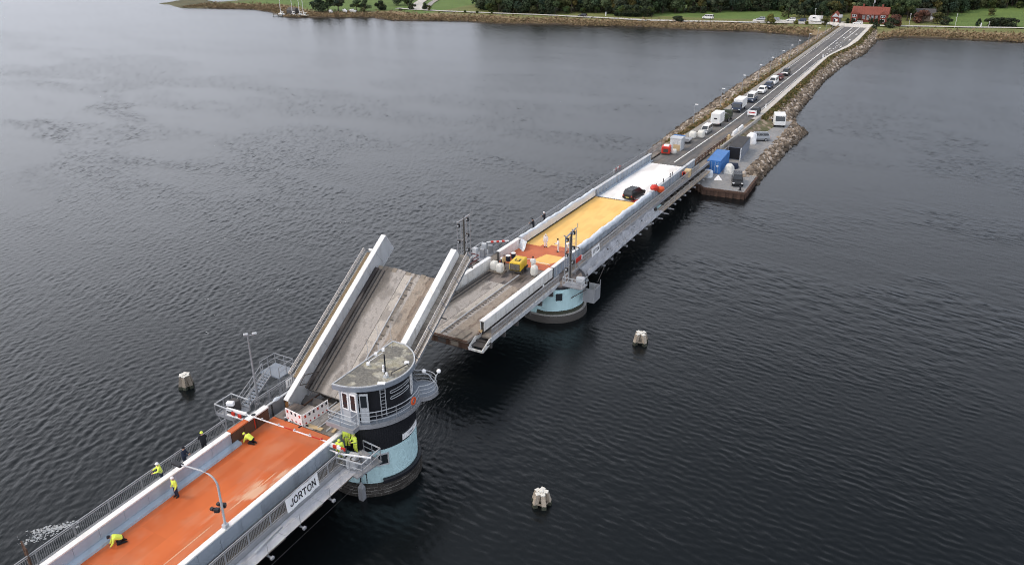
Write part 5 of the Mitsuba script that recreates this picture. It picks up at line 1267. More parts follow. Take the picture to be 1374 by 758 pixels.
def pose_joints(kind):
    """Joints in metres; the figure faces +y, feet at z = 0."""
    J = {}
    if kind in ('stand', 'hold', 'rail', 'stride'):
        lean = 0.10 if kind == 'rail' else 0.03
        J['hip'], J['chest'], J['neck'], J['head'] = (0, 0, 0.86), (0, lean * 0.8, 1.22), (0, lean, 1.41), (0, lean + 0.04, 1.55)
        for s in (-1, 1):
            st = 0.16 * s if kind == 'stride' else 0.02 * s
            J['hj', s], J['knee', s], J['ank', s], J['toe', s] = (0.09 * s, 0, 0.82), (0.10 * s, 0.03 + st * 0.6, 0.45), (0.11 * s, -0.02 + st, 0.08), (0.12 * s, 0.14 + st, 0.04)
            J['sh', s] = (0.19 * s, lean * 0.9, 1.34)
            if kind == 'stand': J['el', s], J['wr', s] = (0.25 * s, lean - 0.02, 1.06), (0.24 * s, lean + 0.10, 0.84)
            elif kind == 'rail': J['el', s], J['wr', s] = (0.27 * s, lean + 0.10, 1.12), (0.20 * s, lean + 0.36, 1.06)
            elif kind == 'hold': J['el', s], J['wr', s] = (0.26 * s, lean + 0.06, 1.09), (0.12 * s, lean + 0.30, 1.05)
            else: J['el', s], J['wr', s] = (0.26 * s, lean + 0.05 * s, 1.07), (0.25 * s, lean + 0.2 * -s + 0.06, 0.87)
    elif kind == 'kneel':
        J['hip'], J['chest'], J['neck'], J['head'] = (0, -0.12, 0.38), (0, 0.20, 0.58), (0, 0.40, 0.66), (0, 0.53, 0.70)
        for s in (-1, 1):
            J['hj', s], J['knee', s], J['ank', s], J['toe', s] = (0.10 * s, -0.10, 0.36), (0.14 * s, 0.17, 0.08), (0.12 * s, -0.24, 0.08), (0.12 * s, -0.34, 0.03)
            J['sh', s] = (0.19 * s, 0.32, 0.60); J['el', s], J['wr', s] = (0.24 * s, 0.42, 0.34), (0.17 * s, 0.56, 0.12)
    elif kind == 'bend':
        J['hip'], J['chest'], J['neck'], J['head'] = (0, -0.10, 0.84), (0, 0.20, 1.04), (0, 0.38, 1.10), (0, 0.52, 1.10)
        for s in (-1, 1):
            J['hj', s], J['knee', s], J['ank', s], J['toe', s] = (0.10 * s, -0.08, 0.80), (0.12 * s, 0.05, 0.44), (0.13 * s, -0.04 + 0.1 * s, 0.08), (0.14 * s, 0.12 + 0.1 * s, 0.04)
            J['sh', s] = (0.19 * s, 0.30, 1.04); J['el', s], J['wr', s] = (0.24 * s, 0.42, 0.80), (0.15 * s, 0.56, 0.66)
    return {k: np.array(v, float) for k, v in J.items()}


def figure(kind):
    if kind in POSES: return POSES[kind]
    J = pose_joints(kind); f = J['head'] - J['neck']; f /= np.linalg.norm(f)
    face = np.array([0, 1.0, 0]) if kind not in ('kneel', 'bend') else np.array([0, 0.72, -0.69])
    upv = np.array([0, 0, 1.0]) if kind not in ('kneel', 'bend') else np.array([0, 0.69, 0.72])
    H = J['head']
    head = m3.Manifold.batch_hull([ball(H + upv * 0.03, 0.085), ball(H - upv * 0.05 + face * 0.02, 0.062), ball(H + face * 0.03, 0.07)])
    head = head + m3.Manifold.batch_hull([ball(H + face * 0.085 + upv * 0.015, 0.012, 6), ball(H + face * 0.108 - upv * 0.018, 0.016, 6)])
    head = head + m3.Manifold.batch_hull([ball(H + face * 0.078 - upv * 0.055 + (q, 0, 0), 0.011, 6) for q in (-0.018, 0.018)])
    for s in (-1, 1): head = head + ball(H + np.array([s * 0.085, 0, 0]), 0.022, 6)
    body = head + limb([(J['neck'] - f * 0.06, 0.06), (H, 0.055)])
    body = body + m3.Manifold.batch_hull([ball(J['hip'] + (q, 0, 0), 0.10) for q in (-0.06, 0.06)] + [ball(J['chest'] + (q, 0, 0), 0.11) for q in (-0.08, 0.08)])
    body = body + m3.Manifold.batch_hull([ball(J['chest'] + (q, 0, 0), 0.11) for q in (-0.08, 0.08)] + [ball(J['sh', s], 0.065) for s in (-1, 1)] + [ball(J['neck'], 0.06)])
    for s in (-1, 1):
        body = body + limb([(J['sh', s], 0.060), (J['el', s], 0.045), (J['wr', s], 0.030)])
        body = body + limb([(J['hj', s], 0.090), (J['knee', s], 0.062), (J['ank', s], 0.042), (J['toe', s], 0.035)])
        d = J['wr', s] - J['el', s]; d /= np.linalg.norm(d); side = np.cross(d, face); side /= np.linalg.norm(side) + 1e-9
        palm = J['wr', s] + d * 0.05; body = body + m3.Manifold.batch_hull([ball(J['wr', s], 0.028, 8)] + [ball(palm + side * q + d * 0.03, 0.014, 6) for q in (-0.03, 0.03)])
        for q, ln in ((-0.032, 0.062), (-0.011, 0.075), (0.011, 0.07), (0.032, 0.052)):
            a = palm + side * q + d * 0.03; b = a + d * ln * 0.55 + face * 0.008; c = b + d * ln * 0.4 + face * 0.025
            body = body + limb([(a, 0.0095), (b, 0.009), (c, 0.0075)])
        a = palm - side * 0.03 * s - d * 0.01; body = body + limb([(a, 0.012), (a - side * 0.035 * s + d * 0.02, 0.011), (a - side * 0.04 * s + d * 0.055 + face * 0.01, 0.009)])
    jacket = m3.Manifold.batch_hull([ball(J['hip'] + np.array([q, 0, 0]) + 0.10 * (J['chest'] - J['hip']), 0.128) for q in (-0.07, 0.07)] + [ball(J['chest'] + (q, 0, 0), 0.135) for q in (-0.09, 0.09)])
    jacket = jacket + m3.Manifold.batch_hull([ball(J['chest'] + (q, 0, 0), 0.135) for q in (-0.09, 0.09)] + [ball(J['sh', s], 0.085) for s in (-1, 1)] + [ball(J['neck'] - f * 0.03, 0.072)])
    for s in (-1, 1): jacket = jacket + limb([(J['sh', s], 0.086), (J['el', s], 0.066), (J['wr', s], 0.048)])
    trousers = m3.Manifold.batch_hull([ball(J['hip'] + (q, 0, 0), 0.122) for q in (-0.06, 0.06)] + [ball(J['hj', s], 0.105) for s in (-1, 1)])
    for s in (-1, 1): trousers = trousers + limb([(J['hj', s], 0.108), (J['knee', s], 0.080), (J['ank', s], 0.064)])
    boots = []
    for s in (-1, 1): boots.append(m2t(limb([(J['ank', s] + (0, 0, 0.03), 0.058), (J['ank', s], 0.056), (J['toe', s], 0.046)])))
    shell = m3.Manifold.batch_hull([ball(H + upv * 0.035, 0.118, 14), ball(H + upv * 0.06 + face * 0.02, 0.10, 12)]).trim_by_plane((upv).tolist(), float(np.dot(H, upv) + 0.025))
    brim = m3.Manifold.batch_hull([ball(H + upv * 0.045 + face * 0.07 + (q, 0, 0), 0.045, 8) for q in (-0.05, 0.05)] + [ball(H + upv * 0.045 + face * 0.13, 0.02, 8)])
    hair = m3.Manifold.batch_hull([ball(H + upv * 0.045 - face * 0.015, 0.098, 12), ball(H - upv * 0.03 - face * 0.04, 0.075, 10)]).trim_by_plane(((upv - face * 0.5) / 1.118).tolist(), float(np.dot(H, (upv - face * 0.5) / 1.118) + 0.010))
    hood = m3.Manifold.batch_hull([ball(H + upv * 0.03 - face * 0.02, 0.118, 12), ball(J['neck'], 0.085, 10)]).trim_by_plane((-face).tolist(), float(-np.dot(H, face) - 0.055))
    bands = MB()
    if kind != 'kneel':
        for t in (0.15, 0.55): c = J['hip'] + t * (J['chest'] - J['hip']); bands.lathe([(0.18, -0.028), (0.212, -0.028), (0.216, 0.028), (0.18, 0.028)], 14, c, R=np.diag([1, 0.70, 1.0]))
    eyes = [trimesh.Trimesh(np.array(trimesh.creation.icosphere(1, 0.012).vertices) + H + face * 0.083 + upv * 0.02 + np.array([s * 0.03, 0, 0]), trimesh.creation.icosphere(1, 0.012).faces, process=False) for s in (-1, 1)]
    out = {'body': m2t(body), 'jacket': m2t(jacket), 'trousers': m2t(trousers), 'boots': boots, 'helmet': m2t(shell + brim), 'hair': m2t(hair), 'hood': m2t(hood), 'eyes': eyes}
    if bands.v: out['bands'] = bands.mesh()
    P = {k: ([mikit.ply(q, smooth=45) for q in v] if isinstance(v, list) else mikit.ply(v, smooth=45)) for k, v in out.items()}
    POSES[kind] = P
    return P


def person(x, y, z, az, kind, label, jacket, trousers, head, s=1.0, group=None):
    t = thing('person', label, 'person', group); P = figure(kind); tw = tfm((x, y, z), math.radians(az), s)
    put(P['body'], 'm_skin', 'body', t, tw=tw)
    put(P['jacket'], jacket, 'jacket', t, tw=tw); put(P['trousers'], trousers, 'trousers', t, tw=tw)
    if jacket == 'm_hivis' and 'bands' in P: put(P['bands'], 'm_car_silver', 'reflective_bands', t, tw=tw)
    for b in P['boots']: put(b, 'm_rubber', 'boot', t, tw=tw)
    put(P['hood'] if head == 'hood' else P['hair'] if head == 'hair' else P['helmet'], {'hood': 'm_coverall', 'hair': 'm_hair', 'white': 'm_pure_white', 'lime': 'm_hivis', 'dark': 'm_dark_cloth'}[head], 'hood' if head == 'hood' else 'hair' if head == 'hair' else 'helmet', t, tw=tw)
    for e in P['eyes']: put(e, 'm_hair', 'eye', t, tw=tw)
    return t


pz = lambda y: float(PROFILE(y))
person(-2.65, 26.1, pz(26.1) + 0.004, 170, 'stand', 'worker in lime yellow jacket and white helmet standing on the orange deck', 'm_hivis', 'm_navy', 'white')
person(-2.35, 21.5, pz(21.5) + 0.004, 150, 'kneel', 'worker in lime yellow jacket kneeling at the orange deck edge, nearest the camera', 'm_hivis', 'm_dark_cloth', 'dark')
person(-2.45, 32.7, pz(32.7) + 0.004, 100, 'kneel', 'worker in lime yellow jacket kneeling beside the rust brown girder end', 'm_hivis', 'm_dark_cloth', 'lime')
person(-4.75, 30.4, pz(30.4), 60, 'rail', 'person in dark clothes and lime helmet leaning at the left walkway railing', 'm_dark_cloth', 'm_dark_cloth', 'lime')
person(-4.7, 28.6, pz(28.6), -60, 'hold', 'person in dark navy jacket on the left walkway behind the girder', 'm_navy', 'm_navy', 'dark')
person(-4.75, 26.7, pz(26.7), 150, 'rail', 'worker in lime yellow jacket and white helmet on the left walkway', 'm_hivis', 'm_navy', 'white')
person(4.15, 35.7, 4.5, 200, 'stand', 'worker in lime yellow jacket standing under the tower gallery, left of two', 'm_hivis', 'm_hivis', 'lime')
person(4.95, 35.62, 4.35, 160, 'hold', 'worker in lime yellow jacket standing under the tower gallery, right of two', 'm_hivis', 'm_hivis', 'lime')
person(4.45, 34.55, 4.33, 210, 'stand', 'worker in lime yellow suit and helmet on the right walkway beside the barrier machine', 'm_hivis', 'm_hivis', 'lime')
person(-0.9, 78.6, pz(78.6) + 0.01, 190, 'stand', 'person in white overalls standing alone on the yellow deck', 'm_coverall', 'm_coverall', 'hood')
person(1.1, 77.9, pz(77.9) + 0.01, 120, 'hold', 'person in white overalls and dark cap at the right girder, left of a pair', 'm_coverall', 'm_coverall', 'dark')
person(1.9, 78.5, pz(78.5) + 0.01, 250, 'bend', 'person in white overalls bending beside the right girder, right of a pair', 'm_coverall', 'm_coverall', 'hood')
person(1.05, 71.4, pz(71.4) + 0.01, 20, 'stride', 'dark haired person in pale overalls walking by the yellow machine', 'm_coverall', 'm_coverall', 'hair')
person(-2.05, 70.3, pz(70.3) + 0.01, -100, 'stand', 'person in a faded brown top standing behind the white sacks', 'm_plywood', 'm_dark_cloth', 'hair')
person(-4.75, 82.9, pz(82.9), 100, 'rail', 'person in black clothes on the left walkway beside the plastic sheet, the nearer of two', 'm_dark_cloth', 'm_dark_cloth', 'dark')
person(-4.75, 86.0, pz(86), 100, 'hold', 'person in black clothes and pale helmet on the left walkway, the farther of two', 'm_dark_cloth', 'm_dark_cloth', 'white')
person(4.5, 116.0, pz(116) - 0.05, 200, 'bend', 'person in red clothes beside the plywood box on the far right walkway', 'm_red', 'm_dark_cloth', 'dark')

# ================================================================== WORK GEAR ON THE DECKS
YM = thing('compressor', 'yellow site compressor with a dark grille on the dirty far leaf deck', 'machine')
zc = pz(70) + 0.01
mm = np.array([-0.35, 70.6, zc]); M = rotz(0.12)
put(MB().box(mm + (0, 0, 0.86), (1.35, 2.1, 1.0), M, bev=0.09), 'm_yellow', 'hood', YM); put(MB().box(mm + M @ (0, -1.06, 0.82), (1.15, 0.06, 0.72), M, bev=0.02), 'm_machine', 'grille', YM)
gk_ = 'compressor__grille'
for q in range(6): put(MB().box(mm + M @ (0, -1.10, 0.55 + q * 0.11), (1.05, 0.03, 0.04), M), 'm_timber', 'slat', gk_)
put(MB().box(mm + M @ (0.05, -0.25, 1.375), (0.62, 0.62, 0.05), M, bev=0.02), 'm_machine', 'exhaust_cover', YM); put(MB().box(mm + M @ (0.05, -0.25, 1.41), (0.34, 0.34, 0.05), M), 'm_yellow', 'exhaust_lid', YM)
put(MB().box(mm + (0, 0, 0.28), (1.5, 2.3, 0.16), M), 'm_machine', 'chassis', YM)
for s in (-1, 1): put(MB().lathe([(0.0, -0.1), (0.25, -0.1), (0.28, 0), (0.25, 0.1), (0, 0.1)], 16, mm + M @ (s * 0.72, 0.2, 0.28), R=M @ np.array([[0, 0, 1], [0, 1, 0], [-1, 0, 0.0]])), 'm_rubber', 'wheel', YM)
put(MB().bar(mm + M @ (0, -1.1, 0.28), mm + M @ (0, -1.9, 0.25), 0.09), 'm_machine', 'drawbar', YM)


def sack(x, y, z, w, h, label, group=None, seed=0, bsdf='m_sack', name='bulk_bag', cat='bag'):
    t = thing(name, label, cat, group); b = trimesh.creation.icosphere(3, 1.0); v = np.array(b.vertices)
    e = np.sign(v) * np.abs(v) ** 0.58; e *= 1 + 0.10 * (meshkit.fbm(v * 2.2 + seed * 3.1, 3, seed)[:, None] - 0.5)
    e[:, 2] = np.where(e[:, 2] > 0.6, e[:, 2] - 0.12 * np.cos(v[:, 0] * 5 + seed) * 0.5, e[:, 2])
    put(trimesh.Trimesh(e * (w / 2, w / 2, h / 2) + (x, y, z + h / 2), b.faces, process=False), bsdf, 'bag', t, smooth=50)
    for sx, sy in ((-1, -1), (1, -1), (1, 1), (-1, 1)): put(MB().tube([(x + sx * w * 0.36, y + sy * w * 0.36, z + h * 0.93), (x + sx * w * 0.25, y + sy * w * 0.25, z + h * 1.02), (x + sx * w * 0.1, y + sy * w * 0.3, z + h * 0.97)], 0.014), bsdf, 'strap', t)
    return t


sack(-2.75, 69.4, pz(69.4), 0.85, 1.1, 'tall white bulk bag by the left girder, outer of two on a pallet', None, 1)
sack(-1.9, 69.2, pz(69.2), 0.85, 1.05, 'tall white bulk bag by the yellow compressor, inner of two on a pallet', None, 2)
sack(1.85, 70.2, pz(70.2), 0.75, 1.2, 'tall white bulk bag beside the right girder of the dirty deck', None, 3)
sack(0.55, 72.5, pz(72.5), 0.5, 0.9, 'slim white sack behind the walking person', None, 4)
pl = thing('pallet', 'dark wooden pallet under the two white bulk bags', 'pallet')
for q in range(5): put(MB().box((-2.3, 68.75 + q * 0.26, pz(69.2) + 0.10), (1.9, 0.14, 0.03)), 'm_timber', 'slat', pl)
for q in (-1, 0, 1): put(MB().box((-2.3 + q * 0.85, 69.27, pz(69.2) + 0.045), (0.1, 1.2, 0.08)), 'm_timber', 'runner', pl)
for k, (x, y) in enumerate(((-2.9, 71.6), (-2.75, 72.6), (-2.6, 73.6))):
    t = thing('paint_drum', ('nearest', 'middle', 'farthest')[k] + ' of three pale paint drums along the left girder', 'drum')
    put(MB().lathe([(0.0, 0), (0.26, 0), (0.27, 0.3), (0.26, 0.6), (0.0, 0.62)], 18, (x, y, pz(y) + 0.01)), 'm_navy', 'drum', t, smooth=40); put(MB().lathe([(0.0, 0.0), (0.28, 0.0), (0.28, 0.05), (0.0, 0.06)], 18, (x, y, pz(y) + 0.63)), 'm_cap_white', 'lid', t)
HS = thing('hose', 'pale hose lying across the red primed deck', 'hose')
put(MB().tube([(-3.2 + 0.35 * q, 74.4 - 0.05 * q + 0.1 * math.sin(q), pz(74.4) + 0.05) for q in range(16)], 0.04), 'm_cap_white', 'tube', HS)
CU = thing('dust_curtain', 'tall white plastic curtain hanging at the near end of the left sheeted girder', 'curtain')
rows = []
for q, x in enumerate(np.linspace(-3.6, -2.6, 9)): rows.append([(x + 0.06 * math.sin(q * 2.1 + r), 77.1 - 1.1 * r / 5 * (0.3 + 0.7 * q / 8) + 0.05 * math.cos(q * 1.7), pz(77) + 1.2 * (1 - r / 5) * (1 - 0.3 * q / 8) + 0.02) for r in range(6)])
v = np.array(rows); i, j = np.meshgrid(np.arange(8), np.arange(5), indexing='ij')
put(MB().add(v.reshape(-1, 3), np.stack([i * 6 + j, i * 6 + j + 1, (i + 1) * 6 + j + 1, (i + 1) * 6 + j], -1).reshape(-1, 4)).mesh(), 'm_white_film', 'film', CU, smooth=True)
RP = thing('red_pipework', 'red handrail and pipework beside the machinery left of the lowered leaf', 'railing')
for a, b in (((-5.3, 68.0, 5.3), (-5.3, 70.3, 5.3)), ((-5.3, 68.0, 4.9), (-5.3, 70.3, 4.9)), ((-5.3, 70.3, 5.3), (-6.6, 70.4, 5.3)), ((-6.7, 68.6, 4.8), (-6.7, 70.4, 4.8))): put(MB().bar(a, b, 0.09), 'm_car_red', 'pipe', RP)
FM = thing('machine_platform', 'grey barrier machine platform left of the far span beyond the signal mast', 'platform')
put(MB().box((-6.2, 72.8, 4.2), (2.0, 3.4, 0.12)), 'm_galv', 'floor', FM)
for k, (x, y, h) in enumerate(((-6.6, 71.7, 1.2), (-6.0, 72.3, 1.0), (-6.3, 73.2, 1.3), (-5.9, 74.0, 0.9))): put(MB().box((x, y, 4.26 + h / 2), (0.55, 0.5, h), rotz(0.2 * k), bev=0.04), ('m_pale_grey', 'm_galv')[k % 2], 'drive_box', FM)
for z in (4.7, 5.2):
    put(MB().bar((-7.15, 71.2, z), (-7.15, 74.4, z), 0.06), 'm_pale_grey', 'railing', FM)
for y in (71.2, 72.8, 74.4): put(MB().bar((-7.15, y, 4.2), (-7.15, y, 5.2), 0.06), 'm_pale_grey', 'post', FM)
put(MB().bar((-6.3, 73.8, 5.5), (-4.2, 75.4, 5.5), 0.12), 'm_pure_white', 'raised_arm', FM)
for q in (0.25, 0.5, 0.75): put(MB().box((-6.3 + 2.1 * q, 73.8 + 1.6 * q, 5.5), (0.3, 0.3, 0.14), rotz(0.65)), 'm_red', 'red_band', FM)
for x, y in ((-5.4, 71.4), (-5.4, 74.2)): put(MB().bar((x - 1.4, y, 4.15), (x + 0.2, y, 3.1), 0.1), 'm_galv', 'brace', FM)
LW = thing('locking_wheel', 'red locking wheel at the free left corner of the lowered leaf', 'wheel')
put(MB().tm(trimesh.creation.torus(0.28, 0.06, 16, 6), np.array([[1, 0, 0], [0, 0, -1], [0, 1, 0.0]]), (-3.8, 54.3, 4.75)), 'm_red', 'rim', LW); put(MB().bar((-4.05, 54.3, 4.75), (-3.55, 54.3, 4.75), 0.05).bar((-3.8, 54.3, 4.5), (-3.8, 54.3, 5.0), 0.05), 'm_red', 'spokes', LW)
for k, (x, y) in enumerate(((3.65, 104.6), (4.15, 105.9))):
    t = thing('tarp_bundle', ('red tarpaulin bundle on the right girder behind the black car', 'orange red tarpaulin bundle on the right walkway behind the black car')[k], 'tarpaulin')
    b = trimesh.creation.icosphere(3, 1.0); v = np.array(b.vertices); v = v * (1 + 0.5 * (meshkit.fbm(v * 1.7 + k * 5, 3, k)[:, None] - 0.5))
    put(trimesh.Trimesh(v * (0.6, 0.75, 0.45) + (x, y, pz(y) + (1.25 if k == 0 else 0.75)), b.faces, process=False), ('m_red', 'm_orange_red')[k], 'cloth', t, smooth=40)
WB = thing('plywood_box', 'plywood box on the far right walkway near the bridge end', 'box')
put(MB().box((4.75, 117.3, pz(117) + 0.55), (0.9, 1.5, 1.1), rotz(0.08), bev=0.02), 'm_plywood', 'box', WB)
for s in (-1, 1): put(MB().box((4.75, 117.3 + s * 0.5, pz(117) + 0.55), (0.94, 0.08, 1.12), rotz(0.08)), 'm_timber', 'batten', WB)
RF_ = thing('red_fence', 'low red and white fence panels on the left walkway of the far span', 'fence')
for k in range(4): put(MB().box((-5.45, 112.0 + k * 0.75, pz(112) + 0.75), (0.06, 0.72, 0.5)), 'm_red' if k % 2 else 'm_pure_white', 'panel', RF_)
for k in range(3): put(MB().bar((-5.5, 112 + k, pz(112)), (-5.5, 112 + k, pz(112) + 1.3), 0.06), 'm_galv', 'post', RF_)

# ================================================================== VEHICLES
RX = np.array([[0, 0, 1], [0, 1, 0], [-1, 0, 0.0]])


def wheel(t, c, r, w, tw, name='wheel'):
    k = put(MB().lathe([(r * 0.6, -w / 2), (r * 0.95, -w / 2), (r, -w * 0.3), (r, w * 0.3), (r * 0.95, w / 2), (r * 0.6, w / 2)], 18, c, R=RX), 'm_rubber', name, t, tw=tw)
    put(MB().lathe([(0, -w * 0.42), (r * 0.62, -w * 0.45), (r * 0.62, w * 0.45), (0, w * 0.42)], 14, c, R=RX), 'm_galv', 'rim', k, tw=tw)


def hexa(x0, x1, low, high, y0, y1, yt0, yt1, tx=0.0):
    """A tapered block: the base from (y0, low) to (y1, low), the top narrower by tx a side, from yt0 to yt1."""
    return [(x, y, low) for x in (x0, x1) for y in (y0, y1)] + [(x, y, high) for x in (x0 + tx, x1 - tx) for y in (yt0, yt1)]


def car(x, y, z, az, label, bsdf, kind='suv', s=1.0, roof=None, group=None, bonnet=None):
    """The car's front looks towards +y before it is turned by az degrees."""
    t = thing('parked_car', label, 'car', group); tw = tfm((x, y, z), math.radians(az), s)
    Lh, Wh = {'suv': (2.25, 0.90), 'hatch': (1.98, 0.86), 'van': (2.5, 0.95)}[kind]; roofz = {'suv': 1.66, 'hatch': 1.46, 'van': 1.95}[kind]; belt = {'suv': 1.02, 'hatch': 0.92, 'van': 1.1}[kind]
    b = MB().hull([(sx * (Wh - i), sy * (Lh - j), zz) for sx in (-1, 1) for sy in (-1, 1) for i, j, zz in ((0.06, 0.12, 0.28), (0.0, 0.03, 0.5), (0.02, 0.0, 0.66), (0.08, 0.14, belt - (0.16 if True else 0)))] + [(sx * (Wh - 0.07), yy, belt) for sx in (-1, 1) for yy in (-Lh + 0.08, Lh - 1.15)])
    put(b, bsdf, 'body', t, tw=tw, smooth=35)
    yr0, yr1 = -Lh + (0.32 if kind != 'van' else 0.06), Lh - (1.75 if kind == 'suv' else 1.6 if kind == 'hatch' else 1.5)
    c0, c1 = -Lh + 0.05, Lh - (0.95 if kind != 'van' else 0.7)
    put(MB().hull(hexa(-Wh + 0.07, Wh - 0.07, belt - 0.02, roofz, c0, c1, yr0, yr1, 0.16)), roof or bsdf, 'cabin', t, tw=tw, smooth=35)
    k = belt + 0.07; h = roofz - 0.10

    def lerp(a, b, q): return a + (b - a) * (q - belt) / (roofz - belt)
    for sx in (-1, 1):
        pts = []
        for q in (k, h):
            xx = (Wh - 0.07) - 0.16 * (q - belt) / (roofz - belt) + 0.006; a0, a1 = lerp(c0, yr0, q) + 0.12, lerp(c1, yr1, q) - 0.14; pts.append((xx, a0, a1, q))
        for f0, f1 in ((0.0, 0.36), (0.38, 0.68), (0.70, 1.0)):
            m = MB(); v = []
            for xx, a0, a1, q in pts: v += [(sx * xx, a0 + f0 * (a1 - a0), q), (sx * xx, a0 + f1 * (a1 - a0), q)]
            m.hull(v + [(p[0] - sx * 0.03, p[1], p[2]) for p in v]); put(m, 'm_glass', 'side_window', t, tw=tw)
    for nm, cc, rr_, d in (('windscreen', c1, yr1, 0.02), ('rear_window', c0, yr0, -0.02)):
        v = []
        for q in (k, h): yy = lerp(cc, rr_, q); xx = (Wh - 0.2) - 0.14 * (q - belt) / (roofz - belt); v += [(sx * xx, yy + d * 0.5, q) for sx in (-1, 1)] + [(sx * xx, yy - d, q) for sx in (-1, 1)]
        put(MB().hull(v), 'm_glass', nm, t, tw=tw)
    for sx in (-1, 1):
        put(MB().box((sx * (Wh - 0.22), Lh - 0.03, 0.70), (0.34, 0.10, 0.15), bev=0.03), 'm_pure_white', 'headlight', t, tw=tw); put(MB().box((sx * (Wh - 0.16), -Lh + 0.03, 0.80), (0.22, 0.10, 0.22), bev=0.03), 'm_lamp_red', 'tail_light', t, tw=tw)
        put(MB().box((sx * (Wh + 0.06), c1 - 0.3, belt + 0.08), (0.16, 0.10, 0.13), bev=0.03), bsdf, 'mirror', t, tw=tw)
        for sy in (-1, 1): wheel(t, (sx * (Wh - 0.10), sy * (Lh - 0.82), 0.33), 0.33, 0.22, tw)
    put(MB().box((0, Lh + 0.0, 0.55), (0.9, 0.06, 0.22), bev=0.02), 'm_black_paint', 'front_grille', t, tw=tw); put(MB().box((0, -Lh - 0.005, 0.58), (0.52, 0.03, 0.12)), 'm_plate' if kind == 'suv' else 'm_pure_white', 'number_plate', t, tw=tw)
    if kind == 'suv':
        for sx in (-1, 1): put(MB().bar((sx * 0.62, yr0 + 0.1, roofz + 0.03), (sx * 0.62, yr1 - 0.1, roofz + 0.03), 0.05), 'm_black_paint', 'roof_rail', t, tw=tw)
    if bonnet: put(MB().hull(hexa(-Wh + 0.1, Wh - 0.1, belt - 0.12, belt - 0.02, Lh - 0.95, Lh - 0.1, Lh - 1.0, Lh - 0.3, 0.05)), bonnet, 'bonnet', t, tw=tw)
    return t


def truck(x, y, z, az, label, cab, box, s=1.0, boxw=2.2, boxl=4.2, boxh=2.1, group=None, rear_window=False):
    t = thing('box_truck', label, 'truck', group); tw = tfm((x, y, z), math.radians(az), s)
    put(MB().box((0, 0, 0.62), (1.0, boxl + 2.2, 0.22)), 'm_machine', 'chassis', t, tw=tw)
    yb = -1.0; bx = put(MB().box((0, yb, 0.78 + boxh / 2), (boxw, boxl, boxh), bev=0.06), box, 'box', t, tw=tw)
    for sx in (-1, 1): put(MB().box((sx * (boxw / 2 + 0.005), yb, 0.86), (0.04, boxl, 0.12)), 'm_galv', 'side_rail', bx, tw=tw)
    put(MB().box((0, yb - boxl / 2 - 0.01, 0.78 + boxh / 2), (boxw - 0.2, 0.03, boxh - 0.2)), box, 'rear_door', t, tw=tw)
    if rear_window: put(MB().box((0.0, yb - boxl / 2 - 0.03, 0.78 + boxh * 0.52), (0.62, 0.03, 0.26)), 'm_glass', 'rear_window', t, tw=tw)
    yc = yb + boxl / 2 + 0.12
    put(MB().hull([(sx * 1.0, yy, zz) for sx in (-1, 1) for yy, zz in ((yc, 0.5), (yc + 1.5, 0.5), (yc + 1.55, 1.15), (yc + 1.2, 2.1), (yc, 2.2))]), cab, 'cab', t, tw=tw, smooth=30)
    put(MB().hull([(sx * 0.86, yy, zz) for sx in (-1, 1) for yy, zz in ((yc + 1.57, 1.22), (yc + 1.27, 2.0), (yc + 1.50, 1.20), (yc + 1.2, 1.98))]), 'm_glass', 'windscreen', t, tw=tw)
    for sx in (-1, 1):
        put(MB().box((sx * 1.0, yc + 0.75, 1.62), (0.03, 0.8, 0.55)), 'm_glass', 'side_window', t, tw=tw); put(MB().box((sx * 0.75, yc + 1.55, 0.82), (0.3, 0.08, 0.18)), 'm_pure_white', 'headlight', t, tw=tw); put(MB().box((sx * 1.15, yc + 1.3, 1.7), (0.18, 0.1, 0.36)), 'm_black_paint', 'mirror', t, tw=tw)
        for yy in (yc + 0.8, yb - boxl / 2 + 1.0): wheel(t, (sx * 0.86, yy, 0.42), 0.42, 0.26, tw)
    put(MB().box((0, yc + 1.57, 0.6), (1.7, 0.08, 0.24)), 'm_black_paint', 'bumper', t, tw=tw)
    return t


def box_trailer(x, y, z, az, label, w, l, h, s=1.0, window=True):
    t = thing('box_trailer', label, 'trailer'); tw = tfm((x, y, z), math.radians(az), s)
    bx = put(MB().box((0, 0, 0.62 + h / 2), (w, l, h), bev=0.07), 'm_car_white', 'body', t, tw=tw)
    put(MB().box((0, 0, 0.56), (w * 0.8, l + 0.2, 0.14)), 'm_machine', 'chassis', t, tw=tw); put(MB().bar((0, l / 2, 0.5), (0, l / 2 + 1.2, 0.5), 0.1), 'm_machine', 'drawbar', t, tw=tw)
    if window: put(MB().box((0.05, -l / 2 - 0.008, 0.62 + h * 0.5), (0.62, 0.03, 0.26)), 'm_glass', 'window', t, tw=tw)
    put(MB().box((0, -l / 2 - 0.004, 0.62 + h * 0.48), (w * 0.9, 0.02, h * 0.86)), 'm_car_white', 'rear_panel', t, tw=tw)
    for sx in (-1, 1): put(MB().box((sx * (w / 2 - 0.12), -l / 2 - 0.01, 0.75), (0.14, 0.04, 0.12)), 'm_lamp_red', 'tail_light', t, tw=tw); wheel(t, (sx * (w / 2 - 0.12), -0.2, 0.33), 0.33, 0.2, tw)


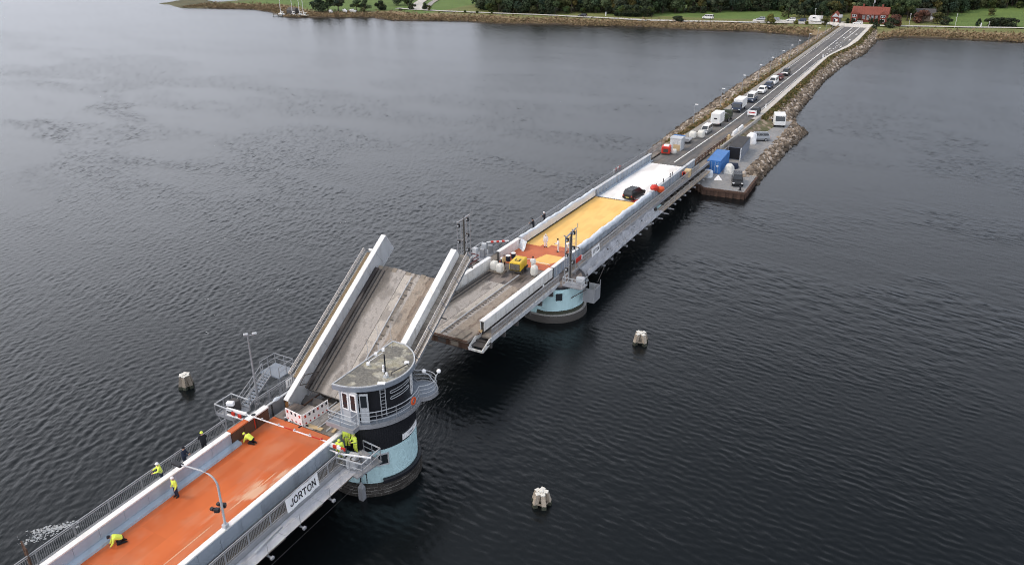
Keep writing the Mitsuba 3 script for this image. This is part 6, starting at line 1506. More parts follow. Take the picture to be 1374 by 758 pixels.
car(1.35, 102.6, pz(102.6) + 0.02, -8, 'black car on the white deck seen from behind, beside the red patch', 'm_car_black', 'suv', 0.9)
car(10.9, 125.0, QZ, 195, 'black off-roader parked alone on the near part of the quay', 'm_car_black', 'suv', 0.98)
car(7.3, 155.2, QZ, 118, 'silver estate car parked on the quay beside the road wall', 'm_car_silver', 'suv', 1.0)
car(2.6, 173.4, pz(173.4), 180, 'dark car behind the white board in the right lane', 'm_car_black', 'hatch', 1.0)
car(-1.5, 188.0, pz(188), 180, 'dark pickup van with a white roof, nearest of the queue beyond the trucks', 'm_car_blue', 'van', 1.0, roof='m_car_white')
car(-1.6, 199.3, ZR, 180, 'white car in the left lane, second of the queue beyond the trucks', 'm_car_white', 'hatch', 1.05)
car(-1.5, 206.3, ZR, 180, 'dark blue car in the left lane between two white vehicles', 'm_car_blue', 'hatch', 1.05)
car(-1.6, 212.8, ZR, 180, 'small white van in the left lane behind the dark blue car', 'm_car_white', 'van', 0.95)
car(-1.5, 220.0, ZR, 180, 'dark red car in the left lane near the end of the queue', 'm_car_red', 'hatch', 1.0)
car(-1.4, 228.0, ZR, 180, 'black car with a white bonnet, last of the queue in the left lane', 'm_car_black', 'suv', 1.0, bonnet='m_car_white')
box_trailer(-1.75, 159.0, pz(159), 0, 'white box trailer with one small dark window, nearest of the white boxes on the causeway', 1.9, 3.6, 2.1)
truck(-1.55, 176.2, pz(176), 180, 'dark fronted truck with a white box facing the bridge', 'm_car_blue', 'm_car_white', 0.95, 2.1, 4.6, 2.0, rear_window=False)
AV = thing('army_truck', 'dark green open truck between the white trailer and the white box truck', 'truck'); tw = tfm((-1.5, 164.6, pz(164.6)), 0)
put(MB().hull([(sx * 0.95, yy, zz) for sx in (-1, 1) for yy, zz in ((-1.9, 0.7), (0.6, 0.7), (0.6, 1.3), (-1.9, 1.3))]), 'm_army', 'load_bed', AV, tw=tw); put(MB().hull([(sx * 0.95, yy, zz) for sx in (-1, 1) for yy, zz in ((0.65, 0.6), (2.2, 0.6), (2.2, 1.2), (1.9, 1.95), (0.7, 2.0))]), 'm_army', 'cab', AV, tw=tw)
for k in range(5): put(MB().sphere((-0.6 + 0.3 * k, -1.2 + 0.35 * (k % 3), 1.45), 0.36, 2, (1, 1, 0.8)), ('m_army', 'm_machine', 'm_galv')[k % 3], 'load', AV, tw=tw)
for sx in (-1, 1):
    put(MB().box((sx * 0.955, 1.25, 1.55), (0.03, 0.8, 0.45)), 'm_glass', 'side_window', AV, tw=tw)
    for yy in (-1.2, 1.5): wheel(AV, (sx * 0.85, yy, 0.42), 0.42, 0.26, tw)
TR = thing('flat_trailer', 'low grey flat trailer beside the white bulk bags at the causeway start', 'trailer'); tw = tfm((-2.5, 140.6, pz(140.6)), 0.05)
put(MB().box((0, 0, 0.55), (1.5, 3.2, 0.14)), 'm_galv', 'bed', TR, tw=tw); put(MB().bar((0, 1.6, 0.5), (0, 2.6, 0.45), 0.1), 'm_galv', 'drawbar', TR, tw=tw); put(MB().box((0, -1.5, 0.8), (1.5, 0.06, 0.4)), 'm_galv', 'tail_board', TR, tw=tw)
for sx in (-1, 1): wheel(TR, (sx * 0.7, -0.1, 0.3), 0.3, 0.18, tw)
sack(-2.5, 144.4, pz(144), 1.25, 1.35, 'big white bulk bag on the left lane, left of the pair by the trailer', None, 5)
sack(-1.25, 145.6, pz(145), 1.3, 1.45, 'big white bulk bag on the left lane, right of the pair by the trailer', None, 6)
car(-1.7, 150.8, pz(150.8), 180, 'small silver white van between the bulk bags and the white trailer', 'm_car_silver', 'van', 0.8, roof='m_car_white')
HU = thing('site_hut', 'small corrugated site hut with a plywood front at the bridge end', 'hut')
ho = np.array([-2.35, 134.3, pz(134.3)])
put(MB().box(ho + (0, 0, 1.05), (2.0, 2.1, 2.1)), 'm_pale_grey', 'wall', HU)
for q in range(14): put(MB().box(ho + (-0.95 + q * 0.146, -1.06, 1.25), (0.07, 0.05, 1.65)), 'm_white_paint', 'corrugation', 'site_hut__wall')
put(MB().box(ho + (0.25, -1.11, 0.55), (1.2, 0.05, 1.1)), 'm_plywood', 'plywood_board', HU); put(MB().hull([ho + (sx * 1.08, sy * 1.15, zz) for sx in (-1, 1) for sy in (-1, 1) for zz in (2.1, 2.2)] + [ho + (sx * 1.08, 0, 2.32) for sx in (-1, 1)]), 'm_pale_grey', 'roof', HU)
put(MB().box(ho + (0, 1.0, 2.26), (2.1, 0.3, 0.14)), 'm_blue_box', 'roof_edge', HU)
RMa = thing('generator', 'red site generator with a pale top at the end of the white deck', 'machine'); go = np.array([-2.9, 129.9, pz(130)])
put(MB().box(go + (0, 0, 0.85), (1.5, 1.9, 1.2), rotz(0.2), bev=0.10), 'm_red', 'housing', RMa); put(MB().box(go + (0, 0, 1.5), (0.9, 1.2, 0.16), rotz(0.2), bev=0.04), 'm_cap_white', 'top_cover', RMa); put(MB().box(go + rotz(0.2) @ (0, -0.97, 0.8), (0.8, 0.04, 0.6), rotz(0.2)), 'm_machine', 'vent', RMa)
put(MB().box(go + (0, 0, 0.16), (1.3, 2.1, 0.2), rotz(0.2)), 'm_machine', 'skid', RMa)
sack(-1.75, 130.6, pz(130.6), 0.9, 0.85, 'small white bulk bag between the red generator and the hut', None, 7)


def container(cx, cy, z, az, w, l, h, side, top, label, open_end=False, name='shipping_container'):
    t = thing(name, label, 'container'); tw = tfm((cx, cy, z), math.radians(az))
    put(MB().box((0, 0, h / 2), (w - 0.08, l - 0.08, h - 0.06)), side, 'core', t, tw=tw)
    for sx in (-1, 1):
        n = int(l / 0.28); m = MB()
        for k in range(n): m.hull([(sx * (w / 2 - 0.04 + d), -l / 2 + (k + f) * l / n, zz) for zz in (0.14, h - 0.12) for d, f in ((0, 0.1), (0.035, 0.28), (0.035, 0.72), (0, 0.9))])
        put(m, side, 'corrugated_side', t, tw=tw)
    put(MB().box((0, 0, h - 0.02), (w, l, 0.06), bev=0.01), top, 'roof', t, tw=tw)
    for sx in (-1, 1):
        for sy in (-1, 1): put(MB().box((sx * (w / 2 - 0.05), sy * (l / 2 - 0.05), h / 2), (0.13, 0.13, h - 0.02)), side, 'corner_post', t, tw=tw)
        put(MB().box((sx * (w / 2 - 0.03), 0, 0.08), (0.1, l, 0.16)), side, 'bottom_rail', t, tw=tw)
    if not open_end:
        for sx in (-1, 1):
            d = put(MB().box((sx * w * 0.235, -l / 2 - 0.005, h / 2), (w * 0.44, 0.06, h - 0.3), bev=0.01), side, 'door', t, tw=tw)
            for q in (0.28, 0.72): put(MB().tube([(sx * w * 0.47 * q * 1.0, -l / 2 - 0.06, 0.2), (sx * w * 0.47 * q, -l / 2 - 0.06, h - 0.2)], 0.025), 'm_pale_grey', 'lock_rod', d, tw=tw)
        put(MB().box((w * 0.3, -l / 2 - 0.04, h * 0.62), (0.36, 0.02, 0.22)), 'm_pure_white', 'label_plate', t, tw=tw)
    else:
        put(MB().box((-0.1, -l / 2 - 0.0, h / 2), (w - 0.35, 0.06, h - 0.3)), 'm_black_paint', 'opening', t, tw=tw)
        put(MB().box((w / 2 - 0.0, -l / 2 - 0.55, h / 2), (0.07, 1.05, h - 0.2), rotz(0.1)), 'm_cap_white', 'open_door', t, tw=tw, label='cream coloured door standing open')
    return t


container(5.6, 132.7, QZ, 3, 2.25, 7.8, 2.25, 'm_blue_box', 'm_blue_box', 'blue shipping container with closed doors on the quay')
container(6.6, 143.4, QZ, 3, 2.3, 8.6, 2.35, 'm_grey_box', 'm_black_top', 'dark grey container with an open cream door behind the blue one', True)


def heap(x, y, z, r, h, label, bsdf, seed, name='covered_heap', cat='tarpaulin'):
    t = thing(name, label, cat); b = trimesh.creation.icosphere(3, 1.0); v = np.array(b.vertices)
    e = np.sign(v) * np.abs(v) ** 0.7; e *= 1 + 0.45 * (meshkit.fbm(v * 1.8 + seed * 4.7, 3, seed)[:, None] - 0.5); e[:, 2] = np.maximum(e[:, 2], -0.15)
    put(trimesh.Trimesh(e * (r, r * 1.15, h) + (x, y, z + 0.15 * h), b.faces, process=False), bsdf, 'cover', t, smooth=40)
    put(MB().box((x, y, z + 0.05), (r * 1.5, r * 1.7, 0.1)), 'm_timber', 'pallet_base', t)


heap(5.5, 126.9, QZ, 0.85, 0.95, 'pale grey covered heap in front of the blue container doors', 'm_white_film', 1)
heap(8.1, 130.6, QZ, 0.8, 1.25, 'tall pale covered stack at the right of the blue container', 'm_sack', 2)
heap(8.0, 134.0, QZ, 0.8, 0.7, 'dark blue tarpaulin heap between the two containers', 'm_navy', 3)
heap(6.75, 152.6, QZ, 0.95, 1.7, 'white tarpaulin covered load in front of the silver car', 'm_pure_white', 4)
WT = thing('tent_sign', 'small white folded tent sign lying on the quay near the covered heap', 'sign')
put(MB().hull([(7.0, 125.2, QZ), (8.3, 125.6, QZ), (7.9, 126.6, QZ), (6.9, 126.3, QZ), (7.5, 125.9, QZ + 0.75)]), 'm_pure_white', 'sheet', WT); put(MB().hull([(7.45, 125.47, QZ + 0.15), (7.85, 125.6, QZ + 0.15), (7.6, 125.68, QZ + 0.42), (7.6, 125.75, QZ + 0.3)]), 'm_machine', 'dark_mark', WT)
WC = thing('truck_cab', 'white truck cab standing on the quay against the causeway rocks', 'truck'); tw = tfm((8.6, 169.3, QZ), math.radians(200))
put(MB().hull([(sx * 1.1, yy, zz) for sx in (-1, 1) for yy, zz in ((-1.1, 0.5), (1.1, 0.5), (1.15, 1.2), (0.8, 2.5), (-0.9, 2.9), (-1.1, 2.6))]), 'm_car_white', 'cab', WC, tw=tw, smooth=25); put(MB().hull([(sx * 0.95, yy, zz) for sx in (-1, 1) for yy, zz in ((1.17, 1.35), (0.88, 2.3), (1.1, 1.33), (0.8, 2.28))]), 'm_glass', 'windscreen', WC, tw=tw)
put(MB().hull([(sx * 0.8, yy, zz) for sx in (-1, 1) for yy, zz in ((-3.4, 0.6), (-1.15, 0.6), (-1.15, 0.95), (-3.4, 0.85))]), 'm_cap_white', 'deck_plate', WC, tw=tw)
for sx in (-1, 1):
    put(MB().box((sx * 1.06, 0.2, 1.75), (0.04, 0.9, 0.55)), 'm_glass', 'side_window', WC, tw=tw)
    for yy in (-2.6, 0.4): wheel(WC, (sx * 0.95, yy, 0.48), 0.48, 0.3, tw)
BD = thing('closure_board', 'white road closure board standing in the right lane before the dark car', 'board')
put(MB().box((2.6, 170.4, pz(170) + 0.95), (1.9, 0.06, 1.05), bev=0.01), 'm_pure_white', 'panel', BD); put(MB().box((2.6, 170.35, pz(170) + 1.0), (1.4, 0.03, 0.2)), 'm_lamp_red', 'faded_red_band', BD)
for s in (-0.8, 0.8): put(MB().box((2.6 + s, 170.4, pz(170) + 0.25), (0.08, 0.5, 0.5)), 'm_galv', 'leg', BD)
# crash barrier along the right edge of the bridge end and white blocks
CBR = thing('crash_barrier', 'rusty crash barrier with white marks along the road above the containers', 'barrier')
for k in range(11):
    y = 125.2 + k * 1.9; z = pz(y)
    for q in (0.35, 0.72): put(MB().box((3.62, y + 0.93, z + q), (0.07, 1.84, 0.20), bev=0.02), 'm_rust', 'beam', CBR)
    put(MB().box((3.74, y, z + 0.40), (0.14, 0.14, 0.95)), 'm_rust', 'post', CBR); put(MB().box((3.57, y + 0.95, z + 0.72), (0.02, 0.5, 0.16)), 'm_pure_white', 'white_mark', CBR)
for k, (y, l, mt, lab) in enumerate(((147.3, 1.1, 'm_plywood', 'sandy concrete block on the road edge at the end of the crash barrier'), (152.2, 3.0, 'm_pure_white', 'white concrete barrier block on the road edge, nearer of two'), (156.6, 3.2, 'm_cap_white', 'white concrete barrier block on the road edge, farther of two'))):
    t = thing('concrete_block', lab, 'concrete block'); put(MB().hull([(3.55 + sx * w, y + sy * l / 2, pz(y) + zz) for sx in (-1, 1) for sy in (-1, 1) for w, zz in ((0.3, 0.0), (0.3, 0.2), (0.13, 0.8))]), mt, 'block', t)
GWl = thing('retaining_wall', 'grey concrete wall between the road and the quay', 'wall')
for k in range(9): put(MB().sweep(rect(4.35, 4.62, -1.2, 0.55), seg(138 + k * 3.6, 141.56 + k * 3.6, 1.8), PROFILE), 'm_concrete', 'wall_panel', GWl)
BO = thing('bollard', 'small dark bollard at the outer corner of the quay', 'bollard')
put(MB().lathe([(0.0, 0), (0.16, 0), (0.14, 0.5), (0.2, 0.56), (0.2, 0.68), (0, 0.7)], 12, (12.2, 121.6, QZ)), 'm_black_paint', 'body', BO); put(MB().lathe([(0, 0), (0.26, 0), (0.26, 0.05), (0, 0.06)], 12, (12.2, 121.6, QZ)), 'm_black_paint', 'foot', BO)

# street lamps along the causeway
lamp_proto = None
LY = [158.5, 179.6, 199.4, 217.3, 232.3, 247.2, 260.5, 273.5, 293, 312, 331, 349]
pole_p = mikit.ply(MB().tube([(0, 0, 0), (0, 0, 4.0), (0.15, 0, 4.15)], [0.07, 0.05, 0.045], 7).mesh()); head_p = mikit.ply(MB().box((0.35, 0, 4.2), (0.62, 0.28, 0.16), bev=0.05).mesh()); base_p = mikit.ply(MB().box((0, 0, 0.1), (0.3, 0.3, 0.2), bev=0.03).mesh())
for k, y in enumerate(LY):
    t = thing('street_lamp', 'slim grey street lamp with a white head on the left causeway bank', 'street lamp', 'street lamps along the left side of the causeway'); tw = tfm((-6.5, y, pz(y) - 0.35), 0.0)
    put(pole_p, 'm_galv', 'pole', t, tw=tw); put(head_p, 'm_pure_white', 'lamp_head', t, tw=tw); put(base_p, 'm_concrete', 'base', t, tw=tw)
FN = thing('post_fence', 'low weathered rail fence on wooden posts beside the far left part of the causeway', 'fence')
for k in range(36):
    y = 252 + k * 3.0
    put(MB().box((-5.25, y, ZR + 0.45), (0.16, 0.16, 1.1)), 'm_timber', 'post', FN); put(MB().bar((-5.25, y + 0.08, ZR + 0.8), (-5.25, y + 2.92, ZR + 0.8), 0.08, 0.2), 'm_timber', 'rail', FN)
CO = thing('traffic_cone', 'small white marker on the right footpath of the causeway', 'marker')
put(MB().lathe([(0.0, 0), (0.22, 0), (0.22, 0.05), (0.14, 0.06), (0.10, 0.8), (0, 0.82)], 12, (3.2, 181.5, ZR + 0.11)), 'm_pure_white', 'body', CO)
CO = thing('traffic_cone', 'small white marker where the causeway widens into a turning lane', 'marker')
put(MB().lathe([(0.0, 0), (0.25, 0), (0.25, 0.05), (0.16, 0.06), (0.12, 0.9), (0, 0.92)], 12, (2.5, 266, ZR + 0.02)), 'm_pure_white', 'body', CO)

# ================================================================== FAR SHORE: trees, houses, boats
def crown_mesh(seed, h, w, n, leaf, base=0.12, lobes=9, hue=(0.055, 0.075, 0.028), shape='round'):
    """Leaf clumps: many small bent quads spread through uneven lobes, light and dark by lobe."""
    r = np.random.default_rng(seed); cs = []
    for k in range(lobes):
        t = (k + 0.5) / lobes
        if shape == 'tall': zz = h * (base + 0.1 + (0.86 - base) * t); rr_ = w * 0.5 * (1.05 - 0.75 * t) * r.uniform(0.55, 1.0); lr = w * 0.30 * (1.15 - 0.7 * t)
        else: zz = h * r.uniform(base + 0.18, 0.84); prof = math.sqrt(max(0.05, 1 - ((zz / h - 0.52) / 0.5) ** 2)); rr_ = w * 0.42 * prof * r.uniform(0.3, 1.0); lr = w * r.uniform(0.17, 0.28)
        a = r.uniform(0, 2 * pi); cs.append((rr_ * math.cos(a), rr_ * math.sin(a), zz, lr, r.uniform(0.72, 1.3), r.uniform(-1, 1)))
    cs.append((0, 0, h * 0.8, w * 0.22, 1.05, 0)); V, Ccol = [], []
    for k in range(n):
        x, y, z, lr, br, hu = cs[r.integers(len(cs))]; d = r.normal(size=3); d /= np.linalg.norm(d); q = lr * r.uniform(0.55, 1.05)
        p = np.array([x, y, z]) + d * (q, q, q * 0.85); p[2] = max(p[2], h * base * r.uniform(0.5, 1.2))
        nn = d + r.normal(size=3) * 0.55; nn /= np.linalg.norm(nn); u = np.cross(nn, r.normal(size=3)); u /= np.linalg.norm(u); v = np.cross(nn, u); s = leaf * r.uniform(0.6, 1.3)
        V += [p - u * s - v * s * 0.7, p + u * s - v * s * 0.7 + nn * s * 0.2, p + u * s + v * s * 0.7, p - u * s + v * s * 0.7 - nn * s * 0.25]
        c = np.array(hue) * br * r.uniform(0.75, 1.25) * np.array([1 + 0.22 * hu, 1 + 0.05 * hu, 1 - 0.1 * hu]); Ccol += [c] * 4
    V = np.array(V); return V, np.arange(len(V)).reshape(-1, 4), np.array(Ccol)


def tree_kind(name, seed, h, w, n, leaf, hue, shape='round', base=0.12, lobes=9, stems=1):
    V, Fq, Cc = crown_mesh(seed, h, w, n, leaf, base, lobes, hue, shape)
    r = np.random.default_rng(seed + 99); tr = MB()
    for s in range(stems):
        ox, oy = (0, 0) if stems == 1 else r.normal(0, w * 0.12, 2)
        tr.tube([(ox, oy, -0.3), (ox * 1.1, oy * 1.1, h * 0.3), (ox * 1.3 + 0.1, oy * 1.3, h * 0.75)], [0.03 * h, 0.022 * h, 0.008 * h], 7)
        for k in range(5):
            a = r.uniform(0, 2 * pi); z = h * r.uniform(0.25, 0.6); L = w * 0.36; tr.tube([(ox, oy, z), (ox + L * 0.5 * math.cos(a), oy + L * 0.5 * math.sin(a), z + 0.10 * h), (ox + L * math.cos(a), oy + L * math.sin(a), z + 0.2 * h)], [0.012 * h, 0.008 * h, 0.003 * h], 5)
    scene[f'kind_{name}'] = {'type': 'shapegroup', 'trunk': mikit.ply(tr.mesh(), 'm_bark'), 'crown': mikit.ply(MB().add(V, Fq).mesh(), 'm_leaf', color=Cc)}


mat('m_bark', (0.07, 0.055, 0.042), 0.9)
GREENS = [(0.042, 0.060, 0.028), (0.056, 0.074, 0.030), (0.034, 0.050, 0.030), (0.090, 0.086, 0.032), (0.062, 0.080, 0.038), (0.048, 0.062, 0.040)]
for k in range(6): tree_kind(f'oak_{k}', 40 + k, 13.0, (9.5, 8.5, 10, 8, 9, 8.5)[k], 1500, 0.42, GREENS[k], 'round' if k % 2 else 'tall', 0.10, (11, 10, 12, 9, 10, 12)[k])
tree_kind('shrub_dark', 61, 4.0, 4.6, 900, 0.22, (0.030, 0.042, 0.024), 'round', 0.02, 8, 3)
tree_kind('shrub_green', 62, 3.6, 4.2, 900, 0.22, (0.055, 0.075, 0.025), 'round', 0.02, 8, 3)
tree_kind('willow', 63, 4.4, 4.4, 1100, 0.20, (0.150, 0.150, 0.040), 'round', 0.03, 9, 3)
tree_kind('red_shrub', 64, 3.6, 5.5, 1000, 0.22, (0.105, 0.050, 0.035), 'round', 0.02, 9, 3)
tree_kind('conifer', 65, 3.0, 1.7, 600, 0.16, (0.026, 0.040, 0.022), 'tall', 0.02, 9)
tree_kind('autumn', 66, 6.5, 5.5, 1100, 0.26, (0.085, 0.080, 0.028), 'round', 0.06, 9)


def plant(name, kind, x, y, h0, h, label, cat, group=None, wscale=1.0, az=None):
    k = numbered(name); s = h / h0
    labels[k] = {'label': label, 'category': cat}
    if group: labels[k]['group'] = group
    scene[k] = {'type': 'instance', 'kind': {'type': 'ref', 'id': f'kind_{kind}'}, 'to_world': T().translate([x, y, float(tz(x, y)) - 0.1]).rotate([0, 0, 1], float(wr.uniform(0, 360) if az is None else az)).scale([s * wscale, s * wscale, s])}
    return k


# front edge of the wood, then rows behind it; the meadows stay open
EDGE = [(-187, 373), (-167, 355), (-150, 355), (-135, 358), (-126, 371), (-115, 374), (-104, 365), (-95, 369), (-90, 379), (-82, 388), (-72, 392), (-66, 397), (-54, 406), (-40, 412), (-32, 404), (-20, 398), (-10, 408), (8, 412), (16, 402), (26, 406), (32, 417), (38, 429), (44, 442), (53, 447), (63, 449), (90, 455), (130, 450)]
EX, EY = np.array(EDGE, float).T
nt = 0
for row in range(5):
    x = -190.0
    while x < 118:
        step = (4.2, 5.2, 6.2, 7.2, 8.0)[row]; x += step * wr.uniform(0.7, 1.3)
        y = float(np.interp(x, EX, EY)) + row * 6.0 + wr.uniform(-1.0, 1.6) + 1.5
        k = int(wr.integers(6)); h = wr.uniform(10.5, 15.5) * (1 + 0.06 * row) * (0.8 if row == 0 else 1)
        if -14 < x < 14 and row == 0: h *= 0.8
        plant('wood_tree', f'oak_{k}', x, y, 13.0, h, 'dark leafy tree in the wood behind the far shore meadows', 'tree', 'trees of the dark wood behind the far shore', 1.0)
        nt += 1
# undergrowth at the wood's foot
for k in range(46):
    x = -186 + 304 * (k + wr.uniform(0.1, 0.9)) / 46; y = float(np.interp(x, EX, EY)) - 0.8 + wr.uniform(-0.6, 0.8)
    plant('edge_shrub', ('shrub_dark', 'shrub_green')[int(wr.random() < 0.35)], x, y, 4.0, wr.uniform(2.6, 5.0), 'bushy undergrowth at the foot of the dark wood', 'shrub', 'shrubs along the foot of the wood')
for k in range(14):
    x = -98 + 14.0 * (k + 0.5) / 14 * 1.0; y = 363.5 + 0.25 * k + wr.uniform(-0.3, 0.3)
    plant('hedge_willow', 'shrub_green' if k % 2 else 'shrub_dark', x - 5.5, y, 4.0, wr.uniform(4.0, 5.6), 'grey green bush in the row before the wood by the white post', 'shrub', 'row of grey green bushes before the wood')
P_ = plant
P_('shore_tree', 'oak_2', -249.5, 320.5, 13, 7.0, 'dark round tree just right of the sailing boats, left of three', 'tree', None, 1.45)
P_('shore_tree', 'oak_0', -245.2, 323.0, 13, 7.8, 'dark round tree right of the sailing boats, middle of three', 'tree', None, 1.4)
P_('shore_tree', 'oak_5', -241.0, 326.0, 13, 7.0, 'dark round tree right of the sailing boats, right of three', 'tree', None, 1.4)
P_('shore_tree', 'oak_1', -231.8, 329.0, 13, 6.2, 'dark green tree by the white boats ashore, left of a pair', 'tree', None, 1.35)
P_('shore_tree', 'oak_4', -227.6, 330.4, 13, 6.3, 'dark green tree by the white boats ashore, right of a pair', 'tree', None, 1.3)
P_('round_bush', 'shrub_dark', -224.6, 340.0, 4, 4.8, 'round dark bush standing alone on the green field', 'bush', None, 1.2)
P_('road_tree', 'oak_2', -231.0, 363.5, 13, 8.5, 'dark tree left of the side road, nearer of two', 'tree', None, 1.0)
P_('road_tree', 'oak_4', -226.5, 366.0, 13, 8.5, 'mid green tree left of the side road, farther of two', 'tree', None, 1.0)
P_('road_bush', 'shrub_dark', -211.6, 349.2, 4, 3.2, 'dark bush at the foot of the side road, left of two', 'bush')
P_('road_bush', 'shrub_dark', -205.0, 351.2, 4, 3.3, 'dark bush at the foot of the side road, right of two', 'bush')
P_('road_bush', 'autumn', -199.8, 347.2, 6.5, 2.9, 'olive bush beside the shore road right of the side road', 'bush', None, 0.9)
P_('road_bush', 'shrub_dark', -212.5, 340.6, 4, 1.3, 'low dark bush between the shore and the side road', 'bush', None, 1.5)
for k, (x, y) in enumerate(((-178, 348.5), (-171, 349), (-163, 350))): P_('verge_bush', 'shrub_green', x, y - 2.5, 4, 1.5, 'small green bush on the verge below the shore road', 'bush', 'small bushes below the shore road')
P_('lone_bush', 'shrub_dark', -72.3, 355.0, 4, 2.6, 'dark wide bush standing alone in front of the green field', 'bush', None, 1.75)
P_('yellow_willow', 'willow', -33.2, 361.0, 4.4, 4.4, 'yellow green willow bush on the shore left of the causeway head', 'bush', None, 1.1)
for k, (x, y, h) in enumerate(((-23.3, 364.0, 2.0), (-19.0, 364.6, 1.7))): P_('verge_bush', 'willow', x, y, 4.4, h, ('yellowish bush before the parked cars', 'smaller yellowish bush before the parked cars')[k], 'bush')
P_('head_bush', 'autumn', -11.3, 361.0, 6.5, 3.6, 'olive green bush beside the left end of the causeway', 'bush', None, 1.1)
P_('head_bush', 'shrub_dark', 8.6, 357.8, 4, 3.0, 'dark conical bush at the right end of the causeway', 'bush', None, 0.8)
P_('house_shrub', 'shrub_dark', 13.7, 367.2, 4, 4.0, 'dark green round bush right of the causeway head', 'bush', None, 1.1)
P_('house_shrub', 'red_shrub', 14.2, 374.5, 3.6, 4.4, 'rusty red bush beside the right gable of the red house', 'bush', None, 0.9)
P_('garden_tree', 'red_shrub', 23.6, 392.0, 3.6, 5.0, 'purple brown tree in the gardens right of the red house', 'tree', None, 1.0)
P_('garden_tree', 'oak_1', 17.5, 396.0, 13, 10.0, 'tall green tree right of the red house', 'tree')
P_('garden_tree', 'oak_4', -30.9, 387.5, 13, 8.2, 'tall green tree left of the parked cars by the meadow end', 'tree', None, 1.0)
P_('garden_tree', 'oak_2', -24.5, 390.5, 13, 7.6, 'dark tree behind the parked cars', 'tree', None, 1.1)
P_('garden_tree', 'oak_0', -17.0, 390.0, 13, 7.5, 'dark tree between the parked cars and the small red shed', 'tree', None, 1.1)
P_('garden_tree', 'autumn', -13.0, 394.0, 6.5, 7.5, 'yellowish tree behind the small red shed', 'tree')
P_('garden_tree', 'autumn', 29.6, 390.8, 6.5, 5.2, 'olive round tree at the left end of the right hand meadow', 'tree', None, 1.15)
P_('garden_tree', 'shrub_dark', 33.0, 389.4, 4, 3.4, 'dark round bush before the olive tree at the right hand meadow', 'bush', None, 1.4)
P_('field_tree', 'conifer', 45.0, 391.0, 3, 3.1, 'small pointed evergreen at the left end of the dark hedge', 'tree', None, 1.1)
P_('field_tree', 'autumn', 49.5, 420, 6.5, 3.4, 'small autumn tree alone on the right hand meadow', 'tree')
for k, x in enumerate((49.5, 52.0, 54.5, 57.0)): P_('meadow_hedge', 'shrub_dark', x, 391.5 + 0.2 * k, 4, 3.6, 'dense dark hedge bush before the right hand meadow', 'hedge', 'bushes of the dark hedge on the right hand meadow', 1.25)
for k, x in enumerate((-3.6, -1.6, 0.6)): P_('house_hedge', 'shrub_dark', x - 0.6, 376.5 + 0.3 * k, 4, 2.3, 'dark clipped hedge before the left half of the red house', 'hedge', 'left hedge before the red house', 0.72)
for k, x in enumerate((5.2, 7.2, 9.2)): P_('house_hedge', 'shrub_dark', x - 0.6, 378.5 + 0.3 * k, 4, 2.3, 'dark clipped hedge before the right half of the red house', 'hedge', 'right hedge before the red house', 0.72)

# ---- red house with two gabled wings
HO = thing('red_house', 'long red house with a tiled roof and two gable wings at the causeway head', 'house')
hx0, hx1, hy0, hy1 = -3.6, 10.4, 382.5, 389.5; hz = 1.7
HT = T().translate([0, 0, 0])
put(MB().box(((hx0 + hx1) / 2, (hy0 + hy1) / 2, hz + 1.75), (hx1 - hx0, hy1 - hy0, 3.5)), 'm_brick_red', 'wall', HO)
rg = MB().hull([(x, y, z) for x in (hx0 - 0.4, hx1 + 0.4) for y, z in ((hy0 - 0.5, hz + 3.4), (hy1 + 0.5, hz + 3.4), ((hy0 + hy1) / 2, hz + 6.3), (hy0 - 0.5, hz + 3.25), (hy1 + 0.5, hz + 3.25))])
rk = put(rg, 'm_tile_red', 'roof', HO)
for x in (0.2, 7.8): put(MB().box((x, 386, hz + 6.6), (0.7, 0.6, 1.3)), 'm_brick_red', 'chimney', rk)
for q in range(14): put(MB().box((hx0 + (q + 0.5) * (hx1 - hx0) / 14, hy0 - 0.02 + 1.35, hz + 4.75), (0.06, 3.5, 0.05), np.array([[1, 0, 0], [0, math.cos(0.70), -math.sin(0.70)], [0, math.sin(0.70), math.cos(0.70)]])), 'm_brick_red', 'tile_rib', rk)
for x in (-2.3, 9.0):
    w = put(MB().box((x, 380.9, hz + 1.9), (2.8, 3.6, 3.8)), 'm_brick_red', 'gable_wing', HO)
    put(MB().hull([(x + sx * 1.75, yy, hz + 3.75) for sx in (-1, 1) for yy in (378.8, 384.5)] + [(x, yy, hz + 5.2) for yy in (378.8, 385)]), 'm_tile_red', 'wing_roof', w)
    put(MB().hull([(x - 1.3, 379.06, hz + 3.8), (x + 1.3, 379.06, hz + 3.8), (x, 379.06, hz + 4.95), (x - 1.3, 379.1, hz + 3.8), (x + 1.3, 379.1, hz + 3.8), (x, 379.1, hz + 4.95)]), 'm_pure_white', 'gable_board', w)
    for z, h in ((2.95, 1.0), (1.3, 1.3)):
        k_ = put(MB().box((x, 379.06, hz + z), (1.7, 0.08, h)), 'm_pure_white', 'window', HO)
        for q in (-0.42, 0.42): put(MB().box((x + q, 379.01, hz + z), (0.66, 0.04, h - 0.2)), 'm_glass', 'pane', k_)
for x in (1.2, 2.9, 4.6, 6.3):
    k_ = put(MB().box((x, hy0 - 0.03, hz + 2.1), (1.0, 0.08, 1.5)), 'm_pure_white', 'window', HO)
    for q in (-0.24, 0.24): put(MB().box((x + q, hy0 - 0.08, hz + 2.1), (0.36, 0.04, 1.3)), 'm_glass', 'pane', k_)
put(MB().box((3.4, hy0 - 0.3, hz + 3.3), (9.0, 0.16, 0.2)), 'm_pure_white', 'gutter', HO)
SH = thing('red_shed', 'small red brick house with a steep roof left of the causeway head', 'house')
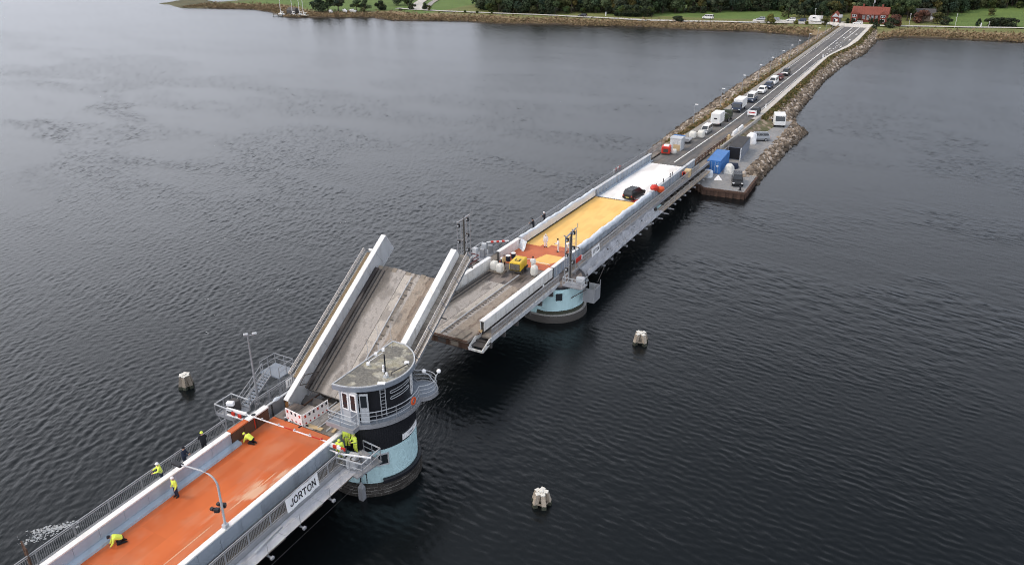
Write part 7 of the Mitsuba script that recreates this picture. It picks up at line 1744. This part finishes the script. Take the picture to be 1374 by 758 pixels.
put(MB().box((-9.6, 379.5, 1.6 + 1.2), (3.6, 3.6, 2.4)), 'm_brick_red', 'wall', SH); put(MB().hull([(x, y, 1.6 + 2.35) for x in (-11.7, -7.5) for y in (377.4, 381.6)] + [(-9.6, y, 1.6 + 4.6) for y in (377.4, 381.6)]), 'm_tile_red', 'roof', SH)
put(MB().box((-9.0, 377.66, 2.6), (0.9, 0.06, 1.0)), 'm_pure_white', 'window', SH); put(MB().hull([(x, 377.36, z) for x, z in ((-11.0, 4.0), (-8.2, 4.0), (-9.6, 5.5))] + [(x, 377.42, z) for x, z in ((-11.0, 4.0), (-8.2, 4.0), (-9.6, 5.5))]), 'm_pale_grey', 'gable_board', SH); put(MB().box((-9.95, 377.65, 2.3), (0.8, 0.08, 1.5)), 'm_black_paint', 'door', SH)
PK = thing('ticket_pillar', 'grey pillar with a white top beside the small red house', 'pillar')
put(MB().box((-7.0, 373.5, 1.5 + 1.3), (0.8, 0.8, 2.6)), 'm_dark_steel', 'shaft', PK); put(MB().box((-7.0, 373.4, 1.5 + 3.2), (1.5, 0.9, 1.2), bev=0.1), 'm_pale_grey', 'top_box', PK)
GH = thing('garden_house', 'low dark roofed house with white gable windows behind the purple tree', 'house')
put(MB().box((24, 398.5, 3.2), (8, 5, 2.6)), 'm_timber', 'wall', GH); put(MB().hull([(x, y, 4.4) for x in (19.6, 28.4) for y in (395.6, 401.4)] + [(x, 398.5, 7.0) for x in (20, 28)]), 'm_dark_steel', 'roof', GH)
for x in (20.8, 27.0): put(MB().box((x, 395.9, 3.4), (1.1, 0.06, 1.4)), 'm_pure_white', 'window', GH)
FPo = thing('flag_pole', 'white flagpole with a hanging flag behind the red house', 'flagpole')
put(MB().tube([(3.6, 391, 1.8), (3.6, 391, 11.6)], [0.07, 0.04]), 'm_pure_white', 'pole', FPo); put(MB().hull([(3.6, 391, 11.2), (3.6, 391, 9.4), (4.15, 391.1, 9.2), (4.05, 391.1, 10.8), (3.62, 391.08, 10.4)]), 'm_pale_grey', 'flag', FPo)
for k, (x, y, h, lab) in enumerate(((36.5, 378.7, 5.4, 'white lamp pole beside the shore road right of the red house'), (19.5, 379.5, 4.8, 'pale lamp pole before the purple garden tree'), (48.6, 386.5, 2.2, 'short white post before the dark meadow hedge'), (45.8, 386, 1.6, 'very short white post left of the dark meadow hedge'), (-19.0, 384.0, 5.0, 'pale lamp pole among the parked cars'), (-109.3, 361.5, 1.7, 'white post at the left end of the grey green bushes'))):
    t = thing('shore_pole', lab, 'pole'); put(MB().tube([(x, y, 1.4), (x, y, 1.5 + h)], 0.06 if h > 2 else 0.22), 'm_pure_white', 'pole', t); put(MB().box((x, y, 1.5 + h), (0.4, 0.3, 0.25)), 'm_pale_grey', 'cap', t)
for k, (x, y, az, mt, kd, lab) in enumerate(((-117.4, 353.0, 95, 'm_car_black', 'hatch', 'dark car on the shore road before the wood'), (-62.5, 368.5, 80, 'm_car_white', 'van', 'white van beside the green meadow left of the causeway'), (-40.0, 373.2, 95, 'm_car_silver', 'hatch', 'silver car at the far left of the parking row'), (-34.0, 374.0, 95, 'm_car_silver', 'hatch', 'grey car in the parking row behind the willow'), (-27.2, 374.4, 95, 'm_car_white', 'hatch', 'white car in the parking row right of the willow'), (-22.8, 375.0, 95, 'm_car_blue', 'hatch', 'dark car in the parking row between white vehicles'), (0.2, 373.6, 90, 'm_car_white', 'hatch', 'white car crossing before the left hedge of the red house'))):
    car(x, y, 1.62, az, lab, mt, kd, 1.0)
CV = thing('caravan', 'large white motorhome at the right end of the parking row', 'caravan'); tw = tfm((-17.4, 376.8, 1.55), math.radians(70))
put(MB().hull([(sx * 1.1, yy, zz) for sx in (-1, 1) for yy, zz in ((-2.6, 0.5), (2.6, 0.5), (2.9, 1.3), (2.2, 2.7), (-2.6, 2.7))]), 'm_car_white', 'body', CV, tw=tw)
for s in (-1, 1):
    put(MB().box((s * 1.105, 0.2, 1.8), (0.03, 1.4, 0.5)), 'm_glass', 'side_window', CV, tw=tw)
    for yy in (-1.6, 1.7): wheel(CV, (s * 0.95, yy, 0.36), 0.36, 0.22, tw)

# ---- small harbour with boats at the left
JT = thing('jetty', 'dark wooden jetty with posts on the far left shore', 'jetty')
for k in range(22): put(MB().box((-265.5 + k * 1.0, 305.4 + 0.03 * k, 0.75), (0.94, 1.5, 0.10)), 'm_timber', 'plank', JT)
for k in range(8): put(MB().tube([(-265 + k * 3, 304.7, -0.7), (-265 + k * 3, 304.7, 1.5)], 0.14), 'm_pile_wet', 'post', JT)


def boat(x, y, az, L, mastz, label, hullc='m_car_white', mast=True):
    t = thing('sailing_boat' if mast else 'motor_boat', label, 'boat'); tw = tfm((x, y, 0), math.radians(az)); w = L * 0.17
    sec = []
    for s, ww, z0 in ((-0.5, 0.75, 0.05), (-0.2, 1.0, -0.15), (0.2, 0.9, -0.1), (0.5, 0.06, 0.45)): sec += [(sx * w * ww, s * L, 0.95) for sx in (-1, 1)] + [(sx * w * ww * 0.45, s * L, z0) for sx in (-1, 1)]
    put(MB().hull(sec), hullc, 'hull', t, tw=tw)
    put(MB().hull([(sx * w * 0.55, yy, zz) for sx in (-1, 1) for yy, zz in ((-0.18 * L, 0.93), (0.2 * L, 0.93), (0.12 * L, 1.4), (-0.15 * L, 1.5))]), hullc, 'cabin', t, tw=tw)
    for sx in (-1, 1): put(MB().box((sx * w * 0.53, 0, 1.22), (0.05, 0.2 * L, 0.16)), 'm_glass', 'cabin_window', t, tw=tw)
    if mast:
        put(MB().tube([(0, 0.08 * L, 0.9), (0, 0.08 * L, mastz)], [0.11, 0.07]), 'm_pure_white', 'mast', t, tw=tw); put(MB().tube([(0, 0.06 * L, 2.2), (0, -0.38 * L, 2.1)], 0.14), 'm_sack', 'boom', t, tw=tw)
    return t


boat(-261.8, 306.9, 75, 6.0, 10.5, 'white sailing boat with a tall mast at the left end of the jetty')
boat(-254.4, 307.3, 80, 5.2, 7.4, 'white sailing boat with a shorter mast in the middle of the jetty')
boat(-251.0, 308.6, 80, 5.0, 8.5, 'small white sailing boat behind the middle of the jetty')
boat(-247.6, 307.8, 85, 5.5, 10.0, 'white sailing boat with a tall mast at the right end of the jetty')
boat(-241.2, 320.0, 70, 3.4, 0, 'small white boat ashore below the round dark trees', mast=False); boat(-236.8, 325.6, 60, 5.2, 0, 'white boat ashore between the dark trees, left of two', mast=False); boat(-233.0, 327.0, 75, 5.6, 0, 'long white boat ashore between the dark trees, right of two', mast=False)
for k in scene:
    if k.startswith('motor_boat__') or k.startswith('motor_boat_00'): scene[k]['to_world'] = T().translate([0, 0, 1.25]) @ scene[k]['to_world']
BS = thing('boat_shed', 'dark boathouse behind the sailing boats', 'shed')
put(MB().box((-257.6, 310.8, 1.5), (5.2, 3.0, 2.2)), 'm_dark_steel', 'wall', BS); put(MB().hull([(x, y, 2.5) for x in (-260.6, -254.6) for y in (309.0, 312.6)] + [(x, 310.8, 3.9) for x in (-260, -255.2)]), 'm_machine', 'roof', BS)
